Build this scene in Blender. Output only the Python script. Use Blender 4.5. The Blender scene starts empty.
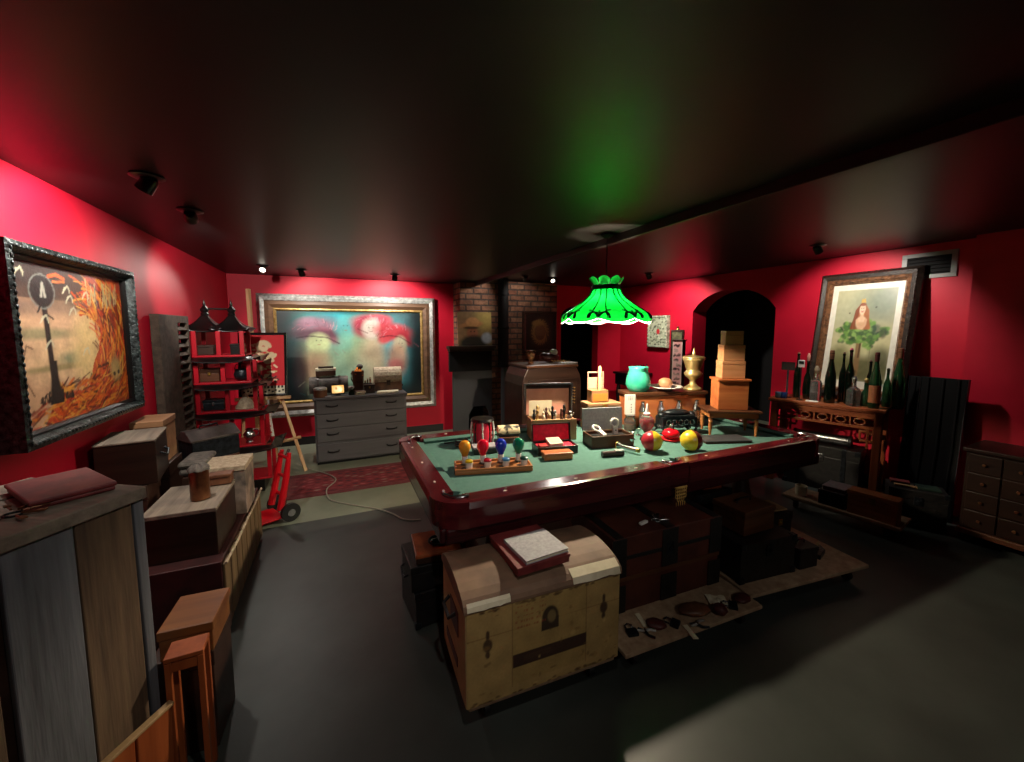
import bpy, bmesh, math, random
import numpy as np
from mathutils import Vector, Matrix, Euler, noise
R = math.radians
PI = math.pi
rnd = random.Random(7)
SC = bpy.context.scene
COL = SC.collection

# ---------------------------------------------------------------- camera model
HC, FPX, PCY, YAW = 1.6, 400.0, 366.0, R(23.65)
TH = math.atan(37 / 400.0)
_fw = Vector((math.sin(YAW) * math.cos(TH), math.cos(YAW) * math.cos(TH), -math.sin(TH)))
_rt = Vector((math.cos(YAW), -math.sin(YAW), 0))
_up = Vector((math.sin(YAW) * math.sin(TH), math.cos(YAW) * math.sin(TH), math.cos(TH)))


def ray(u, v):
    return _fw + (u - 512) / FPX * _rt - (v - PCY) / FPX * _up


def P(u, v, z):
    """survey point: where the sight line through photo pixel u,v meets height z"""
    d = ray(u, v)
    t = (z - HC) / d.z
    return Vector((d.x * t, d.y * t, z))


def PX(u, v, x):
    d = ray(u, v)
    t = x / d.x
    return Vector((x, d.y * t, HC + d.z * t))


def PY(u, v, y):
    d = ray(u, v)
    t = y / d.y
    return Vector((d.x * t, y, HC + d.z * t))


def HZ(x, y, v):
    """height of a point above x,y that shows at photo row v"""
    q = Vector((x, y, 0))
    a, b = q.dot(_fw) - 0 + HC * math.sin(TH) * 0, 0
    lo, hi = -1.0, 5.0
    for _ in range(50):
        m = (lo + hi) / 2
        w = Vector((x, y, m - HC))
        vv = PCY - FPX * w.dot(_up) / w.dot(_fw)
        if vv > v:
            lo = m
        else:
            hi = m
    return lo


def front(uL, vL, uR, vR, z):
    """front edge of a thing standing at height z: (left corner x, y, z, angle, width)"""
    a, b = P(uL, vL, z), P(uR, vR, z)
    return (a.x, a.y, z, math.atan2(b.y - a.y, b.x - a.x), (b - a).length)


# ---------------------------------------------------------------- colour and materials
def lin(h):
    if isinstance(h, str):
        h = h.lstrip('#')
        c = [int(h[i:i + 2], 16) / 255 for i in (0, 2, 4)]
    else:
        c = [x / 255 for x in h]
    return tuple(x / 12.92 if x <= .04045 else ((x + .055) / 1.055) ** 2.4 for x in c)


def nodes(name):
    m = bpy.data.materials.new(name)
    m.use_nodes = True
    nt = m.node_tree
    return m, nt, nt.nodes['Principled BSDF']


def ramp(nt, fac, stops):
    r = nt.nodes.new('ShaderNodeValToRGB')
    e = r.color_ramp.elements
    while len(e) < len(stops):
        e.new(.5)
    for i, (p, c) in enumerate(stops):
        e[i].position = p
        e[i].color = (*lin(c), 1)
    nt.links.new(fac, r.inputs['Fac'])
    return r.outputs['Color']


def tex(nt, scale=(1, 1, 1), rot=(0, 0, 0)):
    tc = nt.nodes.new('ShaderNodeTexCoord')
    mp = nt.nodes.new('ShaderNodeMapping')
    mp.inputs['Scale'].default_value = scale
    mp.inputs['Rotation'].default_value = rot
    nt.links.new(tc.outputs['Object'], mp.inputs['Vector'])
    return mp.outputs['Vector']


def noi(nt, vec, scale, detail=4, rough=.6):
    n = nt.nodes.new('ShaderNodeTexNoise')
    n.inputs['Scale'].default_value = scale
    n.inputs['Detail'].default_value = detail
    n.inputs['Roughness'].default_value = rough
    nt.links.new(vec, n.inputs['Vector'])
    return n.outputs['Fac']


def bump(nt, b, fac, strength, dist=.01):
    bp = nt.nodes.new('ShaderNodeBump')
    bp.inputs['Strength'].default_value = strength
    bp.inputs['Distance'].default_value = dist
    nt.links.new(fac, bp.inputs['Height'])
    nt.links.new(bp.outputs['Normal'], b.inputs['Normal'])


def mottled(name, c1, c2, rough=.5, scale=6, metal=0, bmp=.15, lo=.35, hi=.65, spec=.5, vec=(1, 1, 1)):
    m, nt, b = nodes(name)
    f = noi(nt, tex(nt, vec), scale)
    nt.links.new(ramp(nt, f, [(lo, c1), (hi, c2)]), b.inputs['Base Color'])
    b.inputs['Roughness'].default_value = rough
    b.inputs['Metallic'].default_value = metal
    b.inputs['Specular IOR Level'].default_value = spec
    if bmp:
        bump(nt, b, f, bmp)
    return m


def wood(name, c1, c2, rough=.45, axis=0, grain=18, bmp=.15, spec=.4):
    s = [grain, grain, grain]
    s[axis] = grain / 14
    return mottled(name, c1, c2, rough, 1.0, 0, bmp, .3, .7, spec, tuple(s))


def plain(name, c, rough=.5, metal=0, spec=.5):
    m, nt, b = nodes(name)
    f = noi(nt, tex(nt), 9)
    cc = lin(c)
    r = nt.nodes.new('ShaderNodeValToRGB')
    r.color_ramp.elements[0].color = (*[x * .86 for x in cc], 1)
    r.color_ramp.elements[1].color = (*[min(1, x * 1.08) for x in cc], 1)
    nt.links.new(f, r.inputs['Fac'])
    nt.links.new(r.outputs['Color'], b.inputs['Base Color'])
    b.inputs['Roughness'].default_value = rough
    b.inputs['Metallic'].default_value = metal
    b.inputs['Specular IOR Level'].default_value = spec
    return m


def glass(name, c, rough=.05, trans=.85, alpha=1):
    m = plain(name, c, rough, 0, .6)
    b = m.node_tree.nodes['Principled BSDF']
    b.inputs['Transmission Weight'].default_value = trans
    b.inputs['IOR'].default_value = 1.45
    return m


def glow(name, c, strength):
    m, nt, b = nodes(name)
    b.inputs['Base Color'].default_value = (*lin(c), 1)
    b.inputs['Emission Color'].default_value = (*lin(c), 1)
    b.inputs['Emission Strength'].default_value = strength
    return m


def painted(name, rough=.5, bmp=0.0, metal=0):
    """surface whose own pattern is stored in the mesh's colour attribute"""
    m, nt, b = nodes(name)
    a = nt.nodes.new('ShaderNodeAttribute')
    a.attribute_name = 'paint'
    nt.links.new(a.outputs['Color'], b.inputs['Base Color'])
    b.inputs['Roughness'].default_value = rough
    b.inputs['Metallic'].default_value = metal
    f = noi(nt, tex(nt), 60)
    bump(nt, b, f, .1 + bmp)
    return m


def brickmat(name):
    m, nt, b = nodes(name)
    tc = nt.nodes.new('ShaderNodeTexCoord')
    sep = nt.nodes.new('ShaderNodeSeparateXYZ')
    nt.links.new(tc.outputs['Object'], sep.inputs[0])
    ad = nt.nodes.new('ShaderNodeMath')
    ad.operation = 'ADD'
    nt.links.new(sep.outputs['X'], ad.inputs[0])
    nt.links.new(sep.outputs['Y'], ad.inputs[1])
    cb = nt.nodes.new('ShaderNodeCombineXYZ')
    nt.links.new(ad.outputs[0], cb.inputs['X'])
    nt.links.new(sep.outputs['Z'], cb.inputs['Y'])
    br = nt.nodes.new('ShaderNodeTexBrick')
    br.inputs['Scale'].default_value = 1
    br.inputs['Brick Width'].default_value = .24
    br.inputs['Row Height'].default_value = .085
    br.inputs['Mortar Size'].default_value = .014
    br.inputs['Mortar Smooth'].default_value = .3
    br.inputs['Bias'].default_value = .1
    br.inputs['Color1'].default_value = (*lin('#7a4632'), 1)
    br.inputs['Color2'].default_value = (*lin('#a8785c'), 1)
    br.inputs['Mortar'].default_value = (*lin('#5d4a40'), 1)
    nt.links.new(cb.outputs[0], br.inputs['Vector'])
    f = noi(nt, tex(nt), 11, 5)
    mx = nt.nodes.new('ShaderNodeMix')
    mx.data_type = 'RGBA'
    mx.blend_type = 'MULTIPLY'
    mx.inputs[0].default_value = .7
    nt.links.new(br.outputs['Color'], mx.inputs[6])
    nt.links.new(ramp(nt, f, [(.3, '#4a4440'), (.75, '#ffffff')]), mx.inputs[7])
    nt.links.new(mx.outputs[2], b.inputs['Base Color'])
    b.inputs['Roughness'].default_value = .85
    sm = nt.nodes.new('ShaderNodeMath')
    sm.operation = 'SUBTRACT'
    nt.links.new(f, sm.inputs[0])
    nt.links.new(br.outputs['Fac'], sm.inputs[1])
    bump(nt, b, sm.outputs[0], .8, .02)
    return m


# ---------------------------------------------------------------- geometry
class G:
    def __init__(s):
        s.bm = bmesh.new()
        s.M = Matrix()
        s.n = 0
        s.mi = 0

    def _fin(s, vs):
        for v in vs:
            v.co = s.M @ v.co

    def _mat(s, fs):
        for f in fs:
            f.material_index = s.mi

    def box(s, cx, cy, cz, sx, sy, sz, rot=(0, 0, 0), taper=1.0):
        r = bmesh.ops.create_cube(s.bm, size=1)
        m = Matrix.Translation((cx, cy, cz)) @ Euler(rot).to_matrix().to_4x4()
        for v in r['verts']:
            t = taper if v.co.z < 0 else 1
            v.co = m @ Vector((v.co.x * sx * t, v.co.y * sy * t, v.co.z * sz))
        s._fin(r['verts'])
        s._mat({f for v in r['verts'] for f in v.link_faces})
        return s

    def b2(s, x0, x1, y0, y1, z0, z1):
        return s.box((x0 + x1) / 2, (y0 + y1) / 2, (z0 + z1) / 2, x1 - x0, y1 - y0, z1 - z0)

    def lathe(s, prof, n=20, c=(0, 0, 0), m=None, caps=True):
        mm = Matrix.Translation(c) if m is None else m
        rings = []
        vs = []
        for r, z in prof:
            if r < 1e-5:
                v = s.bm.verts.new(mm @ Vector((0, 0, z)))
                rings.append([v])
                vs.append(v)
            else:
                ring = [s.bm.verts.new(mm @ Vector((r * math.cos(2 * PI * k / n), r * math.sin(2 * PI * k / n), z))) for k in range(n)]
                rings.append(ring)
                vs += ring
        fs = []
        for a, b in zip(rings, rings[1:]):
            if len(a) == 1 and len(b) == 1:
                continue
            for k in range(n):
                k2 = (k + 1) % n
                if len(a) == 1:
                    fs.append(s.bm.faces.new((a[0], b[k2], b[k])))
                elif len(b) == 1:
                    fs.append(s.bm.faces.new((a[k], a[k2], b[0])))
                else:
                    fs.append(s.bm.faces.new((a[k], a[k2], b[k2], b[k])))
        if caps:
            if len(rings[0]) > 1:
                fs.append(s.bm.faces.new(list(reversed(rings[0]))))
            if len(rings[-1]) > 1:
                fs.append(s.bm.faces.new(rings[-1]))
        s._fin(vs)
        s._mat(fs)
        return s

    def cyl(s, p0, p1, r0, r1=None, n=12):
        r1 = r0 if r1 is None else r1
        p0, p1 = Vector(p0), Vector(p1)
        d = p1 - p0
        q = d.to_track_quat('Z', 'Y').to_matrix().to_4x4()
        return s.lathe([(r0, 0), (r1, d.length)], n, m=Matrix.Translation(p0) @ q)

    def sph(s, c, r, n=16, m=8):
        r = (r, r, r) if isinstance(r, (int, float)) else r
        prof = [(math.sin(PI * k / m), -math.cos(PI * k / m)) for k in range(m + 1)]
        prof[0] = (0, -1)
        prof[-1] = (0, 1)
        return s.lathe(prof, n, m=Matrix.Translation(c) @ Matrix.Diagonal((*r, 1)))

    def tube(s, pts, r, n=8, closed=False):
        pts = [Vector(p) for p in pts]
        N = len(pts)
        rings = []
        vs = []
        up = Vector((0, 0, 1))
        for i, p in enumerate(pts):
            a = pts[i - 1] if (i or closed) else p
            b = pts[(i + 1) % N] if (i < N - 1 or closed) else p
            t = (b - a).normalized()
            x = t.cross(up)
            if x.length < .05:
                x = t.cross(Vector((0, 1, 0)))
            x.normalize()
            y = x.cross(t)
            rr = r[i] if isinstance(r, (list, tuple)) else r
            ring = [s.bm.verts.new(p + rr * (math.cos(2 * PI * k / n) * x + math.sin(2 * PI * k / n) * y)) for k in range(n)]
            rings.append(ring)
            vs += ring
        fs = []
        seq = list(zip(rings, rings[1:])) + ([(rings[-1], rings[0])] if closed else [])
        for a, b in seq:
            for k in range(n):
                fs.append(s.bm.faces.new((a[k], b[k], b[(k + 1) % n], a[(k + 1) % n])))
        if not closed:
            fs.append(s.bm.faces.new(rings[0]))
            fs.append(s.bm.faces.new(list(reversed(rings[-1]))))
        s._fin(vs)
        s._mat(fs)
        return s

    def prism(s, poly, z0, z1, m=None):
        """polygon (x, y) extruded z0..z1, then placed by matrix m"""
        mm = m or Matrix()
        a = [s.bm.verts.new(mm @ Vector((x, y, z0))) for x, y in poly]
        b = [s.bm.verts.new(mm @ Vector((x, y, z1))) for x, y in poly]
        n = len(poly)
        fs = [s.bm.faces.new(list(reversed(a))), s.bm.faces.new(b)]
        for k in range(n):
            fs.append(s.bm.faces.new((a[k], a[(k + 1) % n], b[(k + 1) % n], b[k])))
        s._fin(a + b)
        s._mat(fs)
        return s

    def surf(s, fn, nu, nv, cu=False):
        """grid surface fn(i/nu, j/nv)"""
        g = [[s.bm.verts.new(fn(i / nu, j / nv)) for j in range(nv + 1)] for i in range(nu if cu else nu + 1)]
        fs = []
        for i in range(nu):
            i2 = (i + 1) % len(g) if cu else i + 1
            for j in range(nv):
                fs.append(s.bm.faces.new((g[i][j], g[i2][j], g[i2][j + 1], g[i][j + 1])))
        s._fin([v for r in g for v in r])
        s._mat(fs)
        return s

    def out(s, name, mats, parent=None, loc=(0, 0, 0), rz=0, bevel=0, smooth=False, solid=0, label=None, cat=None, group=None, kind=None, sub=0):
        bmesh.ops.recalc_face_normals(s.bm, faces=s.bm.faces)
        me = bpy.data.meshes.new(name)
        s.bm.to_mesh(me)
        s.bm.free()
        o = bpy.data.objects.new(name, me)
        COL.objects.link(o)
        for m in (mats if isinstance(mats, (list, tuple)) else [mats]):
            me.materials.append(m)
        o.parent = parent
        o.location = loc
        o.rotation_euler = (0, 0, rz) if isinstance(rz, (int, float)) else rz
        if smooth:
            for p in me.polygons:
                p.use_smooth = True
            if smooth != 2:
                md = o.modifiers.new('edges', 'EDGE_SPLIT')
                md.split_angle = R(40)
        if solid:
            md = o.modifiers.new('thick', 'SOLIDIFY')
            md.thickness = solid
            md.offset = 0
        if bevel:
            md = o.modifiers.new('bevel', 'BEVEL')
            md.width = bevel
            md.segments = 2
            md.limit_method = 'ANGLE'
            md.angle_limit = R(45)
        if label:
            o['label'] = label
        if cat:
            o['category'] = cat
        if group:
            o['group'] = group
        if kind:
            o['kind'] = kind
        return o


def thing(name, label, cat, loc=(0, 0, 0), rz=0, group=None):
    o = bpy.data.objects.new(name, None)
    o.empty_display_size = .05
    COL.objects.link(o)
    o.location = loc
    o.rotation_euler = (0, 0, rz) if isinstance(rz, (int, float)) else rz
    o['label'] = label
    o['category'] = cat
    if group:
        o['group'] = group
    return o


KIDS = {}


def dup(root, loc, rz, label=None, group=None, scale=1):
    kids = [c for c in COL.objects if c.parent == root]
    r = root.copy()
    COL.objects.link(r)
    r.location = loc
    r.rotation_euler = (0, 0, rz) if isinstance(rz, (int, float)) else rz
    r.scale = (scale,) * 3 if isinstance(scale, (int, float)) else scale
    if label:
        r['label'] = label
    if group:
        r['group'] = group
    for ch in kids:
        sub = [c for c in COL.objects if c.parent == ch]
        c = ch.copy()
        COL.objects.link(c)
        c.parent = r
        for gch in sub:
            d = gch.copy()
            COL.objects.link(d)
            d.parent = c
    return r


# ---------------------------------------------------------------- painted sheets
class Sheet:
    """a grid of points with a colour each: pattern that belongs to the thing (pictures, print)"""

    def __init__(s, nx, ny, base):
        s.nx, s.ny = nx, ny
        s.S, s.T = np.meshgrid(np.linspace(0, 1, nx), np.linspace(0, 1, ny))
        s.C = np.zeros((ny, nx, 3)) + np.array(lin(base))
        s.asp = 1.0

    def mix(s, mask, col):
        c = np.array(lin(col)) if not isinstance(col, np.ndarray) else col
        m = np.clip(mask, 0, 1)[..., None]
        s.C = s.C * (1 - m) + c * m
        return s

    def blob(s, cx, cy, rx, ry, col, soft=.5, a=1.0, rot=0):
        dx, dy = (s.S - cx) * s.asp, s.T - cy
        c, n = math.cos(R(rot)), math.sin(R(rot))
        x, y = (dx * c + dy * n) / (rx * s.asp), (-dx * n + dy * c) / ry
        d = np.sqrt(x * x + y * y)
        return s.mix(a * np.clip((1 + soft / 2 - d) / max(soft, .02), 0, 1), col)

    def rect(s, x0, x1, y0, y1, col, a=1.0):
        return s.mix(a * ((s.S >= x0) & (s.S <= x1) & (s.T >= y0) & (s.T <= y1)), col)

    def line(s, pts, w, col, a=1.0, soft=.4):
        d = np.full(s.S.shape, 9.)
        for (x0, y0), (x1, y1) in zip(pts, pts[1:]):
            ax, ay = (s.S - x0) * s.asp, s.T - y0
            bx, by = (x1 - x0) * s.asp, y1 - y0
            L = bx * bx + by * by + 1e-9
            h = np.clip((ax * bx + ay * by) / L, 0, 1)
            d = np.minimum(d, np.hypot(ax - bx * h, ay - by * h))
        return s.mix(a * np.clip((w - d) / (w * soft), 0, 1), col)

    def grain(s, f, amp, seed=0, fy=None):
        fy = fy or f
        N = np.array([[noise.noise((s.S[j, i] * f * s.asp + seed, s.T[j, i] * fy, seed)) for i in range(s.nx)] for j in range(s.ny)])
        return N * amp

    def noise_mul(s, f, amp, seed=0, fy=None):
        s.C = np.clip(s.C * (1 + s.grain(f, amp, seed, fy)[..., None]), 0, 1)
        return s

    def build(s, name, mat, parent, w, h, m, thick=.012):
        """sheet of size w x h in the local x-z plane, facing -y, a thin slab with real thickness"""
        nx, ny = s.nx, s.ny
        X = (s.S - .5) * w
        Z = s.T * h
        co = np.stack([X, np.zeros_like(X), Z], -1).reshape(-1, 3)
        idx = np.arange(nx * ny).reshape(ny, nx)
        q = np.stack([idx[:-1, :-1], idx[:-1, 1:], idx[1:, 1:], idx[1:, :-1]], -1).reshape(-1, 4)
        nb = nx * ny
        back = np.array([[-w / 2, thick, 0], [w / 2, thick, 0], [w / 2, thick, h], [-w / 2, thick, h]])
        co = np.vstack([co, back])
        faces = [tuple(int(k) for k in f) for f in q]
        bo = list(idx[0, :]), list(idx[:, -1]), list(idx[-1, ::-1]), list(idx[::-1, 0])
        cs = [nb, nb + 1, nb + 2, nb + 3]
        for k, e in enumerate(bo):
            faces.append(tuple(int(i) for i in reversed(e)) + (cs[k], cs[(k + 1) % 4]))
        faces.append((nb, nb + 3, nb + 2, nb + 1))
        me = bpy.data.meshes.new(name)
        me.from_pydata([tuple(c) for c in co], [], faces)
        at = me.color_attributes.new('paint', 'FLOAT_COLOR', 'POINT')
        cc = np.ones((nb + 4, 4))
        cc[:nb, :3] = s.C.reshape(-1, 3)
        cc[nb:, :3] = s.C.reshape(-1, 3).mean(0)
        at.data.foreach_set('color', cc.astype(np.float32).ravel())
        me.materials.append(mat)
        o = bpy.data.objects.new(name, me)
        COL.objects.link(o)
        o.parent = parent
        o.matrix_local = m if m is not None else Matrix()
        return o


def tag(o, label, cat, group=None):
    o['label'] = label
    o['category'] = cat
    if group:
        o['group'] = group
    return o

# ---------------------------------------------------------------- palette
M = {}
M['red'] = mottled('red_wall_paint', '#b80a28', '#c40e2e', .55, 3, 0, .06, .3, .7, .35)
M['dark_room'] = plain('dark_room_shade', '#0a0808', .9)  # near-black put in for the darkness of the rooms
M['ceil'] = mottled('black_ceiling_paint', '#121010', '#171413', .42, 2, 0, .02, .3, .7, .3)
M['beam'] = plain('matte_black_paint', '#0b0a0a', .85, 0, .15)
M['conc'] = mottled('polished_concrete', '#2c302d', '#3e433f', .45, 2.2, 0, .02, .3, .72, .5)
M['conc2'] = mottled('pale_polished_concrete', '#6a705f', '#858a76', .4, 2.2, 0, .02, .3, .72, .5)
M['basebd'] = plain('black_baseboard', '#120d0d', .5)
M['brick'] = brickmat('old_brick')
M['black'] = plain('black_lacquer', '#0e0c0c', .3)
M['mblack'] = plain('matte_black', '#0d0c0c', .75, 0, .3)
M['leather'] = mottled('black_leather', '#0c0b0b', '#1a1817', .5, 25, 0, .3)
M['grey'] = plain('charcoal_grey_paint', '#3a3b3e', .55)
M['dgrey'] = wood('grey_brown_painted_wood', '#4c4a4c', '#5e5c5e', .45, 0, 14)
M['brass'] = mottled('brass', '#a5823c', '#c9a962', .32, 8, 1, .05)
M['gold'] = mottled('dull_gold', '#9c7b43', '#d3b272', .45, 20, .7, .2)
M['silver'] = mottled('silver_leaf', '#8f8f8c', '#c9c9c4', .42, 25, .5, .4)
M['steel'] = mottled('steel', '#9a9c9e', '#c4c6c8', .25, 10, 1, .05)
M['iron'] = mottled('cast_iron', '#15181b', '#2b3036', .38, 30, .6, .4)
M['pewter'] = mottled('pewter_carving', '#070808', '#454e4e', .3, 40, .5, .9)
M['bronze'] = mottled('bronze_frame', '#4c3021', '#9a6a48', .4, 30, .4, .4)
M['brownframe'] = wood('brown_frame_wood', '#4b3527', '#6e513b', .45, 0, 20)
M['walnut'] = wood('walnut', '#3a2115', '#5d3823', .4, 0, 20)
M['walnutz'] = wood('walnut_upright', '#3a2115', '#5d3823', .4, 2, 20)
M['darkwood'] = wood('dark_stained_wood', '#24150f', '#3c271e', .4, 0, 16)
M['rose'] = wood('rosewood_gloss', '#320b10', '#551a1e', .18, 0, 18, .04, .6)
M['rosey'] = wood('rosewood_gloss_short', '#320b10', '#551a1e', .18, 1, 18, .04, .6)
M['mahog'] = wood('mahogany', '#5a1f14', '#8a3a22', .38, 0, 18)
M['tanwood'] = wood('tan_wood', '#8a5f40', '#b08560', .5, 0, 16)
M['oak'] = wood('oak', '#8a4f28', '#b97945', .42, 0, 16)
M['oakz'] = wood('easel_beech', '#b98a5c', '#d8b188', .5, 2, 16)
M['cherry'] = wood('cherry_wood', '#9c4f2a', '#c37744', .42, 0, 16)
M['orangewood'] = wood('orange_stained_wood', '#7d3a1c', '#a8582e', .4, 2, 14)
M['plank'] = wood('weathered_plank', '#45352a', '#80664c', .75, 2, 20, .6)
M['plankgrey'] = wood('weathered_grey_plank', '#48484c', '#707278', .75, 2, 20, .6)
M['planktop'] = wood('weathered_top_plank', '#5c5148', '#8e8070', .75, 1, 20, .4)
M['pine'] = wood('rough_pine', '#8a6b48', '#b4946a', .65, 1, 18, .3)
M['ply'] = mottled('worn_particle_board', '#94775c', '#b59a7c', .7, 20, 0, .15)
M['card'] = mottled('yellowed_paper_covering', '#957c50', '#b09668', .7, 5, 0, .2)
M['cardtop'] = mottled('brown_worn_paper_shaded', '#5f4838', '#7d604a', .7, 5, 0, .2)  # brown darkened to hold the pool table's shadow on the trunk lid
M['paper'] = mottled('cream_paper', '#cfc3a4', '#e4dabd', .7, 12, 0, .05)
M['white'] = plain('white_enamel', '#dedcd6', .4)
M['oxblood'] = mottled('oxblood_cloth', '#5c1a1c', '#7c2c2c', .6, 14, 0, .15)
M['maroon'] = mottled('maroon_leather', '#3d1614', '#57231e', .5, 12, 0, .2)
M['steamer'] = mottled('brown_steamer_leather', '#3c1a14', '#54281c', .5, 7, 0, .2)
M['redvelvet'] = mottled('red_velvet', '#c00a30', '#e01540', .8, 30, 0, .1)
M['redlac'] = plain('red_lacquer', '#a30d1e', .35)
M['redpaint'] = plain('red_enamel_paint', '#c0101c', .3)
M['felt'] = mottled('green_baize', '#4b7068', '#567d74', .9, 40, 0, .05, .3, .7, .2)
M['feltd'] = mottled('cushion_baize', '#44675f', '#4e736a', .9, 40, 0, .05, .3, .7, .2)
M['pearl'] = plain('pearl_inlay', '#d9d4c6', .2)
M['pink'] = mottled('pink_lining_paper', '#c98a76', '#dda28c', .7, 6, 0, .05)
M['rubber'] = plain('black_rubber', '#101010', .6)
M['fur'] = mottled('grey_brown_hide', '#3f3a36', '#6a625a', .8, 22, 0, .6)
M['leatherbrown'] = mottled('brown_leather', '#4a2a1b', '#7d5136', .45, 9, 0, .25)
M['wicker'] = mottled('pale_woven_straw', '#8d7a63', '#b8a68c', .7, 40, 0, .5)
M['copper'] = mottled('coppery_tin', '#5a3422', '#8a5a3c', .3, 8, .6, .1)
M['greycase'] = mottled('speckled_grey_cloth', '#8d8b90', '#a5a3a8', .7, 60, 0, .1)
M['teal'] = mottled('teal_glazed_pottery', '#2f9c80', '#46b496', .12, 5, 0, 0)
M['darkglass'] = glass('black_green_bottle_glass', '#0c1a10', .06, .35)
M['greenglass'] = glass('green_bottle_glass', '#2c5a38', .06, .6)
M['clearglass'] = glass('clear_glass', '#eef2f0', .03, .95)
M['redglass'] = glass('red_liquid', '#d01838', .05, .3)
M['wire'] = plain('pale_cable', '#a09c8e', .5)
M['bluejean'] = mottled('blue_cloth', '#1c2842', '#2c3c5e', .8, 20, 0, .2)
M['screenlit'] = glow('small_lit_picture', '#ffc45a', 2.2)

M['urnbrass'] = mottled('pale_lacquered_brass', '#c0a468', '#dcc690', .3, 6, .75, .05)
M['boxwood'] = wood('pale_cherry_wood', '#b5764c', '#d09a6e', .45, 0, 16)
M['frameblack'] = mottled('black_brown_carved_frame', '#1a1410', '#3a2e26', .4, 40, .2, .6)
M['console'] = wood('red_brown_hardwood', '#6a3018', '#95512c', .35, 0, 18)
M['consolez'] = wood('red_brown_hardwood_upright', '#6a3018', '#95512c', .35, 2, 18)
M['vent'] = plain('grey_vent_paint', '#8f8f8a', .5)
M['redlac'] = plain('red_lacquer', '#a80f20', .35)

M['shutterwood'] = mottled('dull_brown_wood', '#33291f', '#4e4034', .8, 20, 0, .4)
M['slatwood'] = wood('dull_slat_wood', '#5a4630', '#7c6446', .65, 2, 18, .3)
M['panelblack'] = plain('dead_black_fabric', '#070707', .8, 0, .2)

M['oakdark'] = wood('dark_oak', '#5c3219', '#7f5029', .42, 0, 16)
M['gilt'] = mottled('gilt_openwork', '#a07a38', '#d8b468', .35, 20, .15, .1)

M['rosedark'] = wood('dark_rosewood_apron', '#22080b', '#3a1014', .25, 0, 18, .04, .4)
M['darkwalnut'] = wood('near_black_walnut', '#170d09', '#2a1911', .35, 0, 16)

M['pinkframe'] = plain('pale_pink_wood', '#b08a7a', .5)

M['darkmaroon'] = mottled('dark_maroon_cover', '#220b0b', '#3a1414', .5, 12, 0, .2)

# ---------------------------------------------------------------- the room
XL, YB, XR, XR2, YC = -1.245, 6.15, 4.94, 4.80, 1.54
ZC, ZR = 2.30, 2.36          # ceiling over the left part, ceiling beyond the beam
Y0 = -2.0


def struct(name, g, m, **k):
    return g.out(name, m, kind='structure', **k)


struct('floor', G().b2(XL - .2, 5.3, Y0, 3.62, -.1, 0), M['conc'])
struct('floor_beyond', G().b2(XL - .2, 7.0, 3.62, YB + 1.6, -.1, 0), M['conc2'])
struct('wall_left', G().b2(XL - .15, XL, Y0, YB + .15, 0, 2.5), M['red'])


def arch(a, b, spring, apex, n=14):
    """points of a flat arch opening from a to b, along z from the floor"""
    pts = [(a, 0), (a, spring)]
    c = (a + b) / 2
    for k in range(1, n):
        t = k / n
        x = a + (b - a) * t
        q = abs(2 * t - 1)
        pts.append((x, spring + (apex - spring) * (1 - q ** 2.2) ** .8))
    return pts + [(b, spring), (b, 0)]


AX0, AX1 = PY(561, 330, YB).x, PY(598, 330, YB).x
MYZ = Matrix(((0, 0, 1, 0), (1, 0, 0, 0), (0, 1, 0, 0), (0, 0, 0, 1)))       # (x,y,z) -> (z, x, y)
MXZ = Matrix(((1, 0, 0, 0), (0, 0, 1, 0), (0, 1, 0, 0), (0, 0, 0, 1)))       # (x,y,z) -> (x, z, y)
back = [(XL, 0)] + arch(AX0, AX1, 1.86, 2.02) + [(XR + .3, 0), (XR + .3, 2.5), (XL, 2.5)]
struct('wall_back', G().prism(back, YB, YB + .18, MXZ), M['red'])
right = [(YC, 0)] + arch(3.23, 4.477, 1.86, 2.139) + [(YB, 0), (YB, 2.5), (YC, 2.5)]
struct('wall_right', G().prism(right, XR, XR + .28, MYZ), M['red'])
struct('wall_right_near', G().b2(XR2, XR2 + .4, Y0, YC, 0, 2.5), M['red'])
# rooms seen through the two openings, their darkness painted on as near-black walls
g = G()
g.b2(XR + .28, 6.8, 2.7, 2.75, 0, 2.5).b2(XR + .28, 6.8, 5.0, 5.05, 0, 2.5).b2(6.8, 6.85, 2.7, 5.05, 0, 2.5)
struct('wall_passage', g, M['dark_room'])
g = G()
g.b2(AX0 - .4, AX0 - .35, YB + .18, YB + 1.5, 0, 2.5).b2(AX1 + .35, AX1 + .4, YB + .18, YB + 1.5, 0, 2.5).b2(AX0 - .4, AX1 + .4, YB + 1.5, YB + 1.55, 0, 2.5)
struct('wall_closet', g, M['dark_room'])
CX0, CX1, CY = PY(460, 300, 5.78).x, PY(557, 300, 5.78).x, 5.78
BX0, BX1 = 1.93, 1.98
struct('ceiling', G().b2(XL - .15, BX1 - .001, Y0, YB + 1.6, ZC, ZC + .2), M['ceil'])
struct('ceiling_right', G().b2(BX1, 7.0, Y0, YB + 1.6, ZR, ZR + .14), M['ceil'])
struct('ceiling_beam', G().b2(BX0, BX1, Y0, CY, ZC - .055, ZR), M['ceil'], bevel=.004)
struct('baseboard_left', G().b2(XL, XL + .015, Y0, YB, 0, .11), M['basebd'])
struct('baseboard_back', G().b2(XL, 1.5, YB - .015, YB, 0, .11), M['basebd'])
struct('baseboard_right', G().b2(XR - .015, XR, YC, 3.2, 0, .11).b2(XR - .015, XR, 4.5, YB, 0, .11), M['basebd'])

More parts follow.
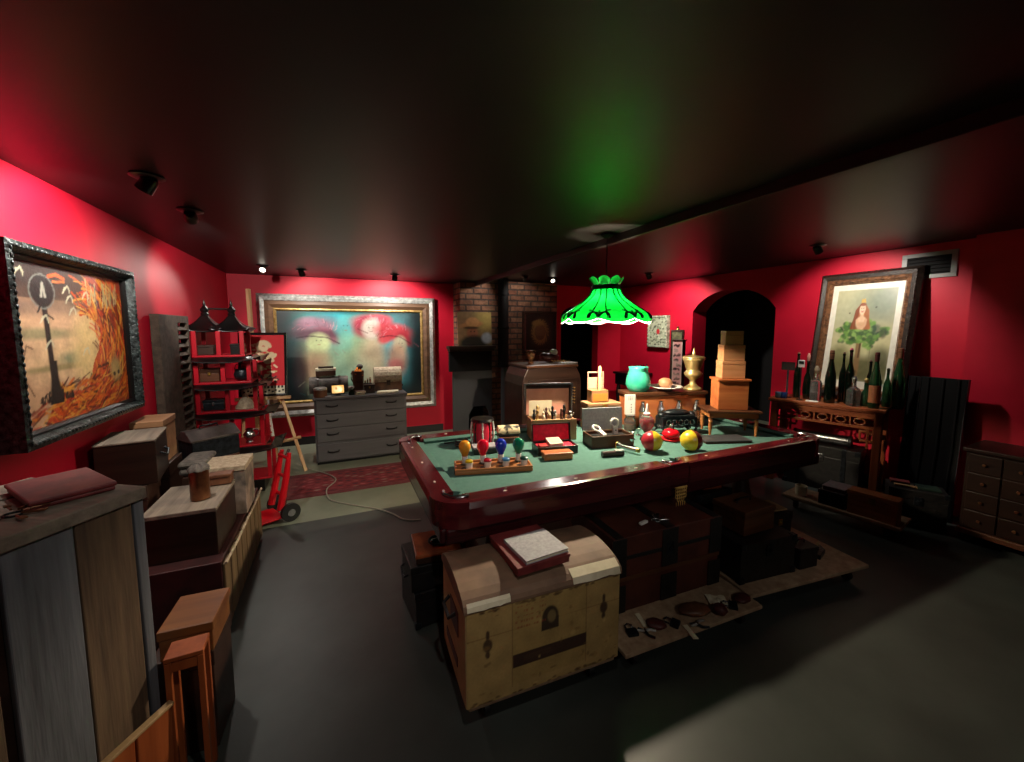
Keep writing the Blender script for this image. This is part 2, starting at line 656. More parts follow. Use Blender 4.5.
# brick chimney breast with a hearth
g = G()
fx0, fx1 = PY(480, 405, CY - .03).x - .2, PY(480, 405, CY - .03).x + .17                                   # the firebox hole
g.prism([(CX0, 0), (fx0, 0), (fx0, .62), (fx1, .62), (fx1, 0), (CX1, 0), (CX1, 2.33), (CX0, 2.33)], CY, YB, MXZ)
struct('chimney_column', g, M['brick'])

# ---------------------------------------------------------------- camera
cam_d = bpy.data.cameras.new('camera')
cam = bpy.data.objects.new('camera', cam_d)
COL.objects.link(cam)
cam.location = (0, 0, HC)
cam.rotation_euler = (PI / 2 - TH, 0, -YAW)
cam_d.sensor_width = 36
cam_d.sensor_fit = 'HORIZONTAL'
cam_d.lens = FPX / 1024 * 36
cam_d.shift_y = (PCY - 381) / 1024
cam_d.clip_start = .05
SC.camera = cam

w = bpy.data.worlds.new('night')
SC.world = w
w.use_nodes = True
w.node_tree.nodes['Background'].inputs['Color'].default_value = (0, 0, 0, 1)
SC.view_settings.view_transform = 'Standard'
SC.view_settings.look = 'None'
SC.view_settings.gamma = 1
SC.view_settings.use_curve_mapping = False
SC.view_settings.exposure = 0


# ---------------------------------------------------------------- ceiling spotlights
def spot(label, x, y, z, target, power, cone, blend=.4, col=(1, .93, .84), size=.03, lens=6.0):
    t = thing('spotlight', label, 'spotlight', (x, y, z), 0, 'black ceiling spotlights')
    d = (Vector(target) - Vector((x, y, z - .05))).normalized()
    q = d.to_track_quat('-Z', 'Y').to_matrix().to_4x4()
    g = G()
    g.lathe([(.062, 0), (.066, -.006), (.05, -.014), (.03, -.014)], 20)
    g.out('mounting_ring', M['black'], t, smooth=1)
    m = Matrix.Translation((0, 0, -.036)) @ q
    g = G()
    g.lathe([(.0, .036), (.026, .034), (.033, .02), (.036, -.034), (.031, -.034), (.029, -.012)], 18, m=m, caps=False)
    g.out('lamp_head', M['black'], t, smooth=1)
    g = G()
    g.lathe([(.0, -.017), (.029, -.017)], 18, m=m, caps=False)
    g.out('lens', glow('lamp_lens', '#fff2dd', lens), t)
    ld = bpy.data.lights.new('spot', 'SPOT')
    ld.energy = power
    ld.spot_size = R(cone)
    ld.spot_blend = blend
    ld.color = col
    ld.shadow_soft_size = size
    lo = bpy.data.objects.new('spot', ld)
    COL.objects.link(lo)
    lo.matrix_world = Matrix.Translation(Vector((x, y, z - .036)) + d * .05) @ q
    return t


def cp(u, v, z=ZC):
    p = P(u, v, z)
    return p.x, p.y


x, y = cp(147, 176)
spot('nearest black ceiling spotlight along the left red wall', x, y, ZC, (XL, 2.65, 1.6), 66, 140, .5)
x, y = cp(190, 210)
spot('second black ceiling spotlight along the left red wall, before the pagoda shelf', x, y, ZC, (-1.12, 5.6, 1.5), 110, 54, .5)
spot('glaring ceiling spotlight nearest the left back corner', -.72, 5.25, ZC, (-.85, 3.2, .9), 30, 75, .5)
spot('black ceiling spotlight over the left half of the big dreamy painting', -.35, 5.42, ZC, (-.1, YB, 1.45), 48, 125, .5)
spot('black ceiling spotlight over the right half of the big dreamy painting', .72, 5.42, ZC, (.72, YB, 1.5), 80, 125, .5)
spot('glaring ceiling spotlight right of the brick chimney', 2.98, 5.3, ZR, (2.3, 2.8, .8), 40, 70, .5)
spot('small ceiling spotlight beside the lampshade at the far right corner', 3.95, 4.35, ZR, (XR, 4.75, 1.3), 125, 105, .6)
spot('black ceiling spotlight in front of the framed tree picture', 4.05, 2.30, ZR, (4.8, 2.35, 1.6), 55, 105, .5)
spot('small black ceiling spotlight left of the pipe on the chimney', PY(497, 270, 5.45).x, 5.3, ZR, (1.7, 5.8, 1.9), 9, 110, .6)
spot('small black ceiling spotlight right of the pipe on the chimney', PY(521, 272, 5.45).x, 5.3, ZR, (2.6, 5.8, 1.9), 6, 110, .6)
spot('unseen ceiling spotlight above the aisle, over the viewer', .3, .35, ZC, (.0, 2.8, 0), 34, 84, .9)  # out-of-view lamp, added for the lit aisle floor
spot('unseen ceiling spotlight behind the viewer', 1.1, -1.1, ZC, (1.4, 1.35, .25), 24, 66, .8)  # out-of-view lamp, added to light the front of the paper covered trunk
spot('unseen fill spotlight added behind the viewer, turned to the pool table', 2.0, -.7, ZR, (1.75, 2.35, .85), 44, 40, .8)  # out-of-view fill lamp, added to brighten the fronts of the curios
spot('unseen ceiling spotlight above the open floor at the right', 2.9, .25, ZR, (2.8, .8, 0), 7, 50, 1)  # out-of-view lamp, added for the bright floor on this side


# ---------------------------------------------------------------- generic chest / box
def chest(name, label, cat, F, d, h, mat, lid=0, lidmat=None, over=.004, latch=None, handle=None, straps=(), strapmat=None, corners=None,
          trim=None, group=None, z=None, bevel=.004, sidehandle=None, dome=0, rail=None, knob=None):
    """a chest whose front edge is F = (x, y, z, angle, width); d deep, h high"""
    x, y, z0, a, w = F
    cx = x + math.cos(a) * w / 2 - math.sin(a) * d / 2
    cy = y + math.sin(a) * w / 2 + math.cos(a) * d / 2
    t = thing(name, label, cat, (cx, cy, z0), a, group)
    hb = h - lid
    g = G()
    g.b2(-w / 2, w / 2, -d / 2, d / 2, 0, hb - (.001 if lid else 0))
    g.out('body', mat, t, bevel=bevel)
    if lid:
        lm = lidmat or mat
        g = G()
        if dome:
            n = 10
            poly = [(-d / 2 - over, hb), (d / 2 + over, hb)] + [((d / 2 + over) * math.cos(PI * k / n), hb + lid - dome + dome * math.sin(PI * k / n)) for k in range(n + 1)]
            g.prism(poly, -w / 2 - over, w / 2 + over, MYZ)
        else:
            g.b2(-w / 2 - over, w / 2 + over, -d / 2 - over, d / 2 + over, hb, h)
        g.out('lid', lm, t, bevel=bevel)
    f = -d / 2 - over
    if straps:
        for s in straps:
            g = G()
            g.b2(s * w - .018, s * w + .018, f - .004, d / 2 + over + .004, hb * .0 + .002, h + .004)
            g.out('strap', strapmat, t, bevel=.002)
    if corners:
        cs = min(w, d, h) * .16
        for sx in (-1, 1):
            for zz in (0, h - cs):
                g = G()
                xx = sx * (w / 2 + over - cs / 2 + .003)
                g.box(xx, f + cs / 2 - .003, zz + cs / 2 + (.003 if zz else .001), cs, cs, cs)
                g.out('corner_guard', corners, t, bevel=.004)
    if latch:
        lw = min(.05, w * .14)
        g = G()
        g.b2(-lw / 2, lw / 2, f - .006, f + .002, hb - lw * .9, hb + lw * .5)
        g.cyl((0, f - .004, hb - lw * .3), (0, f - .014, hb - lw * .3), lw * .22)
        g.out('latch', latch, t, bevel=.0015)
    if handle:                                  # bail handle on the top
        g = G()
        hw = min(.06, w * .22)
        g.tube([(-hw, 0, h), (-hw, 0, h + .018), (-hw * .6, 0, h + .028), (hw * .6, 0, h + .028), (hw, 0, h + .018), (hw, 0, h)], .005)
        g.out('handle', handle, t, smooth=1)
    if sidehandle:
        for sx in (-1, 1):
            g = G()
            xx = sx * (w / 2 + .002)
            hw = min(.06, d * .25)
            zz = hb * .62
            g.tube([(xx, -hw, zz), (xx + sx * .018, -hw * .9, zz - .01), (xx + sx * .022, 0, zz - .03), (xx + sx * .018, hw * .9, zz - .01), (xx, hw, zz)], .006)
            g.out('side_handle', sidehandle, t, smooth=1)
    if trim:
        g = G()
        for zz in (.006, hb - .012):
            g.b2(-w / 2 - .005, w / 2 + .005, -d / 2 - .005, d / 2 + .005, zz, zz + .012)
        g.out('trim_band', trim, t, bevel=.002)
    if rail:
        g = G()
        for zz in (hb * .35, hb * .72):
            g.b2(-w / 2 - .008, w / 2 + .008, -d / 2 - .008, d / 2 + .008, zz, zz + .03)
        g.out('rail', rail, t, bevel=.003)
    if knob:
        g = G()
        g.sph((0, f - .008, hb * .5), .009)
        g.out('knob', knob, t, smooth=1)
    return t


def F0(cx, cy, z, ang, w, d):
    """front edge from a centre"""
    a = R(ang)
    return (cx - math.cos(a) * w / 2 + math.sin(a) * d / 2, cy - math.sin(a) * w / 2 - math.cos(a) * d / 2, z, a, w)

# ---------------------------------------------------------------- the pool table
TX0, TX1, TY0, TY1 = .385, 3.30, 1.715, 3.02
ZT, ZB = .80, .765                       # rail top and cloth
pt = thing('pool_table', 'large pool table with green cloth, covered in curios under the green lamp', 'pool table', ((TX0 + TX1) / 2, (TY0 + TY1) / 2, 0))
L, W = (TX1 - TX0) / 2, (TY1 - TY0) / 2
RW = .115                                # rail width
CR = .15                                 # corner radius
g = G()
g.b2(-L + RW * .8, L - RW * .8, -W + RW * .8, W - RW * .8, ZB - .04, ZB - .001)
g.out('bed', M['felt'], pt)


def rail(x0, x1, y, sgn):
    """long rail: profile in y-z swept along x"""
    o = sgn * W
    prof = [(o, ZT - .125), (o + sgn * .006, ZT - .03), (o - sgn * .006, ZT - .004), (o - sgn * .02, ZT), (o - sgn * RW, ZT - .004), (o - sgn * RW, ZT - .125)]
    g = G()
    g.prism(prof, x0, x1, MYZ)
    r = g.out('rail', M['rose'], pt)
    n = 3
    for k in range(n):
        xx = x0 + (x1 - x0) * (k + .5) / n
        s = G()
        s.prism([(xx - .012, o - sgn * .06), (xx, o - sgn * .06 - .007), (xx + .012, o - sgn * .06), (xx, o - sgn * .06 + .007)], ZT - .004, ZT + .0012)
        s.out('sight', M['pearl'], r)


def railx(y0, y1, sgn):
    o = sgn * L
    prof = [(o, ZT - .125), (o + sgn * .006, ZT - .03), (o - sgn * .006, ZT - .004), (o - sgn * .02, ZT), (o - sgn * RW, ZT - .004), (o - sgn * RW, ZT - .125)]
    g = G()
    g.prism(prof, y0, y1, MXZ)
    r = g.out('rail', M['rosey'], pt)
    for k in range(3):
        yy = y0 + (y1 - y0) * (k + .5) / 3
        s = G()
        s.prism([(o - sgn * .06, yy - .012), (o - sgn * .06 - .007, yy), (o - sgn * .06, yy + .012), (o - sgn * .06 + .007, yy)], ZT - .004, ZT + .0012)
        s.out('sight', M['pearl'], r)


for sg in (-1, 1):
    rail(-L + CR, -.075, 0, sg)
    rail(.075, L - CR, 0, sg)
    railx(-W + CR, W - CR, sg)
# cushions: green noses inside the rails
for sg in (-1, 1):
    for x0, x1 in ((-L + RW + .06, -.07), (.07, L - RW - .06)):
        o = sg * (W - RW)
        g = G()
        g.prism([(o, ZT - .006), (o - sg * .045, ZT - .016), (o - sg * .03, ZB), (o, ZB)], x0, x1, MYZ)
        g.out('cushion', M['feltd'], pt)
    o = sg * (L - RW)
    g = G()
    g.prism([(o, ZT - .006), (o - sg * .045, ZT - .016), (o - sg * .03, ZB), (o, ZB)], -W + RW + .06, W - RW - .06, MXZ)
    g.out('cushion', M['feltd'], pt)
# corners: rounded castings round a pocket mouth with a net bag under it
for sx in (-1, 1):
    for sy in (-1, 1):
        cx, cy = sx * (L - CR), sy * (W - CR)
        n = 8
        outer = [(cx + sx * (CR + .004) * math.cos(PI / 2 * k / n), cy + sy * (CR + .004) * math.sin(PI / 2 * k / n)) for k in range(n + 1)]
        ix, iy = sx * (L - RW), sy * (W - RW)
        inner = [(cx, sy * (W - RW))] + [(cx + sx * .01 + sx * .07 * math.cos(PI / 2 * (1 - k / 6)), cy + sy * .01 + sy * .07 * math.sin(PI / 2 * (1 - k / 6))) for k in range(7)] + [(sx * (L - RW), cy)]
        g = G()
        g.prism(outer + list(reversed([(p[0], p[1]) for p in inner[::-1]])), ZT - .125, ZT + .003)
        c = g.out('corner_casting', M['rose'], pt, smooth=1)
        g = G()
        g.tube([(cx + sx * .01 + sx * .075 * math.cos(PI / 2 * (k / 8)), cy + sy * .01 + sy * .075 * math.sin(PI / 2 * (k / 8)), ZT + .004) for k in range(-2, 11)], .008)
        g.out('pocket_iron', M['steel'], c, smooth=1)
        g = G()
        g.lathe([(.062, ZT - .03), (.064, ZT - .10), (.05, ZT - .19), (.02, ZT - .22)], 14, (sx * (L - .125), sy * (W - .125), 0))
        g.out('pocket_bag', M['leather'], pt, smooth=1)
for sy in (-1, 1):
    g = G()
    g.b2(-.075, .075, min(sy * W, sy * (W - .05)), max(sy * W, sy * (W - .05)), ZT - .125, ZT + .004)
    sc = g.out('side_casting', M['rose'], pt, bevel=.006)
    g = G()
    g.tube([(.06 * math.cos(PI * k / 8), sy * (W - .085) + sy * .045 * math.sin(PI * k / 8), ZT + .004) for k in range(9)], .006)
    g.out('pocket_iron', M['steel'], sc, smooth=1)
    g = G()
    g.lathe([(.055, ZT - .02), (.056, ZT - .1), (.03, ZT - .19)], 14, (0, sy * (W - .09), 0))
    g.out('pocket_bag', M['leather'], pt, smooth=1)
# openwork brass drop under the front pocket
g = G()
yy = -W - .012
for k in range(5):
    for j in range(4):
        if (k in (0, 4)) and j > 2:
            continue
        g.tube([((k - 2) * .017 + .009 * math.cos(a), yy, ZT - .15 - j * .02 + .011 * math.sin(a)) for a in [2 * PI * q / 8 for q in range(8)]], .0032, 5, True)
g.tube([(-.046, yy, ZT - .135), (.046, yy, ZT - .135)], .005)
for k in range(-2, 3):
    g.cyl((k * .017, yy, ZT - .225), (k * .017, yy, ZT - .25), .003, .001)
g.out('brass_drop', M['gilt'], pt, smooth=1)
# apron and legs
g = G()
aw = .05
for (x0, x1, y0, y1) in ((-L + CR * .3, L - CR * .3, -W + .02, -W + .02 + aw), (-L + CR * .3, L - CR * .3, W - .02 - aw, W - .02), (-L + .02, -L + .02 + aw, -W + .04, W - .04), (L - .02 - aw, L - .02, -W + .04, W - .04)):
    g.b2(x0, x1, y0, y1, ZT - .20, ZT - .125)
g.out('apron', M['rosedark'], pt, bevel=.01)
g = G()
g.b2(-L + .16, L - .16, -W + .16, W - .16, ZT - .19, ZB - .04)
g.out('frame', M['darkwood'], pt)
for sx in (-1, 1):
    for sy in (-1, 1):
        g = G()
        cx, cy = sx * (L - .42), sy * (W - .36)
        g.box(cx, cy, .56, .17, .17, .1)
        g.lathe([(.075, .51), (.085, .47), (.05, .43), (.07, .33), (.085, .22), (.05, .12), (.06, .09), (.085, .05), (.07, .0)], 16, (cx, cy, 0))
        g.out('leg', M['darkwood'], pt, bevel=.004, smooth=1)

# ---------------------------------------------------------------- the green lamp
LX, LY = 1.865, 2.50
LZ = 1.66
LS = .965
lp = thing('pendant_lamp', 'green leaded glass billiard lampshade hanging over the pool table', 'lamp', (LX, LY, LZ))
prof = [(.335, .0), (.338, .02), (.328, .042), (.302, .066), (.264, .090), (.222, .118), (.178, .148), (.142, .180), (.118, .212), (.107, .246)]


def shade_r(t):
    k = t * (len(prof) - 1)
    i = min(int(k), len(prof) - 2)
    f = k - i
    return prof[i][0] * (1 - f) + prof[i + 1][0] * f, prof[i][1] * (1 - f) + prof[i + 1][1] * f


def shade_pt(th, t, off=0):
    r, z = shade_r(t)
    sc = abs(math.sin(th * 4))                     # eight hanging lobes
    low = max(0, 1 - t * 4)
    z -= low * .034 * (sc - .35)
    r *= 1 + .018 * sc * max(0, 1 - t)
    r += off
    return Vector((r * math.cos(th), r * math.sin(th), z))


m, nt, b = nodes('green_opal_glass')
f = noi(nt, tex(nt), 14)
nt.links.new(ramp(nt, f, [(.3, '#024a14'), (.7, '#065c1c')]), b.inputs['Base Color'])
b.inputs['Roughness'].default_value = .25
tr = nt.nodes.new('ShaderNodeBsdfTranslucent')
nt.links.new(ramp(nt, f, [(.3, '#004c0e'), (.7, '#025c14')]), tr.inputs['Color'])
mx = nt.nodes.new('ShaderNodeMixShader')
mx.inputs[0].default_value = .5
nt.links.new(b.outputs[0], mx.inputs[1])
nt.links.new(tr.outputs[0], mx.inputs[2])
nt.links.new(mx.outputs[0], nt.nodes['Material Output'].inputs['Surface'])
M['greenopal'] = m
m, nt, b = nodes('white_opal_glass')
b.inputs['Base Color'].default_value = (.8, .82, .76, 1)
tr = nt.nodes.new('ShaderNodeBsdfTranslucent')
tr.inputs['Color'].default_value = (.85, .9, .8, 1)
mx = nt.nodes.new('ShaderNodeMixShader')
nt.links.new(b.outputs[0], mx.inputs[1])
nt.links.new(tr.outputs[0], mx.inputs[2])
nt.links.new(mx.outputs[0], nt.nodes['Material Output'].inputs['Surface'])
M['whiteopal'] = m
g = G()
g.surf(lambda u, v: shade_pt(u * 2 * PI, .045 + v * .955), 96, 18, True)
shade = g.out('shade', M['greenopal'], lp, smooth=2)
g = G()
g.surf(lambda u, v: shade_pt(u * 2 * PI, v * .045 - .004), 96, 2, True)
g.out('rim_glass', M['whiteopal'], lp, smooth=2)
g = G()
for k in range(16):                                 # seams of the panels
    th = 2 * PI * (k + .5) / 16
    wig = [(th + .05 * math.sin(PI * q / 12) * (1 if k % 2 else -1), .12 + .88 * q / 12) for q in range(13)]
    g.tube([shade_pt(a, t, .003) for a, t in wig], .0048, 6)
for k in range(8):                                  # pairs of buds along the border
    th = 2 * PI * k / 8
    for s in (-1, 1):
        c0 = th + s * .13
        pts = []
        for q in range(9):
            a = PI * q / 8
            pts.append(shade_pt(c0 + .105 * math.cos(a), .13 + .17 * math.sin(a), .003))
        g.tube(pts, .0075, 6)
    g.tube([shade_pt(th, .08 + .26 * q / 4, .003) for q in range(5)], .005, 6)
    g.tube([shade_pt(th - .26 + .52 * q / 8, .32 + .05 * math.cos(PI * q / 4), .003) for q in range(9)], .004, 6)
for t in (.045, .985):
    g.tube([shade_pt(2 * PI * q / 64, t, .002) for q in range(64)], .0032, 6, True)
g.out('leading', M['mblack'], shade)
CZ = .246
g = G()
g.lathe([(.106, CZ - .002), (.109, CZ + .004), (.109, CZ + .022), (.104, CZ + .028)], 40, caps=False)
g.out('collar', M['mblack'], lp, solid=.004, smooth=1)


def crown(u, v):
    th = u * 2 * PI
    sc = abs(math.cos(th * 4))
    r = .097 + .032 * v * v + .006 * math.sin(PI * v)
    return Vector((r * math.cos(th), r * math.sin(th), CZ + .028 + v * (.04 + .024 * sc)))


g = G()
g.surf(crown, 96, 5, True)
mc_ = M['greenopal'].copy()  # paler copy of the shade glass, bulb glow put into its colour
mc_.name = 'lit_green_opal_glass'
for e in [n for n in mc_.node_tree.nodes if n.type == 'VALTORGB']:
    e.color_ramp.elements[0].color = (0, .30, .03, 1)
    e.color_ramp.elements[1].color = (.01, .42, .06, 1)
cr = g.out('crown', mc_, lp, smooth=2)
for k in range(8):
    g = G()
    g.tube([crown((k + .5) / 8, q / 5) for q in range(6)], .004, 6)
    g.out('crown_seam', M['mblack'], cr)
g = G()                                             # spider that carries the shade from the stem
for k in range(3):
    a = 2 * PI * k / 3 + .75
    g.tube([(.0, 0, CZ + .012), (.106 * math.cos(a), .106 * math.sin(a), CZ + .012)], .008, 6)
g.lathe([(.042, CZ + .004), (.042, CZ + .016), (.02, CZ + .03)], 20)
g.cyl((0, 0, .14), (0, 0, CZ + .02), .012)
g.lathe([(.024, .125), (.028, .16), (.02, .18)], 12)
g.out('spider', M['mblack'], lp)
g = G()
g.tube([(.004 * math.sin(q * 1.3), .004 * math.cos(q * 1.1), CZ + .03 + ((ZC - .003 - LZ) / LS - CZ - .03) * q / 10) for q in range(11)], .005)
g.lathe([(.05, (ZC - .003 - LZ) / LS), (.05, (ZC - LZ) / LS - .012), (.02, (ZC - LZ) / LS - .03), (.008, (ZC - LZ) / LS - .035)], 16)
g.out('hanging_chain', M['mblack'], lp, smooth=1)
g = G()
g.sph((0, 0, .095), (.028, .028, .032))
lp.scale = (LS, LS, LS)
g.out('bulb', glow('lamp_bulb', '#ffeacb', 5400), lp, smooth=2)


# ---------------------------------------------------------------- curios on the pool table
def base(u0, v0, u1, v1, z=ZB):
    return front(u0, v0, u1, v1, z)


# bulb tray
F = base(455, 476, 533, 471)
tray = thing('bulb_tray', 'brown wooden tray with round recesses, holding four coloured bulbs', 'tray', F[:3], F[3])
TW, TD = F[4], .17
g = G()
g.b2(0, TW, 0, TD, 0, .022)
g.out('base', M['oak'], tray, bevel=.004)
g = G()
g.b2(0, TW, 0, .012, .022, .034).b2(0, TW, TD - .012, TD, .022, .034).b2(0, .012, .012, TD - .012, .022, .034).b2(TW - .012, TW, .012, TD - .012, .022, .034)
g.out('rim', M['oak'], tray, bevel=.003)
for k in range(8):
    g = G()
    g.lathe([(.026, .0225), (.026, .0235), (.02, .0232), (0, .0232)], 18, (TW * (.14 + .24 * (k % 4)), .05 + .075 * (k // 4), 0))
    g.out('recess', M['darkwood'], tray)
cols = [('amber', '#e0952e'), ('red', '#e01030'), ('blue', '#1030b0'), ('green', '#06755a')]
caps = [('yellow', '#c9a818'), ('crimson', '#b81028'), ('pale blue', '#3f78a8'), ('dark green', '#0c3a34')]
mt = Matrix.Translation(F[:3]) @ Matrix.Rotation(F[3], 4, 'Z')
for k in range(4):
    p = mt @ Vector((TW * (.14 + .24 * k), .125, .0235))
    t = thing('light_bulb', '%s glass light bulb standing upright in the brown tray' % cols[k][0], 'light bulb', p, k, 'coloured bulbs in the tray')
    g = G()
    g.lathe([(.0165, .05), (.02, .062), (.028, .078), (.035, .097), (.036, .112), (.031, .13), (.018, .143), (0, .147)], 20)
    g.out('glass', plain('%s_bulb_glass' % cols[k][0], cols[k][1], .12), t, smooth=2)
    g = G()
    g.lathe([(.0, 0), (.011, .001), (.016, .006)] + [(.0185 if q % 2 else .0165, .01 + q * .005) for q in range(8)] + [(.0165, .05)], 18)
    g.out('screw_base', M['white'], t, smooth=1)
    p = mt @ Vector((TW * (.14 + .24 * k) + .02, .05, .0235))
    t = thing('bulb_socket', 'white socket with %s cap in front of the %s bulb' % (caps[k][0], cols[k][0]), 'socket', p, k, 'small sockets in the tray')
    g = G()
    g.lathe([(.018, 0), (.02, .004), (.02, .026), (.024, .03), (.024, .036)], 16)
    g.out('socket', M['white'], t, smooth=1)
    g = G()
    g.lathe([(.024, .036), (.023, .046), (.014, .052), (0, .053)], 16)
    g.out('cap', plain('%s_cap' % caps[k][0].replace(' ', '_'), caps[k][1], .3), t, smooth=1)

# red and white barred drum and the black box in front of it
F = base(472, 446, 497, 445)
drum = thing('barred_drum', 'small black drum with red and white bars, behind the red bulb', 'drum', (F[0] + .09, F[1] + .03, ZB), 0)
g = G()
g.lathe([(.085, 0), (.088, .012), (.075, .02)], 20)
g.out('foot_ring', M['black'], drum, smooth=1)
g = G()
g.lathe([(.075, .165), (.088, .175), (.08, .19), (0, .195)], 20)
g.out('cap', M['black'], drum, smooth=1)
g = G()
g.lathe([(.066, .02), (.066, .165)], 20)
g.out('red_core', plain('bright_red_cloth', '#d42040', .5), drum, smooth=1)
for k in range(10):
    a = 2 * PI * k / 10
    g = G()
    g.tube([(.078 * math.cos(a) * (1 + .12 * math.sin(PI * q / 6)), .078 * math.sin(a) * (1 + .12 * math.sin(PI * q / 6)), .015 + .16 * q / 6) for q in range(7)], .006, 6)
    g.out('bar', M['white'] if k % 2 else M['black'], drum, smooth=1)
F = base(474, 455, 498, 453)
chest('black_box', 'flat topped black box behind the red and blue bulbs', 'box', F, .09, .05, M['black'], .012, M['greycase'])
# floral domed casket on a flat box
F = base(500, 444, 519, 443)
chest('flat_box', 'flat brown box behind the blue bulb, under the floral casket', 'box', F, .14, .045, M['walnut'], .015)
F2 = (F[0], F[1] + .02, ZB + .046, F[3], F[4] * 1.08)
chest('floral_casket', 'small cream casket with dark floral pattern and rounded lid', 'casket', F2, .10, .075, M['leather'], .055, mottled('floral_print_paper', '#2a2822', '#d8c49c', .6, 18, 0, .1, .42, .5), dome=.04)
# wire claw lamp lying on the left of the cloth
F = P(458, 443, ZB)
t = thing('black_coil', 'black coil of cord with a loose end behind the amber bulb', 'cord', (F.x, F.y - .10, ZB))
g = G()
g.tube([(.05 * math.cos(q * .5) * (1 - .004 * q), .05 * math.sin(q * .5), .006 + .0012 * q) for q in range(40)], .006, 6)
g.tube([(.05, 0, .006), (0, .07, .012), (-.05, .10, .008), (-.1, .11, .006)], .004, 6)
g.out('coil', M['rubber'], t, smooth=1)

# case of small figures, lid open
F = base(532, 441, 576, 439)
cw = F[4]
case = thing('open_case', 'open wooden case with pink lined lid and a row of figurines', 'case', F[:3], F[3])
g = G()
g.b2(0, cw, 0, .2, 0, .012).b2(0, .01, 0, .2, .012, .15).b2(cw - .01, cw, 0, .2, .012, .15).b2(.01, cw - .01, .19, .2, .012, .15)
g.out('body', M['tanwood'], case, bevel=.002)
g = G()
g.b2(0, cw, -.012, 0, 0, .16)
fp = g.out('front_panel', M['tanwood'], case, bevel=.003)
g = G()
g.b2(cw / 2 - .015, cw / 2 + .015, -.018, -.012, .10, .13)
g.out('clasp', M['brass'], fp, bevel=.002)
lw = cw * 1.12
lidm = (cw / 2, .21, .15)
hl = .255
g = G()
g.b2(-lw / 2, lw / 2, .012, .03, 0, hl).b2(-lw / 2, -lw / 2 + .014, -.03, .012, 0, hl).b2(lw / 2 - .014, lw / 2, -.03, .012, 0, hl).b2(-lw / 2 + .014, lw / 2 - .014, -.03, .012, hl - .014, hl)
ld_ = g.out('lid', M['darkwood'], case, lidm, R(-1), bevel=.002)
g = G()
g.b2(-lw / 2 + .016, lw / 2 - .016, .006, .0115, .0, hl - .045)
g.out('lining', M['pink'], ld_)
g = G()
g.b2(-lw / 2 - .004, -lw / 2 + .006, -.034, -.028, 0, hl + .004).b2(lw / 2 - .006, lw / 2 + .004, -.034, -.028, 0, hl + .004).b2(-lw / 2, lw / 2, -.034, -.028, hl - .006, hl + .004)
g.out('edge_strip', M['steel'], ld_)
g = G()
g.b2(cw * .04, cw * .58, .185, .189, .15, .27)
g.out('card', M['paper'], case)
figm = [M['pewter'], M['gold'], M['paper'], M['maroon'], M['mblack'], M['silver']]
mt = Matrix.Translation(F[:3]) @ Matrix.Rotation(F[3], 4, 'Z')
flabels = ['pewter figurine, first in the front row of the open case', 'gold figurine standing second in the open case', 'cream figurine standing third in the open case',
           'dark red figurine standing fourth in the open case', 'black figurine standing fifth in the open case', 'silver figurine standing sixth in the open case',
           'slim pewter figurine standing seventh in the open case', 'small gold figurine, eighth in the open case', 'plump cream figurine, last in the open case']
g = G()
g.b2(.012, cw - .012, .02, .17, .11, .125)
g.out('shelf', M['tanwood'], case)
for k in range(9):
    p = mt @ Vector((cw * (.085 + .104 * k), .06 + .05 * (k % 2), .1265))
    g = G()
    hgt = .105 + .025 * math.sin(k * 2.1)
    s = hgt / .1
    g.lathe([(.015, 0), (.016, .006 * s), (.009, .012 * s), (.008, .03 * s), (.013, .05 * s), (.012, .062 * s), (.006, .07 * s), (.0105, .08 * s), (.010, .09 * s), (.0, .1 * s)], 10)
    g.tube([(-.012, 0, .058 * s), (-.02, -.006, .045 * s), (-.016, -.012, .034 * s)], .004, 6).tube([(.012, 0, .058 * s), (.022, -.004, .066 * s), (.026, -.008, .082 * s)], .004, 6)
    tag(g.out('figurine', figm[k % 6] if k < 6 else figm[(k + 3) % 6], None, p, k * .7, smooth=1), flabels[k], 'figurine', 'figurines in the open case')

# open red lined card box
F = base(538, 456, 578, 453)
cw = F[4]
rb = thing('lined_box', 'open black box with red velvet lid and compartments', 'box', F[:3], F[3])
g = G()
g.b2(0, cw, 0, .15, 0, .01).b2(0, cw, 0, .008, .01, .055).b2(0, cw, .142, .15, .01, .055).b2(0, .008, .008, .142, .01, .055).b2(cw - .008, cw, .008, .142, .01, .055)
g.out('body', M['black'], rb, bevel=.002)
g = G()
for k in range(3):
    x0 = .01 + (cw - .02) * k / 3
    g.b2(x0, x0 + (cw - .02) / 3 - .004, .01, .14, .03, .045)
g.out('velvet_tray', M['redvelvet'], rb, bevel=.004)
g = G()
g.b2(.0, cw, 0, .012, 0, .122).b2(0, .008, -.02, 0, 0, .122).b2(cw - .008, cw, -.02, 0, 0, .122).b2(.008, cw - .008, -.02, 0, .114, .122)
l2 = g.out('lid', M['black'], rb, (0, .152, .055), (R(-8), 0, 0), bevel=.002)
g = G()
g.b2(.01, cw - .01, -.006, -.001, .004, .112)
g.out('velvet_lining', M['redvelvet'], l2)
mt = Matrix.Translation(F[:3]) @ Matrix.Rotation(F[3], 4, 'Z')
sh = Sheet(24, 16, '#c9c4ae')
sh.rect(.1, .9, .15, .85, '#8fa79a').rect(.35, .65, .3, .7, '#b9b49c')
o = sh.build('paper_deck', painted('deck_print'), None, cw * .34, .1, Matrix(), .02)
o.matrix_world = mt @ Matrix.Translation((cw * .5, .03, .066)) @ Matrix.Rotation(R(-80), 4, 'X')
tag(o, 'pale green card pack lying in the red lined box', 'cards')
p = mt @ Vector((cw * .18, .05, .046))
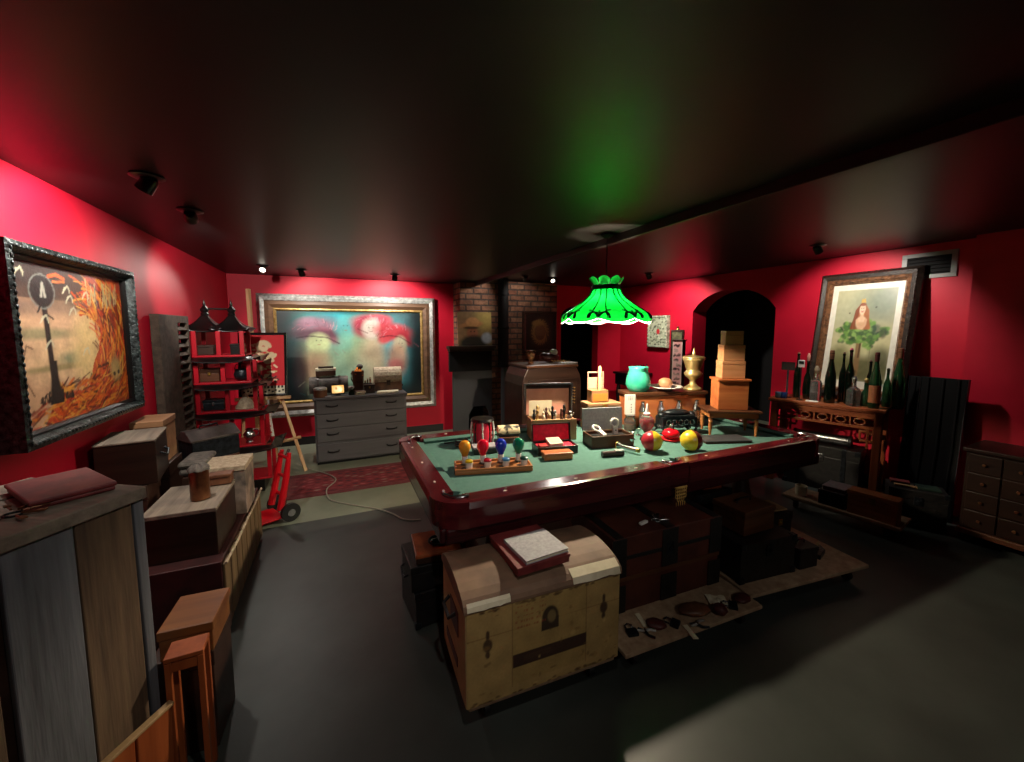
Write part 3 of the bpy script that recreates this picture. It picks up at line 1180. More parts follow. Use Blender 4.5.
tag(G().b2(-.03, .03, -.03, .03, 0, .012).out('red_packet', plain('red_cardboard', '#c02a2a', .5), None, p, F[3], bevel=.003), 'flat red packet in the nearer end of the red lined box, beside the card pack', 'packet')
F = base(545, 461, 573, 459)
chest('block_box', 'small plain brown box in front of the red lined box', 'box', F, .08, .045, M['oak'], .014, M['cherry'])

# tan box with the candle box on top
F = base(588, 431, 620, 429)
FW = F[4]
chest('tan_box', 'tan wooden box with clasp, under the small open box with candle', 'box', F, .16, HZ(F[0], F[1], 404) - ZB, M['tanwood'], .025, latch=M['brass'])
hb_ = HZ(F[0], F[1], 404) - ZB + .001
mt = Matrix.Translation(F[:3]) @ Matrix.Rotation(F[3], 4, 'Z')
p = mt @ Vector((FW * .16, .04, hb_))
cb = thing('candle_box', 'little wooden box with raised framed lid and orange label', 'box', p, F[3])
bw = FW * .52
g = G()
g.b2(0, bw, 0, .1, 0, .1)
b_ = g.out('body', M['tanwood'], cb, bevel=.003)
g = G()
g.b2(.01, bw - .01, -.003, 0, .012, .075)
g.out('label', plain('orange_paper', '#e08030', .6), b_)
g = G()
g.b2(0, bw, .09, .1, .101, .115).b2(0, .012, .09, .1, .115, .25).b2(bw - .012, bw, .09, .1, .115, .25).b2(.012, bw - .012, .09, .1, .236, .25)
l_ = g.out('lid', M['pinkframe'], cb, bevel=.002)
g = G()
g.b2(.012, bw - .012, .094, .098, .115, .2)
g.out('lid_panel', M['pink'], l_)
p = mt @ Vector((FW * .16 + bw * .55, .07, hb_ + .101))
t = thing('candle', 'tall cream candle standing in the little framed box', 'candle', p, 0)
g = G()
g.lathe([(.013, 0), (.0125, .19), (.009, .198), (0, .2)], 14)
g.out('wax', plain('cream_wax', '#e0cf8e', .4), t, smooth=1)
g = G()
g.cyl((0, 0, .198), (.002, 0, .21), .0015)
g.out('wick', M['mblack'], t)

# grey cloth case with cuffs
F = base(592, 449, 634, 446)
cw = F[4]
gc = thing('handcuff_case', 'open grey cloth case holding white cuffs', 'case', F[:3], F[3])
g = G()
g.b2(0, cw, 0, .17, 0, .012).b2(0, cw, 0, .012, .012, .085).b2(0, cw, .158, .17, .012, .085).b2(0, .012, .012, .158, .012, .085).b2(cw - .012, cw, .012, .158, .012, .085)
g.out('body', M['walnut'], gc, bevel=.003)
g = G()
g.b2(.012, cw - .012, .012, .158, .05, .062)
g.out('insert', M['mblack'], gc)
g = G()
g.b2(0, cw, 0, .014, 0, .165)
g.out('lid', M['greycase'], gc, (0, .172, .085), (R(-6), 0, 0), bevel=.003)
mt = Matrix.Translation(F[:3]) @ Matrix.Rotation(F[3], 4, 'Z')


def cuff(px, py, rz, tilt, label):
    p = mt @ Vector((px, py, .066 if tilt > R(-30) else .078))
    t = thing('handcuff', label, 'handcuff', p, (tilt, 0, F[3] + rz), 'cuffs in the grey case')
    g = G()
    g.tube([(.03 * math.cos(2 * PI * q / 16), 0, .085 + .03 * math.sin(2 * PI * q / 16)) for q in range(16)], .008, 6, True)
    g.out('bow', M['white'], t, smooth=1)
    g = G()
    g.b2(-.02, .02, -.011, .011, 0, .055)
    bb = g.out('lock_body', M['white'], t, bevel=.004)
    g = G()
    g.cyl((0, -.012, .03), (0, -.0105, .03), .006)
    g.out('keyhole', M['mblack'], bb)


cuff(cw * .7, .1, .1, R(-8), 'white cuff standing upright against the open grey lid')
cuff(cw * .34, .03, .5, R(-60), 'white cuff lying over the front of the grey case')
# silver tube and shell on the cloth beside it
p = P(629, 452, ZB)
t = thing('silver_torch', 'silver tube with flared end leaning by the grey case', 'torch', (p.x, p.y, ZB + .027), (0, 0, .3))
g = G()
g.cyl((-.0, -.06, 0), (0, .06, 0), .014, .014).cyl((0, .06, 0), (0, .085, 0), .014, .024)
g.out('tube', M['steel'], t, smooth=1)
g = G()
g.cyl((0, -.075, 0), (0, -.06, 0), .016).cyl((0, .085, 0), (0, .097, 0), .0255)
g.out('end_caps', M['brass'], t, smooth=1)
p = P(604, 458, ZB)
t = thing('leather_roll', 'short dark leather roll with pale buckle before the grey case', 'roll', (p.x, p.y + .02, ZB + .019), F[3])
g = G()
g.cyl((0, 0, 0), (.15, 0, 0), .019)
g.out('roll', M['darkwood'], t, smooth=1)
g = G()
g.b2(.09, .15, -.015, .015, .014, .022)
g.out('buckle', M['silver'], t, bevel=.002)

# glass urn with red liquid
p = P(649, 441, ZB)
t = thing('glass_urn', 'clear glass urn of red liquid with pointed stopper on a dark base', 'urn', (p.x, p.y + .03, ZB))
g = G()
g.lathe([(.045, 0), (.05, .006), (.045, .02), (.02, .03), (.015, .05)], 18)
g.out('base', M['iron'], t, smooth=1)
g = G()
g.lathe([(.014, .05), (.02, .06), (.045, .10), (.056, .14), (.05, .165), (.03, .19), (.018, .2)], 20, caps=False)
g.out('vessel', M['clearglass'], t, smooth=2)
g = G()
g.lathe([(0, .065), (.02, .068), (.042, .10), (.052, .138), (.05, .15), (0, .15)], 20)
g.out('red_liquid', M['redglass'], t, smooth=2)
g = G()
g.lathe([(.02, .2), (.026, .206), (.014, .215), (.011, .23), (.008, .27), (.0, .285)], 14)
g.out('stopper', M['white'], t, smooth=1)

# white domino sign on a glass jar
p = P(635.5, 432, ZB)
t = thing('specimen_jar', 'stout clear glass jar under the white card', 'jar', (p.x - .0, p.y + .07, ZB))
g = G()
g.lathe([(.0, .001), (.045, 0), (.048, .01), (.048, .09), (.035, .105), (.036, .115)], 20, caps=False)
g.out('glass', M['clearglass'], t, smooth=2)
g = G()
g.lathe([(.0, .003), (.043, .003), (.043, .06), (0, .062)], 18)
g.out('filling', M['leatherbrown'], t, smooth=1)
g = G()
g.lathe([(.04, .115), (.04, .128), (0, .13)], 18)
g.out('lid', M['steel'], t, smooth=1)
cardp = (p.x, p.y + .07, ZB + .131)
sh = Sheet(28, 50, '#e6e4de')
for j in range(3):
    for i in range(3):
        sh.rect(.26 + .17 * i, .36 + .17 * i, .72 + .07 * j, .76 + .07 * j, '#7d7f84')
for i, y_ in enumerate((.12, .24, .36, .5)):
    sh.blob(.6, y_, .06, .03, '#3a3a3e', .3)
sh.line([(.03, .0), (.03, 1)], .03, '#9a9a9a').line([(.97, 0), (.97, 1)], .03, '#9a9a9a')
o = sh.build('white_card', painted('printed_card'), None, .085, .165, Matrix(), .02)
o.matrix_world = Matrix.Translation(cardp) @ Matrix.Rotation(R(-18), 4, 'Z')
tag(o, 'upright white card with small grid and dots, left of the glass urn', 'card')

# long brown cabinet with small lanterns in front of it
F = base(632, 428, 704, 425)
cw = F[4]
F = (F[0] - .02, F[1] + .02, F[2], F[3], cw * 1.06)
hcab = HZ(F[0], F[1], 393) - ZB
chest('long_cabinet', 'long brown wooden cabinet carrying the teal jug and brass urn', 'cabinet', F, .2, hcab, M['cherry'], .03, M['walnut'], over=.012)
mtc = Matrix.Translation(F[:3]) @ Matrix.Rotation(F[3], 4, 'Z')
lant = ['tin lantern nearest the glass urn, before the long brown cabinet', 'second tin lantern from the glass urn, before the long brown cabinet',
        'tin lantern behind the black iron stove model', 'tin lantern beside the small wooden table leg']
for k in range(4):
    p = mtc @ Vector((F[4] * (.14 + .232 * k), -.045, 0))
    t = thing('tin_lantern', lant[k], 'lantern', p, k * .3, 'tin lanterns by the long cabinet')
    t.scale = (1.0, 1.0, 1.3)
    hh = .15 if k else .1
    g = G()
    g.lathe([(.034, 0), (.036, .012), (.03, .018)], 14)
    g.out('base', M['iron'], t, smooth=1)
    g = G()
    g.lathe([(.024, .018), (.028, .07), (.022, .11)], 14, caps=False)
    g.out('glass', M['clearglass'], t, smooth=2)
    g = G()
    for q in range(4):
        a = PI / 2 * q
        g.cyl((.029 * math.cos(a), .029 * math.sin(a), .018), (.026 * math.cos(a), .026 * math.sin(a), .112), .0035, n=6)
    g.lathe([(.03, .11), (.034, .118), (.02, .15), (.014, .17), (.018, .176), (0, .18)], 14)
    g.out('frame', M['steel'], t, smooth=1)
# teal jug
zt = ZB + hcab + .001
p = mtc @ Vector((F[4] * .17, .09, hcab + .001))
t = thing('jug', 'rounded teal glazed jug on the long brown cabinet', 'jug', p, R(75))
sc = 1.0
g = G()
g.lathe([(.075, 0), (.09, .02), (.105, .06), (.10, .11), (.085, .16), (.078, .19), (.085, .21), (.079, .21), (.07, .19), (.07, .17), (0, .16)], 28, caps=False)
g.out('body', M['teal'], t, smooth=2)
g = G()
g.tube([(.08, 0, .18), (.12, 0, .17), (.135, 0, .13), (.125, 0, .09), (.1, 0, .07)], [.01, .012, .012, .011, .01], 8)
g.out('handle', M['teal'], t, smooth=2)
g = G()
g.surf(lambda a, b: Vector((-.07 - .035 * b * math.sin(PI * a), -.03 + .06 * a, .17 + .045 * b)), 8, 4)
g.out('spout', M['teal'], t, smooth=2, solid=.008)
# white dish with brown ball
p = mtc @ Vector((F[4] * .53, .09, hcab + .001))
t = thing('dish', 'wide white dish on the long brown cabinet', 'dish', p)
g = G()
g.lathe([(0, .0), (.05, .0), (.06, .008), (.12, .026), (.145, .034), (.143, .04), (.11, .032), (.05, .012), (0, .012)], 30, caps=False)
g.out('bowl', M['white'], t, smooth=2)
tag(G().sph((0, 0, .05), (.06, .06, .05), 20, 10).out('clay_ball', plain('tan_clay', '#b07d5c', .35), None, (p.x, p.y, p.z + .012), smooth=2), 'tan rounded ball sitting in the white dish', 'ball')
# brass urn
p = mtc @ Vector((F[4] * .90, .09, hcab + .001))
t = thing('brass_urn', 'pale brass covered urn with footed stem and pointed finial', 'urn', p)
g = G()
g.lathe([(.075, 0), (.078, .012), (.06, .025), (.045, .035), (.03, .05), (.024, .08), (.034, .095), (.065, .12), (.078, .145), (.06, .165), (.055, .175), (.065, .20), (.085, .26), (.095, .272), (.088, .278)], 28)
g.out('vessel', M['urnbrass'], t, smooth=2)
g = G()
g.lathe([(.088, .279), (.10, .284), (.085, .296), (.03, .304), (.012, .312), (.016, .326), (.008, .345), (.005, .365), (0, .372)], 24)
g.out('lid', M['urnbrass'], t, smooth=2)

# black iron stove model
p = P(680, 434, ZB)
t = thing('iron_stove_model', 'black ornate cast iron miniature stove with curled feet behind the balls', 'ornament', (p.x, p.y + .045, ZB), R(-15))
g = G()
g.b2(-.15, .15, -.06, .06, .07, .14).b2(-.13, .13, -.07, .07, .14, .155)
g.out('body', M['iron'], t, bevel=.012)
g = G()
g.sph((0, 0, .165), (.11, .055, .03)).sph((-.13, 0, .15), (.03, .04, .025)).sph((.13, 0, .15), (.03, .04, .025))
g.out('cover', M['iron'], t, smooth=2)
for sx in (-1, 1):
    for sy in (-1, 1):
        g = G()
        pts = [(sx * .12, sy * .04, .09), (sx * .15, sy * .055, .06), (sx * .13, sy * .06, .03), (sx * .15, sy * .07, .01), (sx * .175, sy * .075, .02)]
        g.tube(pts, [.014, .013, .011, .01, .007], 8)
        g.out('foot', M['iron'], t, smooth=2)
g = G()
for k in range(5):
    g.tube([((k - 2) * .05 + .018 * math.cos(2 * PI * q / 10), -.063, .10 + .022 * math.sin(2 * PI * q / 10)) for q in range(10)], .004, 6, True)
g.out('scrollwork', M['steel'], t, smooth=1)
# red cup on a red saucer
p = P(674, 441, ZB)
t = thing('red_bowl', 'shiny red covered bowl on a red saucer between the two balls', 'bowl', (p.x, p.y + .03, ZB))
g = G()
g.lathe([(.05, 0), (.075, .008), (.078, .014), (.05, .012), (0, .012)], 24)
g.out('saucer', M['redpaint'], t, smooth=2)
g = G()
g.lathe([(.035, .012), (.06, .03), (.066, .05), (.05, .075), (.02, .088), (0, .09)], 24)
g.out('bowl', plain('bright_red_glaze', '#d01020', .12), t, smooth=2)
g = G()
g.lathe([(.018, .088), (.022, .097), (.012, .106), (.016, .116), (0, .124)], 14)
g.out('finial', M['steel'], t, smooth=2)


def ball(u, v, r, rz, label, ca, cb_):
    p = P(u, v, ZB)
    t = thing('ball', label, 'ball', (p.x, p.y + r * .35, ZB + r), (0, 0, rz), 'two tone balls')
    for nm, s0, c in (('first_half', 0, ca), ('second_half', PI, cb_)):
        g = G()
        g.surf(lambda a, b: Vector((r * math.sin(PI * b) * math.cos(s0 + PI * a), r * math.sin(PI * b) * math.sin(s0 + PI * a), -r * math.cos(PI * b) * .98)), 14, 16)
        g.out(nm, c, t, smooth=2)


yel = plain('yellow_ball_paint', '#cdb02c', .3)
rdp = plain('red_ball_paint', '#a82434', .3)
mrp = plain('maroon_ball_paint', '#5a1a20', .3)
ball(654, 452, .070, R(58), 'red and yellow painted ball beside the glass urn', rdp, yel)
ball(694, 452, .073, R(76), 'yellow and maroon painted ball beside the flat slate', yel, mrp)
# flat slate and silver clutter
F = base(706, 444, 752, 443)
chest('slate', 'flat grey slate with wooden edge, under the small wooden table', 'slate', (F[0], F[1], ZB, F[3], F[4]), .17, .02, M['walnut'], .008, M['grey'])
for k, (u, v, lab) in enumerate([(634, 440, 'small pewter thimble cup in front of the glass jar'), (640, 436, 'little pewter bell between the jar and the glass urn'), (636, 446, 'tiny pewter goblet beside the silver tube')]):
    p = P(u, v, ZB)
    g = G()
    g.lathe([(.02, 0), (.022, .004), (.007, .01), (.006, .025), (.016, .04), (.018, .055), (.015, .055), (0, .04)], 14)
    tag(g.out('goblet', M['steel'], None, (p.x - .03 * (k == 2), p.y + .02, ZB), smooth=1), lab, 'goblet', 'pewter cups by the jar')

# small table with turned legs and four stacked boxes
fl, fr = P(713, 434.5, ZB), P(753, 440.5, ZB)
st = thing('side_table', 'low wooden table with turned legs standing on the pool table', 'table', ((fl.x + fr.x) / 2 + .10, (fl.y + fr.y) / 2 + .12, ZB), R(-32))
hz = .20
g = G()
g.b2(-.2, .2, -.13, .13, hz - .018, hz)
g.out('tabletop', M['walnut'], st, bevel=.004)
g = G()
g.b2(-.18, .18, -.11, -.098, hz - .06, hz - .018).b2(-.18, .18, .098, .11, hz - .06, hz - .018).b2(-.18, -.168, -.11, .11, hz - .06, hz - .018).b2(.168, .18, -.11, .11, hz - .06, hz - .018)
g.out('apron', M['oak'], st)
for sx in (-1, 1):
    for sy in (-1, 1):
        g = G()
        g.lathe([(.010, 0), (.008, .012), (.011, .03), (.016, .07), (.013, .1), (.017, .11), (.013, .118), (.017, .13)], 12, (sx * .168, sy * .098, 0))
        g.out('leg', M['oak'], st, smooth=1)
zz = ZB + hz + .001
x_, y_ = st.location.x, st.location.y
blabs = ['large cherry wood box with overhanging lid, bottom of the four box stack', 'plain cherry wood box, second from the bottom of the stack', 'plain tan box, third up in the stack of wooden boxes', 'smallest tan box on top of the stack of wooden boxes']
vt = [379, 361, 345, 331]
ws = [.225, .175, .16, .135]
for k in range(4):
    a = -30
    F = F0(x_ - .005, y_ + .0, zz, a, ws[k], ws[k] * .72)
    zt = HZ(F[0] + .05, F[1] - .03, vt[k])
    chest('wooden_box', blabs[k], 'box', F, ws[k] * .72, zt - zz, [M['cherry'], M['boxwood'], M['boxwood'], M['boxwood']][k], .018 if k == 0 else .03, over=.012 if k == 0 else .001, group='four stacked wooden boxes')
    zz = zt + .001

# ---------------------------------------------------------------- framed pictures
def ring(g, w, h, wid, d0, d1, inset=0):
    """four mitred rails, outer size w x h in local x-z from z=0; the face slopes from depth d0 (outer) to d1 (inner), back at +y"""
    x0, x1, z0, z1 = -w / 2 + inset, w / 2 - inset, inset, h - inset
    o = [(x0, z0), (x1, z0), (x1, z1), (x0, z1)]
    i = [(x0 + wid, z0 + wid), (x1 - wid, z0 + wid), (x1 - wid, z1 - wid), (x0 + wid, z1 - wid)]
    md = [((a[0] + b[0]) / 2, (a[1] + b[1]) / 2) for a, b in zip(o, i)]
    dm = min(d0, d1) - abs(d0 - d1) * .1 - wid * .12
    bm = g.bm
    for k in range(4):
        k2 = (k + 1) % 4
        prof = []
        for c in (k, k2):
            prof.append([Vector((o[c][0], 0, o[c][1])), Vector((o[c][0], d0, o[c][1])), Vector((md[c][0], dm, md[c][1])), Vector((i[c][0], d1, i[c][1])), Vector((i[c][0], 0, i[c][1]))])
        va = [bm.verts.new(g.M @ p) for p in prof[0]]
        vb = [bm.verts.new(g.M @ p) for p in prof[1]]
        for q in range(5):
            q2 = (q + 1) % 5
            bm.faces.new((va[q], vb[q], vb[q2], va[q2]))
        bm.faces.new(va)
        bm.faces.new(list(reversed(vb)))
    return g


def carve(g, w, h, inset, step, r, depth):
    x0, x1, z0, z1 = -w / 2 + inset, w / 2 - inset, inset, h - inset
    for (ax, az, bx, bz) in ((x0, z0, x1, z0), (x1, z0, x1, z1), (x1, z1, x0, z1), (x0, z1, x0, z0)):
        L = math.hypot(bx - ax, bz - az)
        n = int(L / step)
        for k in range(n):
            t = (k + .5) / n
            hx = r * (1.5 if abs(bx - ax) > .01 else 1)
            hz = r * (1.5 if abs(bz - az) > .01 else 1)
            g.sph((ax + (bx - ax) * t, depth, az + (bz - az) * t), (hx, r * .8, hz), 8, 4)


def picture(label, loc, rot, w, h, layers, sheet, mat, cat='picture', name='framed_picture', carves=None, depth=0):
    t = thing(name, label, cat, loc, rot)
    ins = 0
    for k, (nm, wid, d0, d1, mt_) in enumerate(layers):
        g = ring(G(), w, h, wid, d0, d1, ins)
        if carves and k in carves:
            st_, r_ = carves[k]
            carve(g, w, h, ins + wid * .5, st_, r_, min(d0, d1) - .004)
        g.out(nm, mt_, t, smooth=1 if (carves and k in carves) else 0)
        ins += wid
    cw, ch = w - 2 * ins, h - 2 * ins
    dd = layers[-1][3] + .012
    sheet.build('canvas', mat, t, cw + .004, ch + .004, Matrix.Translation((0, dd, ins - .002)), .006)
    g = G()
    g.b2(-w / 2 + .02, w / 2 - .02, dd + .007, max(dd + .012, 0), .02, h - .02)
    g.out('backing', M['darkwood'], t)
    return t


CANV = painted('oil_on_canvas', .42)

# ---- left wall: fiery swirl beside a dark tower
sh = Sheet(150, 128, '#cfa078')
sh.asp = 1.15
sh.rect(0, 1, .78, 1, '#2e221d').blob(.5, .8, .8, .06, '#5a4030', 1, .6).blob(.8, .93, .35, .16, '#4a3524', .8)
sh.blob(.18, .72, .4, .05, '#5c4a44', 1).blob(.62, .76, .3, .04, '#6d5a48', 1)
sh.blob(.3, .5, .4, .2, '#d9ac86', 1).blob(.45, .4, .3, .14, '#e2b98a', 1)
sh.blob(.2, .57, .28, .035, '#8f8a62', .9, .8).blob(.48, .40, .14, .05, '#7d8a66', .8, .9).blob(.32, .35, .3, .02, '#a08b5e', .9)
sh.blob(.62, .42, .16, .3, '#f0c987', .9)
cx, cy = .46, .46                                  # the swirl: a wave of strokes along turning arcs
dx, dy = (sh.S - cx) * 1.15, sh.T - cy
rr_, aa_ = np.hypot(dx, dy), np.arctan2(dy, dx)
sh.mix(((rr_ > .27 + .05 * np.sin(aa_ * 3)) & (aa_ < 1.25) & (aa_ > -2.2)) * .95, '#c8481a')
sh.mix(((rr_ > .40) & (aa_ < .8) & (aa_ > -1.2)) * .6, '#7d2412')
for k in range(520):
    a0 = rnd.uniform(-2.3, 1.15)
    rr = rnd.uniform(.27, .72)
    da = rnd.uniform(.05, .11)
    tw = rnd.uniform(-.02, .03)
    pts = [(cx + (rr + tw * q) * math.cos(a0 + q * da) / 1.15, cy + (rr + tw * q) * math.sin(a0 + q * da)) for q in range(5)]
    c = rnd.choice(['#e85a18', '#d8380f', '#f08a24', '#a8280e', '#f4a63a', '#6d1c10', '#e8701c', '#3d1410', '#f0b050'])
    sh.line(pts, rnd.uniform(.005, .012), c, .85, .6)
for k in range(120):
    x = rnd.uniform(0, 1)
    y = rnd.uniform(0, .2 - .06 * math.cos(x * 6))
    sh.line([(x, y), (x + rnd.uniform(.03, .1), y + rnd.uniform(-.01, .06))], rnd.uniform(.006, .014), rnd.choice(['#d8701c', '#b83410', '#8a2410', '#e89a34', '#5c1a14', '#c84a14', '#3a1410']), .8, .6)
for k in range(46):                                 # crest of flames and branches
    a = rnd.uniform(.6, 2.4)
    x, y = .68 + .16 * math.cos(a), .66 + .10 * math.sin(a)
    sh.line([(x, y), (x + .07 * math.cos(a + .5), y + .06 * math.sin(a + .5))], .007, rnd.choice(['#f0a024', '#ffd060', '#7d2c40', '#5c2038', '#e86a18']), .9, .6)
sh.blob(.86, .28, .06, .09, '#b89a5c', .7, .9).blob(.84, .24, .014, .018, '#3a2a1c', .4).blob(.89, .25, .014, .018, '#3a2a1c', .4)
sh.line([(.27, .2), (.26, .45), (.255, .62), (.245, .78)], .028, '#231a18').mix(np.clip((.035 + .16 * np.clip(.3 - sh.T, 0, 1) - np.abs(sh.S - .275)) / .015, 0, 1) * (sh.T > .12) * (sh.T < .4), '#1f1715')
sh.blob(.245, .83, .085, .1, '#15100f', .2).blob(.245, .83, .1, .115, '#9a9488', .12, .0)
sh.line([(.245 + .09 * math.cos(2 * PI * q / 20), .83 + .105 * math.sin(2 * PI * q / 20)) for q in range(21)], .006, '#7c8078', .8)
for k, (x, y) in enumerate([(.1, .93), (.43, .86), (.47, .72), (.6, .84), (.24, .66), (.26, .5), (.56, .44), (.45, .8)]):
    sh.line([(x + .03 * math.cos(q * 1.1), y + .028 * math.sin(q * 1.7)) for q in range(7)], .006, '#d8d2b0', .8)
for k in range(26):
    x = rnd.uniform(.62, .95)
    sh.line([(x, rnd.uniform(.76, .82)), (x + rnd.uniform(-.03, .03), rnd.uniform(.86, .97))], .007, rnd.choice(['#c8bf88', '#a89a6c', '#6c8468', '#d8a860']), .8)
sh.line([(.3, .93), (.36, .95), (.42, .93)], .014, '#d05c24').line([(.33, .9), (.42, .91)], .01, '#c86a30')
sh.line([(.235, .80), (.25, .88), (.262, .80)], .012, '#b8b4a4', .8).line([(.245, .78), (.2, .70)], .008, '#1f1715').line([(.25, .7), (.31, .66)], .007, '#1f1715')
for k in range(30):
    x = rnd.uniform(.15, .42)
    sh.line([(x, .14), (x + rnd.uniform(-.01, .01), .14 + rnd.uniform(.02, .09) * (1 - abs(x - .28) * 4))], .008, '#1f1715', .9)
sh.line([(.12, .2), (.05, .35), (.1, .5), (.14, .48)], .007, '#6d4a34', .9)
sh.noise_mul(14, .25, 3).noise_mul(50, .18, 9)
sh.C = sh.C * .72
picture('large painting of an orange swirl and dark tower in black carved frame on left wall', (XL + .004, 2.71, 1.112), R(90), 1.06, .835,
        [('outer_frame', .042, -.108, -.084, M['pewter']), ('inner_frame', .02, -.08, -.07, M['black'])], sh, CANV, 'painting', 'painting', {0: (.028, .008)})

# ---- back wall: dreamy figures in wide hats
sh = Sheet(190, 112, '#0c1a1c')
sh.asp = 1.65
sh.blob(.42, .45, .42, .6, '#1d5c62', 1.2).blob(.40, .5, .28, .5, '#3fae9c', 1.1).blob(.38, .82, .16, .3, '#2ea0b0', .9, .8)
sh.blob(.80, .48, .14, .4, '#5fa8b0', 1, .8).blob(.15, .7, .16, .22, '#1f6870', 1, .7).blob(.9, .85, .1, .14, '#4f7078', .9, .6)
sh.blob(.25, .38, .12, .35, '#b8b07e', 1, .85).blob(.50, .5, .12, .34, '#a8b88a', 1, .8).blob(.64, .42, .08, .42, '#c8a888', 1, .8)
sh.blob(.24, .80, .16, .12, '#8a6474', .7, .9, 8).blob(.20, .87, .08, .06, '#a4788c', .7, .8).blob(.34, .72, .1, .07, '#8c4658', .7, .85, -30).blob(.25, .74, .17, .05, '#5a3444', .7, .8)
sh.blob(.26, .64, .075, .11, '#c0cc96', .5, .95).blob(.235, .36, .10, .16, '#b88a70', .9, .7).blob(.12, .3, .06, .3, '#4a2438', .9, .8)
sh.blob(.44, .82, .07, .12, '#5aaeb0', .7, .8).blob(.44, .66, .05, .12, '#7cc0a8', .8, .7)
sh.blob(.62, .88, .13, .09, '#b83850', .6, .9).blob(.575, .80, .08, .10, '#a83048', .6, .85).blob(.70, .9, .08, .07, '#c84858', .6, .85)
sh.blob(.625, .80, .065, .12, '#d8cabc', .5, .95).blob(.66, .84, .03, .09, '#cfa8a0', .5, .8)
sh.line([(.625 + .03 * math.cos(q * .7) * (1 - q * .05), .8 + .05 * math.sin(q * .7) * (1 - q * .05)) for q in range(16)], .008, '#9a948c', .6)
sh.blob(.80, .76, .14, .10, '#c03440', .6, .95, -8).blob(.88, .67, .07, .06, '#a82838', .6, .9, -40).blob(.73, .70, .06, .07, '#c23a44', .6, .9, 30)
sh.blob(.84, .60, .05, .11, '#b8c0a0', .5, .9).blob(.82, .44, .07, .2, '#c89c80', .7, .85).blob(.80, .36, .06, .08, '#c06868', .8, .8)
sh.blob(.60, .38, .10, .22, '#d4c4a0', 1, .7).blob(.45, .26, .16, .18, '#9ab8a0', 1.2, .6).blob(.5, .02, .5, .1, '#1a1c20', 1.2, .7)
sh.blob(.0, .5, .07, 1, '#070f12', 1.2, .9).blob(1., .5, .06, 1, '#0a1418', 1.2, .9).blob(.5, 1., .5, .03, '#132428', 1, .6)
for (cx_, cy_, rx_, ry_, c1) in ((.25, .80, .155, .11, '#6a4654'), (.62, .87, .12, .085, '#8c2436'), (.80, .76, .135, .095, '#94202e')):
    for k in range(26):                             # feathered strokes on the hats
        a = rnd.uniform(0, PI)
        q = rnd.uniform(.5, 1)
        x, y = cx_ + rx_ * q * math.cos(a), cy_ + ry_ * q * math.sin(a) - .02
        sh.line([(x, y), (x + .022 * math.cos(a + .9), y + .05 * math.sin(a + .9))], .005, rnd.choice([c1, '#c87484', '#d89aa4', c1]), .5)
sh.line([(.12, .70), (.2, .72), (.32, .70), (.40, .63)], .010, '#3c1c2c', .7).line([(.53, .80), (.6, .75)], .008, '#5a1424', .6).line([(.69, .70), (.76, .72), (.84, .70), (.92, .62)], .009, '#5a1420', .7)
for (cx_, cy_, s_) in ((.26, .655, 1), (.445, .82, .9), (.625, .80, 1), (.842, .61, .8)):
    sh.blob(cx_ - .014 * s_, cy_ + .015, .006 * s_, .006, '#3c4a44', .6, .7).blob(cx_ + .016 * s_, cy_ + .015, .006 * s_, .006, '#3c4a44', .6, .7).line([(cx_ - .006, cy_ - .035), (cx_ + .010, cy_ - .035)], .005, '#9a4a4c', .6).line([(cx_ + .002, cy_ + .01), (cx_ + .004, cy_ - .012)], .003, '#8a8a70', .5)
sh.blob(.0, .3, .13, .9, '#0b1c20', 1, .8).blob(1., .3, .10, .8, '#0b1c20', 1, .8).blob(.5, -.02, .6, .12, '#14181c', 1, .7)
for k in range(40):
    x, y = rnd.uniform(.1, .95), rnd.uniform(.05, .95)
    sh.line([(x, y), (x + rnd.uniform(-.05, .05), y + rnd.uniform(-.06, .06))], .006, rnd.choice(['#2c7c80', '#c8d0b0', '#8c4050', '#144048', '#b05868']), .25)
sh.noise_mul(7, .35, 21).noise_mul(40, .12, 5)
sh.C = sh.C * .82
picture('very large dreamy painting of pale figures in wide red hats, wide silver frame', (.225, YB - .006, .415), R(0), 2.31, 1.645,
        [('outer_frame', .085, -.06, -.09, M['silver']), ('middle_frame', .10, -.075, -.05, M['brownframe']), ('gold_slip', .032, -.06, -.045, M['gold'])], sh, CANV, 'painting', 'painting', {0: (.05, .012)})

# ---- right wall: tree picture leaning behind the bottles
sh = Sheet(110, 150, '#ded8c6')
sh.asp = .73
iw = .16
X0, X1, Y0_, Y1_ = .085, .915, .07, .945
sh.rect(X0, X1, Y0_, Y1_, '#b8b088')
inn = ((sh.S > X0) & (sh.S < X1) & (sh.T > Y0_) & (sh.T < Y1_)).astype(float)
keep = sh.C.copy()
sh.blob(.35, .75, .4, .2, '#a8a888', 1.2, .8).blob(.75, .82, .3, .2, '#6c7a68', 1.2, .8).blob(.55, .45, .4, .15, '#c8c08c', 1, .7)
sh.blob(.5, .18, .6, .12, '#5c5a34', .6, .9).blob(.24, .3, .14, .1, '#6c6c40', .8, .8).blob(.8, .3, .14, .1, '#4c4c30', .8, .8)
sh.line([(.5, .14), (.5, .3), (.49, .48)], .034, '#8a6a44', .95).line([(.5, .16), (.45, .12)], .02, '#6c5030').line([(.51, .3), (.515, .48)], .012, '#5a4028')
sh.line([(.66, .2), (.66, .46)], .006, '#7a7050', .8)
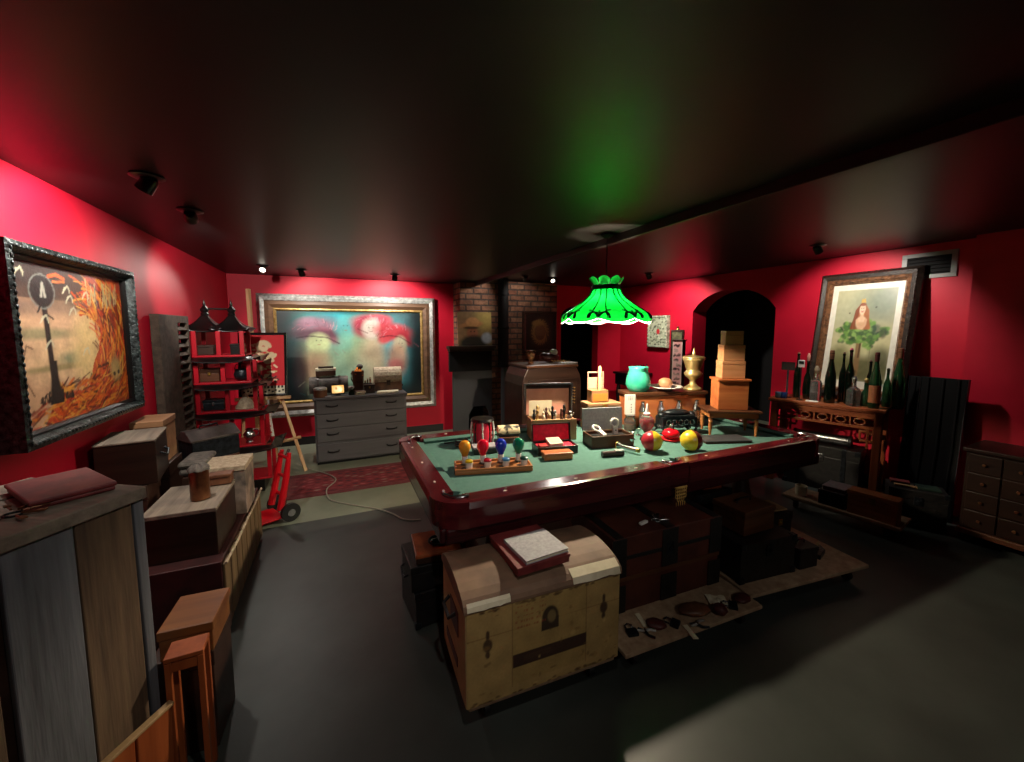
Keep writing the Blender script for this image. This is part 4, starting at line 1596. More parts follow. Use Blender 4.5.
for k in range(260):
    a = rnd.uniform(0, 2 * PI)
    q = rnd.random() ** .5
    ex = 1 + .22 * math.sin(5 * a + 1) + .14 * math.sin(9 * a)
    x, y = .5 + .32 * q * ex * math.cos(a), .53 + .115 * q * ex * math.sin(a)
    sh.blob(x, y, .03, .018, rnd.choice(['#4c7434', '#6c9444', '#3c5c30', '#8cae5c', '#2c4428', '#7ca04c', '#47603a']), .7, .85)
sh.blob(.80, .53, .05, .05, '#33402c', .6, .8).blob(.70, .57, .06, .04, '#3d5240', .6, .7)
for dx_ in range(-5, 6):                            # long wavy hair
    sh.line([(.475 + .008 * dx_, .80 - .004 * abs(dx_)), (.475 + .016 * dx_, .74), (.475 + .021 * dx_ + .01 * math.sin(dx_), .66), (.475 + .025 * dx_, .575)], .016, rnd.choice(['#8c4a2c', '#a4623c', '#7a3e24', '#b8744a']), .95)
sh.blob(.48, .625, .075, .06, '#d8b48c', .3, .95).blob(.48, .655, .06, .03, '#e4bf9a', .4, .95).line([(.42, .65), (.445, .60), (.5, .575)], .018, '#dcb08a', .95).line([(.54, .65), (.525, .60), (.47, .58)], .018, '#d4a680', .95)
sh.line([(.478, .72), (.48, .67)], .022, '#dcb490', .95).blob(.477, .755, .042, .05, '#eac8a6', .25, 1).blob(.477, .80, .045, .016, '#8c4a2c', .4, .95)
sh.blob(.48, .615, .05, .02, '#c89870', .6, .6).blob(.46, .74, .010, .008, '#d8948a', .6, .6).blob(.495, .74, .010, .008, '#d8948a', .6, .6)
sh.line([(.45, .82), (.46, .85), (.475, .82), (.49, .85), (.5, .82)], .008, '#c8a048').blob(.46, .765, .008, .006, '#40281c', .3).blob(.49, .765, .008, .006, '#40281c', .3).line([(.465, .73), (.485, .73)], .006, '#b05048')
sh.blob(.66, .77, .012, .008, '#4a4a3a', .4).blob(.3, .72, .012, .008, '#5a5a44', .4)
sh.C = sh.C * inn[..., None] + keep * (1 - inn[..., None])
sh.noise_mul(26, .12, 4)
ta = PX(822, 277, 4.875)
tb = PX(917, 266, 4.875)
ba = PX(808, 408, 4.62)
bz = .884
yl, yr = 2.70, 1.885
H_ = 1.30
tilt = math.asin(.17 / H_)
picture('framed picture of a girl above a leafy tree, leaning behind the bottles', (4.925 - .17, (yl + yr) / 2, bz), (0, 0, 0), .835, H_,
        [('outer_frame', .07, -.03, -.055, M['frameblack']), ('inner_frame', .05, -.045, -.02, M['bronze'])], sh, CANV, 'picture', 'framed_picture', {0: (.03, .009), 1: (.025, .006)})
o = [q for q in COL.objects if q.name.startswith('framed_picture')][-1]
o.rotation_mode = 'XYZ'
o.matrix_world = Matrix.Translation((4.925 - .17, (yl + yr) / 2, bz)) @ Matrix.Rotation(R(-90), 4, 'Z') @ Matrix.Rotation(-tilt, 4, 'X')

# ---- right wall by the corner: thick pale mosaic plaque
sh = Sheet(40, 60, '#b8bca0')
for k in range(150):
    sh.blob(rnd.random(), rnd.random(), .05, .03, rnd.choice(['#d8dcc0', '#8c9478', '#5c6450', '#c8ccb0', '#40463a', '#a8ac90']), .3, .9)
sh.blob(.55, .5, .1, .1, '#c02a34', .3)
p0, p1 = PX(649, 316, XR - .05), PX(667, 348, XR - .05)
picture('pale mosaic plaque with a red centre on the far right wall', (XR - .004, (p0.y + p1.y) / 2, p1.z), R(-90), abs(p0.y - p1.y), p0.z - p1.z,
        [('outer_frame', .035, -.06, -.07, mottled('pale_green_crackle', '#5c6450', '#c8ccb0', .5, 30, 0, .4))], sh, CANV, 'plaque', 'wall_plaque', {0: (.05, .014)})

# ---- chimney: portrait on the mantel and a dark gilt framed picture
sh = Sheet(50, 52, '#7d683e')
sh.blob(.2, .5, .4, .5, '#8a6a4a', 1).blob(.85, .8, .3, .3, '#a89050', 1).blob(.42, .38, .16, .2, '#9c5a44', .4).blob(.40, .62, .34, .1, '#b07a4c', .3, 1, 8).blob(.44, .7, .2, .14, '#c08a58', .3).blob(.38, .53, .22, .04, '#4a2c20', .5)
sh.blob(.45, .05, .4, .25, '#2a2422', .4).blob(.85, .22, .16, .16, '#a8b0b8', .5, .9, -30).blob(.38, .42, .02, .015, '#2a1814').blob(.48, .42, .02, .015, '#2a1814').line([(.38, .3), (.47, .3)], .015, '#5c2a24')
sh.noise_mul(12, .2, 2)
zm = PY(470, 346, CY - .16).z
p0, p1 = PY(457, 312, CY - .03), PY(491, 346, CY - .03)
t = thing('portrait', 'small portrait of a person in a straw hat on the mantel shelf', 'portrait', ((p0.x + p1.x) / 2, CY - .075, zm + .003), (R(-4), 0, 0))
sh.build('canvas', CANV, t, p1.x - p0.x, p0.z - zm, Matrix(), .02)
g = G()
g.b2(-(p1.x - p0.x) / 2 + .01, (p1.x - p0.x) / 2 - .01, .021, .035, .01, p0.z - zm - .01)
g.out('stretcher', M['pine'], t)
sh = Sheet(40, 44, '#1a1210')
sh.blob(.5, .5, .3, .36, '#4a3020', .6).blob(.5, .55, .2, .24, '#6a4a30', .5).blob(.42, .75, .2, .08, '#7a5c34', .4).blob(.5, .3, .16, .1, '#5c3a28', .5)
for k in range(24):
    a = k * .5
    sh.line([(.5 + .3 * math.cos(a), .5 + .36 * math.sin(a)), (.5 + .2 * math.cos(a + .6), .5 + .24 * math.sin(a + .6))], .018, '#8a6a3c', .7)
p0, p1 = PY(523, 311, CY - .04), PY(562, 352, CY - .04)
p1.x = min(p1.x, CX1 - .02)
picture('dark carved relief picture hanging on the brick chimney above the brown cabinet', ((p0.x + p1.x) / 2, CY - .004, p1.z), 0, p1.x - p0.x, p0.z - p1.z,
        [('outer_frame', .05, -.03, -.045, M['darkwood'])], sh, CANV, 'picture', 'relief_picture')

# ---- poster on the easel
EY = 5.0
sh = Sheet(60, 100, '#c40c1c')
sh.asp = .58
cream = '#d8c49a'
for (cx, cy, r0, n, s) in ((.5, .8, .16, 26, 1), (.28, .62, .10, 18, -1), (.62, .56, .10, 18, 1), (.35, .42, .12, 20, 1), (.7, .66, .08, 16, -1)):
    sh.line([(cx + r0 * (1 - q / n * .8) * math.cos(s * q * .45), cy + .6 * r0 * (1 - q / n * .8) * math.sin(s * q * .45)) for q in range(n)], .03, cream, .9)
for k in range(60):
    x, y = .1 + .75 * rnd.random(), rnd.uniform(.32, .86)
    if x > .62 and y > .5:
        continue
    sh.line([(x, y), (x + rnd.uniform(-.1, .1), y + rnd.uniform(-.05, .05))], .016, rnd.choice([cream, '#c8ae7c', '#e8d8b0']), .85)
for k in range(44):
    x, y = rnd.uniform(.1, .85), rnd.uniform(.2, .33)
    sh.line([(x, y), (x + rnd.uniform(-.06, .06), y + rnd.uniform(-.03, .03))], .018, rnd.choice(['#1a1616', cream, '#2a2020']), .9)
sh.rect(0, 1, .0, .14, '#cfc6ac')
for k in range(12):
    sh.rect(.03 + k * .08, .03 + k * .08 + .045, .1, .14, '#151212').rect(.04 + k * .08, .04 + k * .08 + .05, .03 + .02 * (k % 2), .06 + .02 * (k % 2), '#2a2624')
pz0, pz1 = PY(270, 396, EY).z, PY(270, 332, EY).z
px0, px1 = PY(236, 360, EY).x, PY(288, 396, EY).x
t = picture('red poster with cream scrollwork in a thin black frame on the easel', ((px0 + px1) / 2, EY, pz0), (R(-9), 0, R(-4)), px1 - px0, pz1 - pz0,
            [('outer_frame', .025, -.012, -.014, M['black'])], sh, painted('poster_print', .7), 'poster', 'poster')

# ---------------------------------------------------------------- easel
ez = thing('easel', 'pale wooden artist easel holding the red poster', 'easel', ((px0 + px1) / 2, EY, 0), R(-4))
hw = (px1 - px0) / 2
g = G()
g.b2(-hw - .03, hw + .03, -.035, .03, pz0 - .035, pz0 - .006)
g.out('ledge', M['oakz'], ez, bevel=.004)
mt = Matrix.Translation(ez.location) @ Matrix.Rotation(R(-4), 4, 'Z')


def loc(o_, p):
    return o_.inverted() @ Vector(p)


top = loc(mt, PY(248, 289, EY + .24))
g = G()
lowm = Vector((top.x + .06, .06, .5))
g.cyl(lowm, top, .026, .024, 4)
g.out('mast', M['oakz'], ez)
for nm, a, b in (('leg', PY(281, 398, EY - .0), P(306, 460, .002)), ('leg', PY(243, 398, EY), P(238, 465, .002))):
    g = G()
    b2 = Vector((b.x, EY - .12, .0)) if nm == 'leg' else b
    x_ = PY(305 if a.x > -.7 else 240, 460, EY - .1).x
    A, B_ = loc(mt, (a.x, EY + .045, a.z)), loc(mt, (x_, EY - .06, .012))
    g.cyl(B_, A, .022, .02, 4)
    g.out(nm, M['oakz'], ez)
g = G()
g.cyl(loc(mt, (-.72, EY + .6, .012)), top - Vector((0, -.02, .5)), .02, .018, 4)
g.out('rear_leg', M['oakz'], ez)
g = G()
g.cyl(loc(mt, PY(262, 446, EY - .02)), loc(mt, PY(301, 437, EY - .02)), .018, .018, 4)
g.out('crossbar', M['oakz'], ez)
g = G()
a, b = loc(mt, PY(267, 404, EY - .03)), loc(mt, PY(274, 447, EY - .03))
g.cyl(b, a, .022, .022, 4)
pc = g.out('toothed_post', M['white'], ez)
for k in range(7):
    g = G()
    q = a + (b - a) * ((k + .5) / 7)
    g.cyl(q + Vector((0, -.022, 0)), q + Vector((0, -.012, 0)), .009)
    g.out('tooth', M['redpaint'], pc)

# ---------------------------------------------------------------- grey dresser and what stands on it
DA, DB = P(317, 466.5, 0), P(398.5, 455.5, 0)
DW = 1.05
DZ = .80
dr = thing('dresser', 'grey dresser of four wide drawers under the big dreamy painting', 'dresser', (DA.x + DW / 2 - .01, 5.10 + .25, 0), R(1.5))
D2 = .25
g = G()
g.b2(-DW / 2, DW / 2, -D2 + .02, D2, .03, DZ - .03)
g.out('body', M['dgrey'], dr, bevel=.003)
g = G()
g.b2(-DW / 2 - .012, DW / 2 + .012, -D2 - .012, D2, DZ - .028, DZ)
g.out('top', M['dgrey'], dr, bevel=.006)
g = G()
g.b2(-DW / 2 + .01, DW / 2 - .01, -D2 + .04, D2 - .02, 0, .029)
g.out('plinth', M['mblack'], dr)
for z0, z1 in ((.045, .245), (.275, .435), (.44, .60), (.61, .765)):
    g = G()
    g.b2(-DW / 2 + .02, DW / 2 - .02, -D2, -D2 + .02, z0, z1)
    dw = g.out('drawer', M['dgrey'], dr, bevel=.005)
    for s in (-1, 1):
        g = G()
        cx, cz = s * DW * .32, (z0 + z1) / 2 + .02
        g.tube([(cx - .06, -D2, cz), (cx - .055, -D2 - .02, cz - .008), (cx, -D2 - .026, cz - .012), (cx + .055, -D2 - .02, cz - .008), (cx + .06, -D2, cz)], .007, 6)
        g.out('handle', M['mblack'], dw, smooth=1)


def dpx(u, v, y):
    """point on the dresser top below photo column u, at depth y"""
    p = PY(u, v, y)
    return p.x


YD = 5.22
Z1 = DZ + .001
# rolled trunk on its side, left end
x0, x1 = PY(307, 390, 5.42).x, PY(346, 390, 5.42).x
t = thing('barrel_chest', 'dark barrel shaped trunk lying at the dresser left end', 'trunk', (max((x0 + x1) / 2, DA.x + (x1 - x0) / 2 - .06), 5.42, Z1 + .007))
Lb = (x1 - x0) / 2
rb_ = .105
g = G()
g.lathe([(0, -Lb), (rb_ * .95, -Lb), (rb_, -Lb + .02), (rb_, Lb - .02), (rb_ * .95, Lb), (0, Lb)], 24, m=Matrix.Translation((0, 0, rb_)) @ Matrix.Rotation(R(90), 4, 'Y'))
bd = g.out('body', mottled('worn_grey_hide', '#2a2220', '#6a5f57', .6, 9, 0, .3), t, smooth=1)
for q in (-.55, .55):
    g = G()
    g.lathe([(rb_ + .001, -.014), (rb_ + .005, -.012), (rb_ + .005, .012), (rb_ + .001, .014)], 24, m=Matrix.Translation((Lb * q, 0, rb_)) @ Matrix.Rotation(R(90), 4, 'Y'), caps=False)
    g.out('band', M['darkwood'], t)
tz = Z1 + 2 * rb_ + .012
xb0, xb1 = PY(316, 380, 5.40).x, PY(336, 380, 5.40).x
chest('wooden_box', 'brown lidded box sitting on top of the barrel trunk', 'box', (xb0, 5.37, tz + .001, 0, xb1 - xb0), .12, HZ(xb0, 5.37, 369) - tz, M['walnut'], .03, M['paper'])
zt = HZ(xb0, 5.37, 369) + .002
tag(G().box(0, 0, .012, (xb1 - xb0) * .75, .09, .022).out('book', M['darkwood'], None, ((xb0 + xb1) / 2, 5.43, zt), .1, bevel=.003), 'small dark book lying on the brown lidded box', 'book')


def onD(u0, u1, vt, y, d, mat, name, label, cat, **k):
    x0, x1 = PY(u0, 392, y).x, PY(u1, 392, y).x
    return chest(name, label, cat, (x0, y, Z1, 0, x1 - x0), d, HZ(x0, y, vt) - DZ, mat, **k)


x0 = PY(320.5, 392, 5.2).x
t = thing('canister', 'round brown and cream tin at the dresser front edge', 'canister', (x0, 5.19, Z1))
hh = HZ(x0, 5.15, 388) - DZ
g = G()
g.lathe([(.07, 0), (.072, .004), (.072, hh * .75)], 20)
g.out('body', M['leatherbrown'], t, smooth=1)
g = G()
g.lathe([(.074, hh * .75), (.074, hh * .92), (.06, hh), (0, hh)], 20)
g.out('lid', M['silver'], t, smooth=1)
x0, x1 = PY(331, 390, 5.2).x, PY(345, 390, 5.2).x
t = thing('display', 'small lit picture display glowing yellow on the dresser', 'display', ((x0 + x1) / 2, 5.2, Z1 + .02), (R(-14), 0, R(6)))
hh = .115
g = G()
g.b2(-(x1 - x0) / 2, (x1 - x0) / 2, 0, .025, .004, hh)
g.out('case', M['black'], t, bevel=.004)
sh = Sheet(30, 20, '#e0a040')
sh.blob(.5, .5, .35, .4, '#ffe09a', .6).blob(.35, .6, .1, .2, '#b06a28', .5).blob(.7, .4, .12, .25, '#fff0c0', .5)
m, nt, b = nodes('lit_screen')
a = nt.nodes.new('ShaderNodeAttribute')
a.attribute_name = 'paint'
nt.links.new(a.outputs['Color'], b.inputs['Emission Color'])
b.inputs['Emission Strength'].default_value = 1.3
sh.build('screen', m, t, (x1 - x0) * .86, hh * .8, Matrix.Translation((0, -.004, .013)), .003)
g = G()
g.box(0, .035, .001, .06, .07, .008, (R(14), 0, 0))
g.out('foot', M['black'], t)
x0 = PY(351.5, 392, 5.2).x
t = thing('jar', 'slim glass jar with grey lid beside the glowing display', 'jar', (x0, 5.2, Z1))
g = G()
g.lathe([(.033, 0), (.035, .005), (.035, .075), (.03, .085)], 16)
g.out('glass', M['darkglass'], t, smooth=1)
g = G()
g.lathe([(.034, .085), (.034, .104), (.03, .108)], 16)
g.out('lid', M['silver'], t, smooth=1)
for k, (dx, dz, lab) in enumerate([(0, 0, 'cream book, lower of two lying before the dark box on the dresser'), (.008, .021, 'cream book, upper of two lying before the dark box on the dresser')]):
    x0, x1 = PY(355, 392, 5.16).x, PY(365, 392, 5.16).x
    t = thing('book', lab, 'book', ((x0 + x1) / 2 + dx, 5.2, Z1 + dz), .1 * k, 'cream books on the dresser')
    w_ = x1 - x0
    g = G()
    g.b2(-w_ / 2 + .004, w_ / 2 - .004, -.046, .046, .004, .016)
    g.out('pages', M['paper'], t)
    g = G()
    g.b2(-w_ / 2, w_ / 2, -.05, .05, 0, .0035).b2(-w_ / 2, w_ / 2, -.05, .05, .0165, .02).b2(-w_ / 2, -w_ / 2 + .003, -.05, .05, .0035, .0165)
    g.out('cover', M['cardtop'], t)
onD(364.5, 375, 385, 5.24, .14, M['darkwood'], 'dark_box', 'dark brown box in the middle of the dresser top', 'box', lid=.03, latch=M['brass'])
xm = PY(368, 380, 5.33).x
zt = HZ(PY(362, 392, 5.26).x, 5.26, 385) + .001
t = thing('figurine', 'small pewter figurine group standing on the dark dresser box', 'figurine', (xm - .005, 5.33, zt))
g = G()
g.b2(-.05, .05, -.025, .025, 0, .012)
g.out('base', M['iron'], t)
for sx in (-1, 0, 1):
    g = G()
    hh = .06 + .02 * sx
    g.lathe([(.012, .0121), (.009, .02), (.012, .012 + hh * .5), (.006, .012 + hh * .7), (.010, .012 + hh * .85), (0, .012 + hh)], 10, (sx * .03, 0, 0))
    g.out('figure', M['bronze'], t, smooth=1)
# tall basket with orange cloth
xm = PY(354, 380, 5.42).x
t = thing('basket', 'tall brown basket stuffed with orange cloth on the dresser', 'basket', (xm + .05, 5.44, Z1))
zt = HZ(xm, 5.44, 371) - DZ
g = G()
g.lathe([(.055, 0), (.058, .01), (.075, zt), (.07, zt), (.05, .02), (0, .02)], 20, caps=False)
g.out('body', M['walnut'], t, smooth=1)
g = G()
g.surf(lambda a, b: Vector(((.066 - .05 * b + .008 * math.sin(a * 30)) * math.cos(a * 2 * PI), (.066 - .05 * b + .008 * math.sin(a * 30)) * math.sin(a * 2 * PI), zt - .05 + .085 * b + .012 * math.sin(a * 18 + 2))), 40, 4, True)
g.out('cloth', plain('orange_cloth', '#d8781c', .8), t, smooth=2, solid=.004)
g = G()
g.sph((.025, .02, zt + .05), (.04, .04, .035))
g.out('black_pom', M['fur'], t, smooth=2)
g = G()
g.tube([(-.072, 0, zt - .02), (-.08, 0, zt - .03), (-.082, 0, zt - .1), (-.064, 0, zt - .14)], .008, 6)
g.out('handle', M['walnut'], t, smooth=1)
# domed straw chest
x0, x1 = PY(375, 390, 5.36).x, PY(405, 390, 5.36).x
x1 = min(x1, DA.x + DW - .02)
zt = HZ(x0, 5.36, 368) - DZ
chest('straw_chest', 'domed brown chest with pale straw lid at the dresser right end', 'chest', (x0, 5.36, Z1, 0, x1 - x0), .2, zt, M['leatherbrown'], zt * .62, M['wicker'], dome=zt * .5, straps=(), latch=M['darkwood'], sidehandle=M['darkwood'])
x0, x1 = PY(376, 393, 5.16).x, PY(400, 393, 5.16).x
tag(G().prism([(-.14, -.07), (.12, -.07), (.15, .07), (-.11, .07)], 0, .018).out('folder', M['paper'], None, ((x0 + x1) / 2, 5.23, Z1), R(3), bevel=.003), 'flat cream folder lying before the straw chest', 'folder')
for k, (u, y, lab) in enumerate([(328, 5.13, 'pale blue scrap of paper at the dresser front edge')]):
    tag(G().box(0, 0, .006, .07, .05, .01).out('notepad', M['greycase'], None, (PY(u, 396, y).x, y + .01, Z1), .2, bevel=.002), 'pale grey notepad at the dresser front edge, before the glowing display', 'notepad')

# ---------------------------------------------------------------- rug and cable
sh = Sheet(130, 90, '#7a2a30')
for k in range(26):
    for j in range(18):
        if (k + j) % 2:
            sh.blob((k + .5) / 26, (j + .5) / 18, .016, .022, rnd.choice(['#a8565a', '#541a22', '#8c7a70', '#3c1a24', '#94404a', '#2c2430']), .6, .8)
for b0, c in ((.03, '#3c141c'), (.06, '#8a5050'), (.10, '#541a22')):
    sh.rect(0, 1, 0, b0 * 1.4, c, .5).rect(0, 1, 1 - b0 * 1.4, 1, c, .5).rect(0, b0, 0, 1, c, .5).rect(1 - b0, 1, 0, 1, c, .5)
sh.noise_mul(30, .35, 8)
a, b = P(283, 500, 0), P(410, 483, 0)
ry0, ry1 = 4.15, 4.82
o = sh.build('rug', painted('rug_pile', .95, .4), None, 1.85, ry1 - ry0, Matrix(), .012)
o.matrix_world = Matrix.Translation((-.55 + .925, ry0, .013)) @ Matrix.Rotation(R(-90), 4, 'X') @ Matrix.Scale(1, 4)
tag(o, 'worn red patterned rug in front of the dresser', 'rug')
cpx = [(297, 464), (312, 470), (327, 474), (336, 480), (327, 489), (330, 498), (350, 503), (375, 507), (392, 512), (405, 518), (423, 518)]
pts = [P(u, v, .02) for u, v in cpx]
for p in pts:
    p.z = .0225 if (p.y > ry0 - .14) else .007
fine = []
for i in range(len(pts) - 1):
    p0, p1, p2, p3 = pts[max(i - 1, 0)], pts[i], pts[i + 1], pts[min(i + 2, len(pts) - 1)]
    for q in range(5):
        t_ = q / 5
        fine.append(.5 * ((2 * p1) + (p2 - p0) * t_ + (2 * p0 - 5 * p1 + 4 * p2 - p3) * t_ ** 2 + (3 * p1 - p0 - 3 * p2 + p3) * t_ ** 3))
for p in fine:
    p.z = .0225 if p.y > ry0 - .03 and p.x < 1.33 else max(.0065, min(p.z, .0225))
tag(G().tube(fine, .0055, 6).out('power_cord', M['wire'], None, smooth=1), 'pale power cord snaking from the rug to the pool table', 'cord')

# ---------------------------------------------------------------- hearth, mantel, stove pipe, cabinet
zm = PY(470, 346, CY - .16).z
a, b = PY(449, 346, CY - .16), PY(496, 346, CY - .16)
t = thing('mantel_shelf', 'dark wooden mantel shelf across the left half of the chimney', 'shelf', ((a.x + b.x) / 2, CY, zm))
wm = (b.x - a.x) / 2
g = G()
g.b2(-wm, wm, -.17, -.001, -.045, 0).b2(-wm + .015, wm - .015, -.14, -.001, -.08, -.046)
g.out('board', M['darkwood'], t, bevel=.006)
za = PY(470, 371, CY - .05).z
g = G()
g.b2(-wm + .03, wm - .03, -.06, -.001, za - zm, -.081)
g.out('frieze', M['mblack'], t, bevel=.003)
p0, p1 = PY(453, 400, CY - .03).x, PY(492, 400, CY - .03).x
sd = thing('fire_surround', 'flat grey panel with a small black hearth opening below the mantel', 'fireplace', ((p0 + p1) / 2, CY, 0))
hw = (p1 - p0) / 2
ox, oz0, oz1 = .17, .12, .42
za2 = za - .002
g = G()
oc = PY(480, 405, CY - .03).x - (p0 + p1) / 2
g.prism([(-hw, 0), (oc - .18, 0), (oc - .18, .30), (oc - .10, .42), (oc + .09, .42), (oc + .15, .30), (oc + .15, 0), (hw, 0), (hw, za2), (-hw, za2)], -.03, -.001, MXZ)
g.out('panel', M['grey'], sd)
g = G()
g.b2(oc - .19, oc + .16, .3, .31, .002, .61)
g.out('lining', M['mblack'], sd)
g = G()
for k in range(6):
    xx = oc - .14 + .05 * k
    g.tube([(xx, -.035, .01), (xx, -.05, .12), (xx, -.035, .2 + .03 * math.sin(k))], .008, 6)
g.tube([(oc - .16, -.042, .06), (oc + .13, -.042, .06)], .008)
g.tube([(oc - .16, -.045, .14), (oc + .13, -.045, .14)], .008)
g.out('grate', M['brass'], sd, smooth=1)
p = PY(503, 300, CY - .09)
q = PY(507, 400, CY - .09)
t = thing('stove_pipe', 'black stove pipe standing in front of the brick chimney', 'pipe', (p.x, CY - .10, 0))
g = G()
g.cyl((0, 0, 1.02), (0, 0, ZR - .003), .082, n=20)
for zz in (1.05, 1.6, 2.1):
    g.lathe([(.088, zz), (.092, zz + .01), (.092, zz + .03), (.088, zz + .04)], 20)
g.out('upper_pipe', M['mblack'], t, smooth=1)
g = G()
g.cyl((.02, 0, .0), (.02, 0, 1.018), .06, n=20)
g.out('lower_pipe', M['grey'], t, smooth=1)

# brown safe-like cabinet behind the table
CYF = 3.95
x0, x1 = PY(523, 400, CYF).x, PY(582, 400, CYF).x
ztop = PY(550, 364, CYF + .15).z
w_ = x1 - x0
cab = thing('safe', 'tall dark brown safe with sloping shoulders and gilt ornament behind the pool table', 'safe', ((x0 + x1) / 2, CYF + .28, 0))
g = G()
c = .07
g.prism([(-w_ / 2, .12), (w_ / 2, .12), (w_ / 2, ztop - .22), (w_ / 2 - .02, ztop - .12), (w_ / 2 - c, ztop - .03), (-w_ / 2 + c, ztop - .03), (-w_ / 2 + .02, ztop - .12), (-w_ / 2, ztop - .22)], -.26, .26, MXZ)
g.out('body', M['darkwood'], cab, bevel=.012)
g = G()
g.b2(-w_ / 2 + c - .02, w_ / 2 - c + .02, -.27, .27, ztop - .03, ztop)
g.out('top', M['walnut'], cab, bevel=.008)
g = G()
g.b2(-w_ / 2 + .07, w_ / 2 - .07, -.285, -.261, .2, ztop - .16)
dd = g.out('door', M['darkwood'], cab, bevel=.01)
g = G()
for k in range(6):
    zz = ztop - .28 - k * .035
    g.tube([(w_ / 2 - .13 + .022 * math.cos(2 * PI * q / 10), -.289, zz + .014 * math.sin(2 * PI * q / 10)) for q in range(8)], .004, 6)
    g.tube([(w_ / 2 - .16, -.289, zz + .016), (w_ / 2 - .10, -.289, zz + .012)], .003, 6)
g.out('gilt_ornament', M['gold'], dd)
g = G()
g.cyl((-w_ / 2 + .2, -.286, .7), (-w_ / 2 + .2, -.31, .7), .05, n=20).cyl((-w_ / 2 + .2, -.31, .7), (-w_ / 2 + .2, -.34, .7), .02, n=16)
g.out('dial', M['brass'], dd, smooth=1)
for sx in (-1, 1):
    for sy in (-1, 1):
        g = G()
        g.lathe([(.05, 0), (.05, .08), (.03, .119)], 14, (sx * (w_ / 2 - .08), sy * .2, 0))
        g.out('wheel_foot', M['iron'], cab, smooth=1)
ztp = ztop + .001
# things on the safe
xm = PY(556, 360, CYF + .25).x
t = thing('mask', 'red brown carved creature with a white bright head on the safe top', 'ornament', (xm - .03, CYF + .33, ztp))
g = G()
g.sph((0, 0, .06), (.12, .07, .06)).sph((-.09, 0, .075), (.06, .05, .05))
g.out('body', M['maroon'], t, smooth=2)
g = G()
g.sph((.03, -.02, .125), (.052, .045, .04))
g.out('head', M['white'], t, smooth=2)
g = G()
for k in range(5):
    g.tube([(-.02 + .04 * k, -.06, .03), (.0 + .045 * k, -.09, .015), (.01 + .05 * k, -.11, .03)], .008, 6)
g.out('claws', M['gold'], t, smooth=1)
x0 = PY(528, 358, CYF + .3).x
t = thing('mantel_vase', 'small dark twin handled vase on the safe, below the relief picture', 'vase', (x0 + .04, CYF + .3, ztp))
g = G()
g.lathe([(.03, 0), (.035, .01), (.02, .03), (.045, .08), (.04, .12), (.022, .14), (.03, .155)], 16)
g.out('body', M['bronze'], t, smooth=1)
for s in (-1, 1):
    g = G()
    g.tube([(s * .043, 0, .1), (s * .065, 0, .115), (s * .06, 0, .145), (s * .03, 0, .15)], .005, 6)
    g.out('handle', M['bronze'], t, smooth=1)
x0, x1 = PY(558, 362, CYF + .2).x, PY(572, 362, CYF + .2).x
tag(G().box(0, 0, .008, x1 - x0, .12, .014).out('tray', M['silver'], None, ((x0 + x1) / 2, CYF + .13, ztp), .05, bevel=.003), 'thin silver tray on the front edge of the safe', 'tray')

# ---------------------------------------------------------------- black table in the far corner
CTY = 5.25
x0, x1 = PY(631, 400, CTY).x, XR - .02
zt = PY(650, 373, CTY).z
w_ = x1 - x0
ct = thing('corner_table', 'black sideboard table in the far right corner', 'table', ((x0 + x1) / 2, CTY + .25, 0))
g = G()
g.b2(-w_ / 2, w_ / 2, -.25, .25, zt - .04, zt)
g.out('top', M['black'], ct, bevel=.008)
g = G()
g.b2(-w_ / 2 + .03, w_ / 2 - .03, -.22, .22, zt - .22, zt - .041)
fr_ = g.out('apron', M['black'], ct, bevel=.005)
for sx in (-1, 1):
    for sy in (-1, 1):
        g = G()
        g.lathe([(.03, 0), (.04, .1), (.025, .15), (.04, .35), (.045, .5), (.03, zt - .221)], 12, (sx * (w_ / 2 - .08), sy * .18, 0))
        g.out('leg', M['black'], ct, smooth=1)
g = G()
g.b2(-w_ / 2 + .06, w_ / 2 - .06, -.19, .2, .14, .17)
g.out('shelf', M['black'], ct)
zt += .001
xm = PY(642, 368, CTY + .1).x
t = thing('candelabrum', 'small five armed silver candle stand on the black corner table', 'candle holder', (xm, CTY + .12, zt))
g = G()
g.lathe([(.05, 0), (.05, .01), (.012, .02), (.009, .06), (.012, .09)], 14)
g.out('stem', M['iron'], t, smooth=1)
g = G()
g.tube([(-.12, 0, .115), (-.11, 0, .085), (0, 0, .08), (.11, 0, .085), (.12, 0, .115)], .007, 6)
g.tube([(-.06, 0, .12), (-.055, 0, .09), (0, 0, .082), (.055, 0, .09), (.06, 0, .12)], .006, 6)
g.out('arms', M['steel'], t, smooth=1)
for x_ in (-.12, -.06, 0, .06, .12):
    g = G()
    g.lathe([(.008, .10), (.016, .118), (.018, .135), (.0, .13)], 10, (x_, 0, 0))
    g.out('cup', M['steel'], t, smooth=1)
xm = PY(655.5, 366, CTY + .1).x
t = thing('goblet', 'wide silver coupe on a thin stem, on the black corner table', 'goblet', (xm, CTY + .1, zt))
g = G()
g.lathe([(.045, 0), (.045, .008), (.01, .02), (.008, .08), (.012, .1), (.05, .12), (.085, .155), (.08, .155), (.045, .128), (0, .115)], 18)
g.out('cup', M['steel'], t, smooth=1)
for k, (u, hgt, lab) in enumerate([(661.2, .06, 'short black cup on the corner table beside the coupe'), (664.6, .10, 'taller black cup on the corner table beside the sign post')]):
    xm = PY(u, 368, CTY + .06).x
    g = G()
    g.lathe([(.03, 0), (.032, .004), (.038, hgt), (.034, hgt), (.028, .008), (0, .008)], 16)
    tag(g.out('black_cup', M['black'], None, (xm, CTY + .06, zt), smooth=1), lab, 'cup', 'black cups on the corner table')
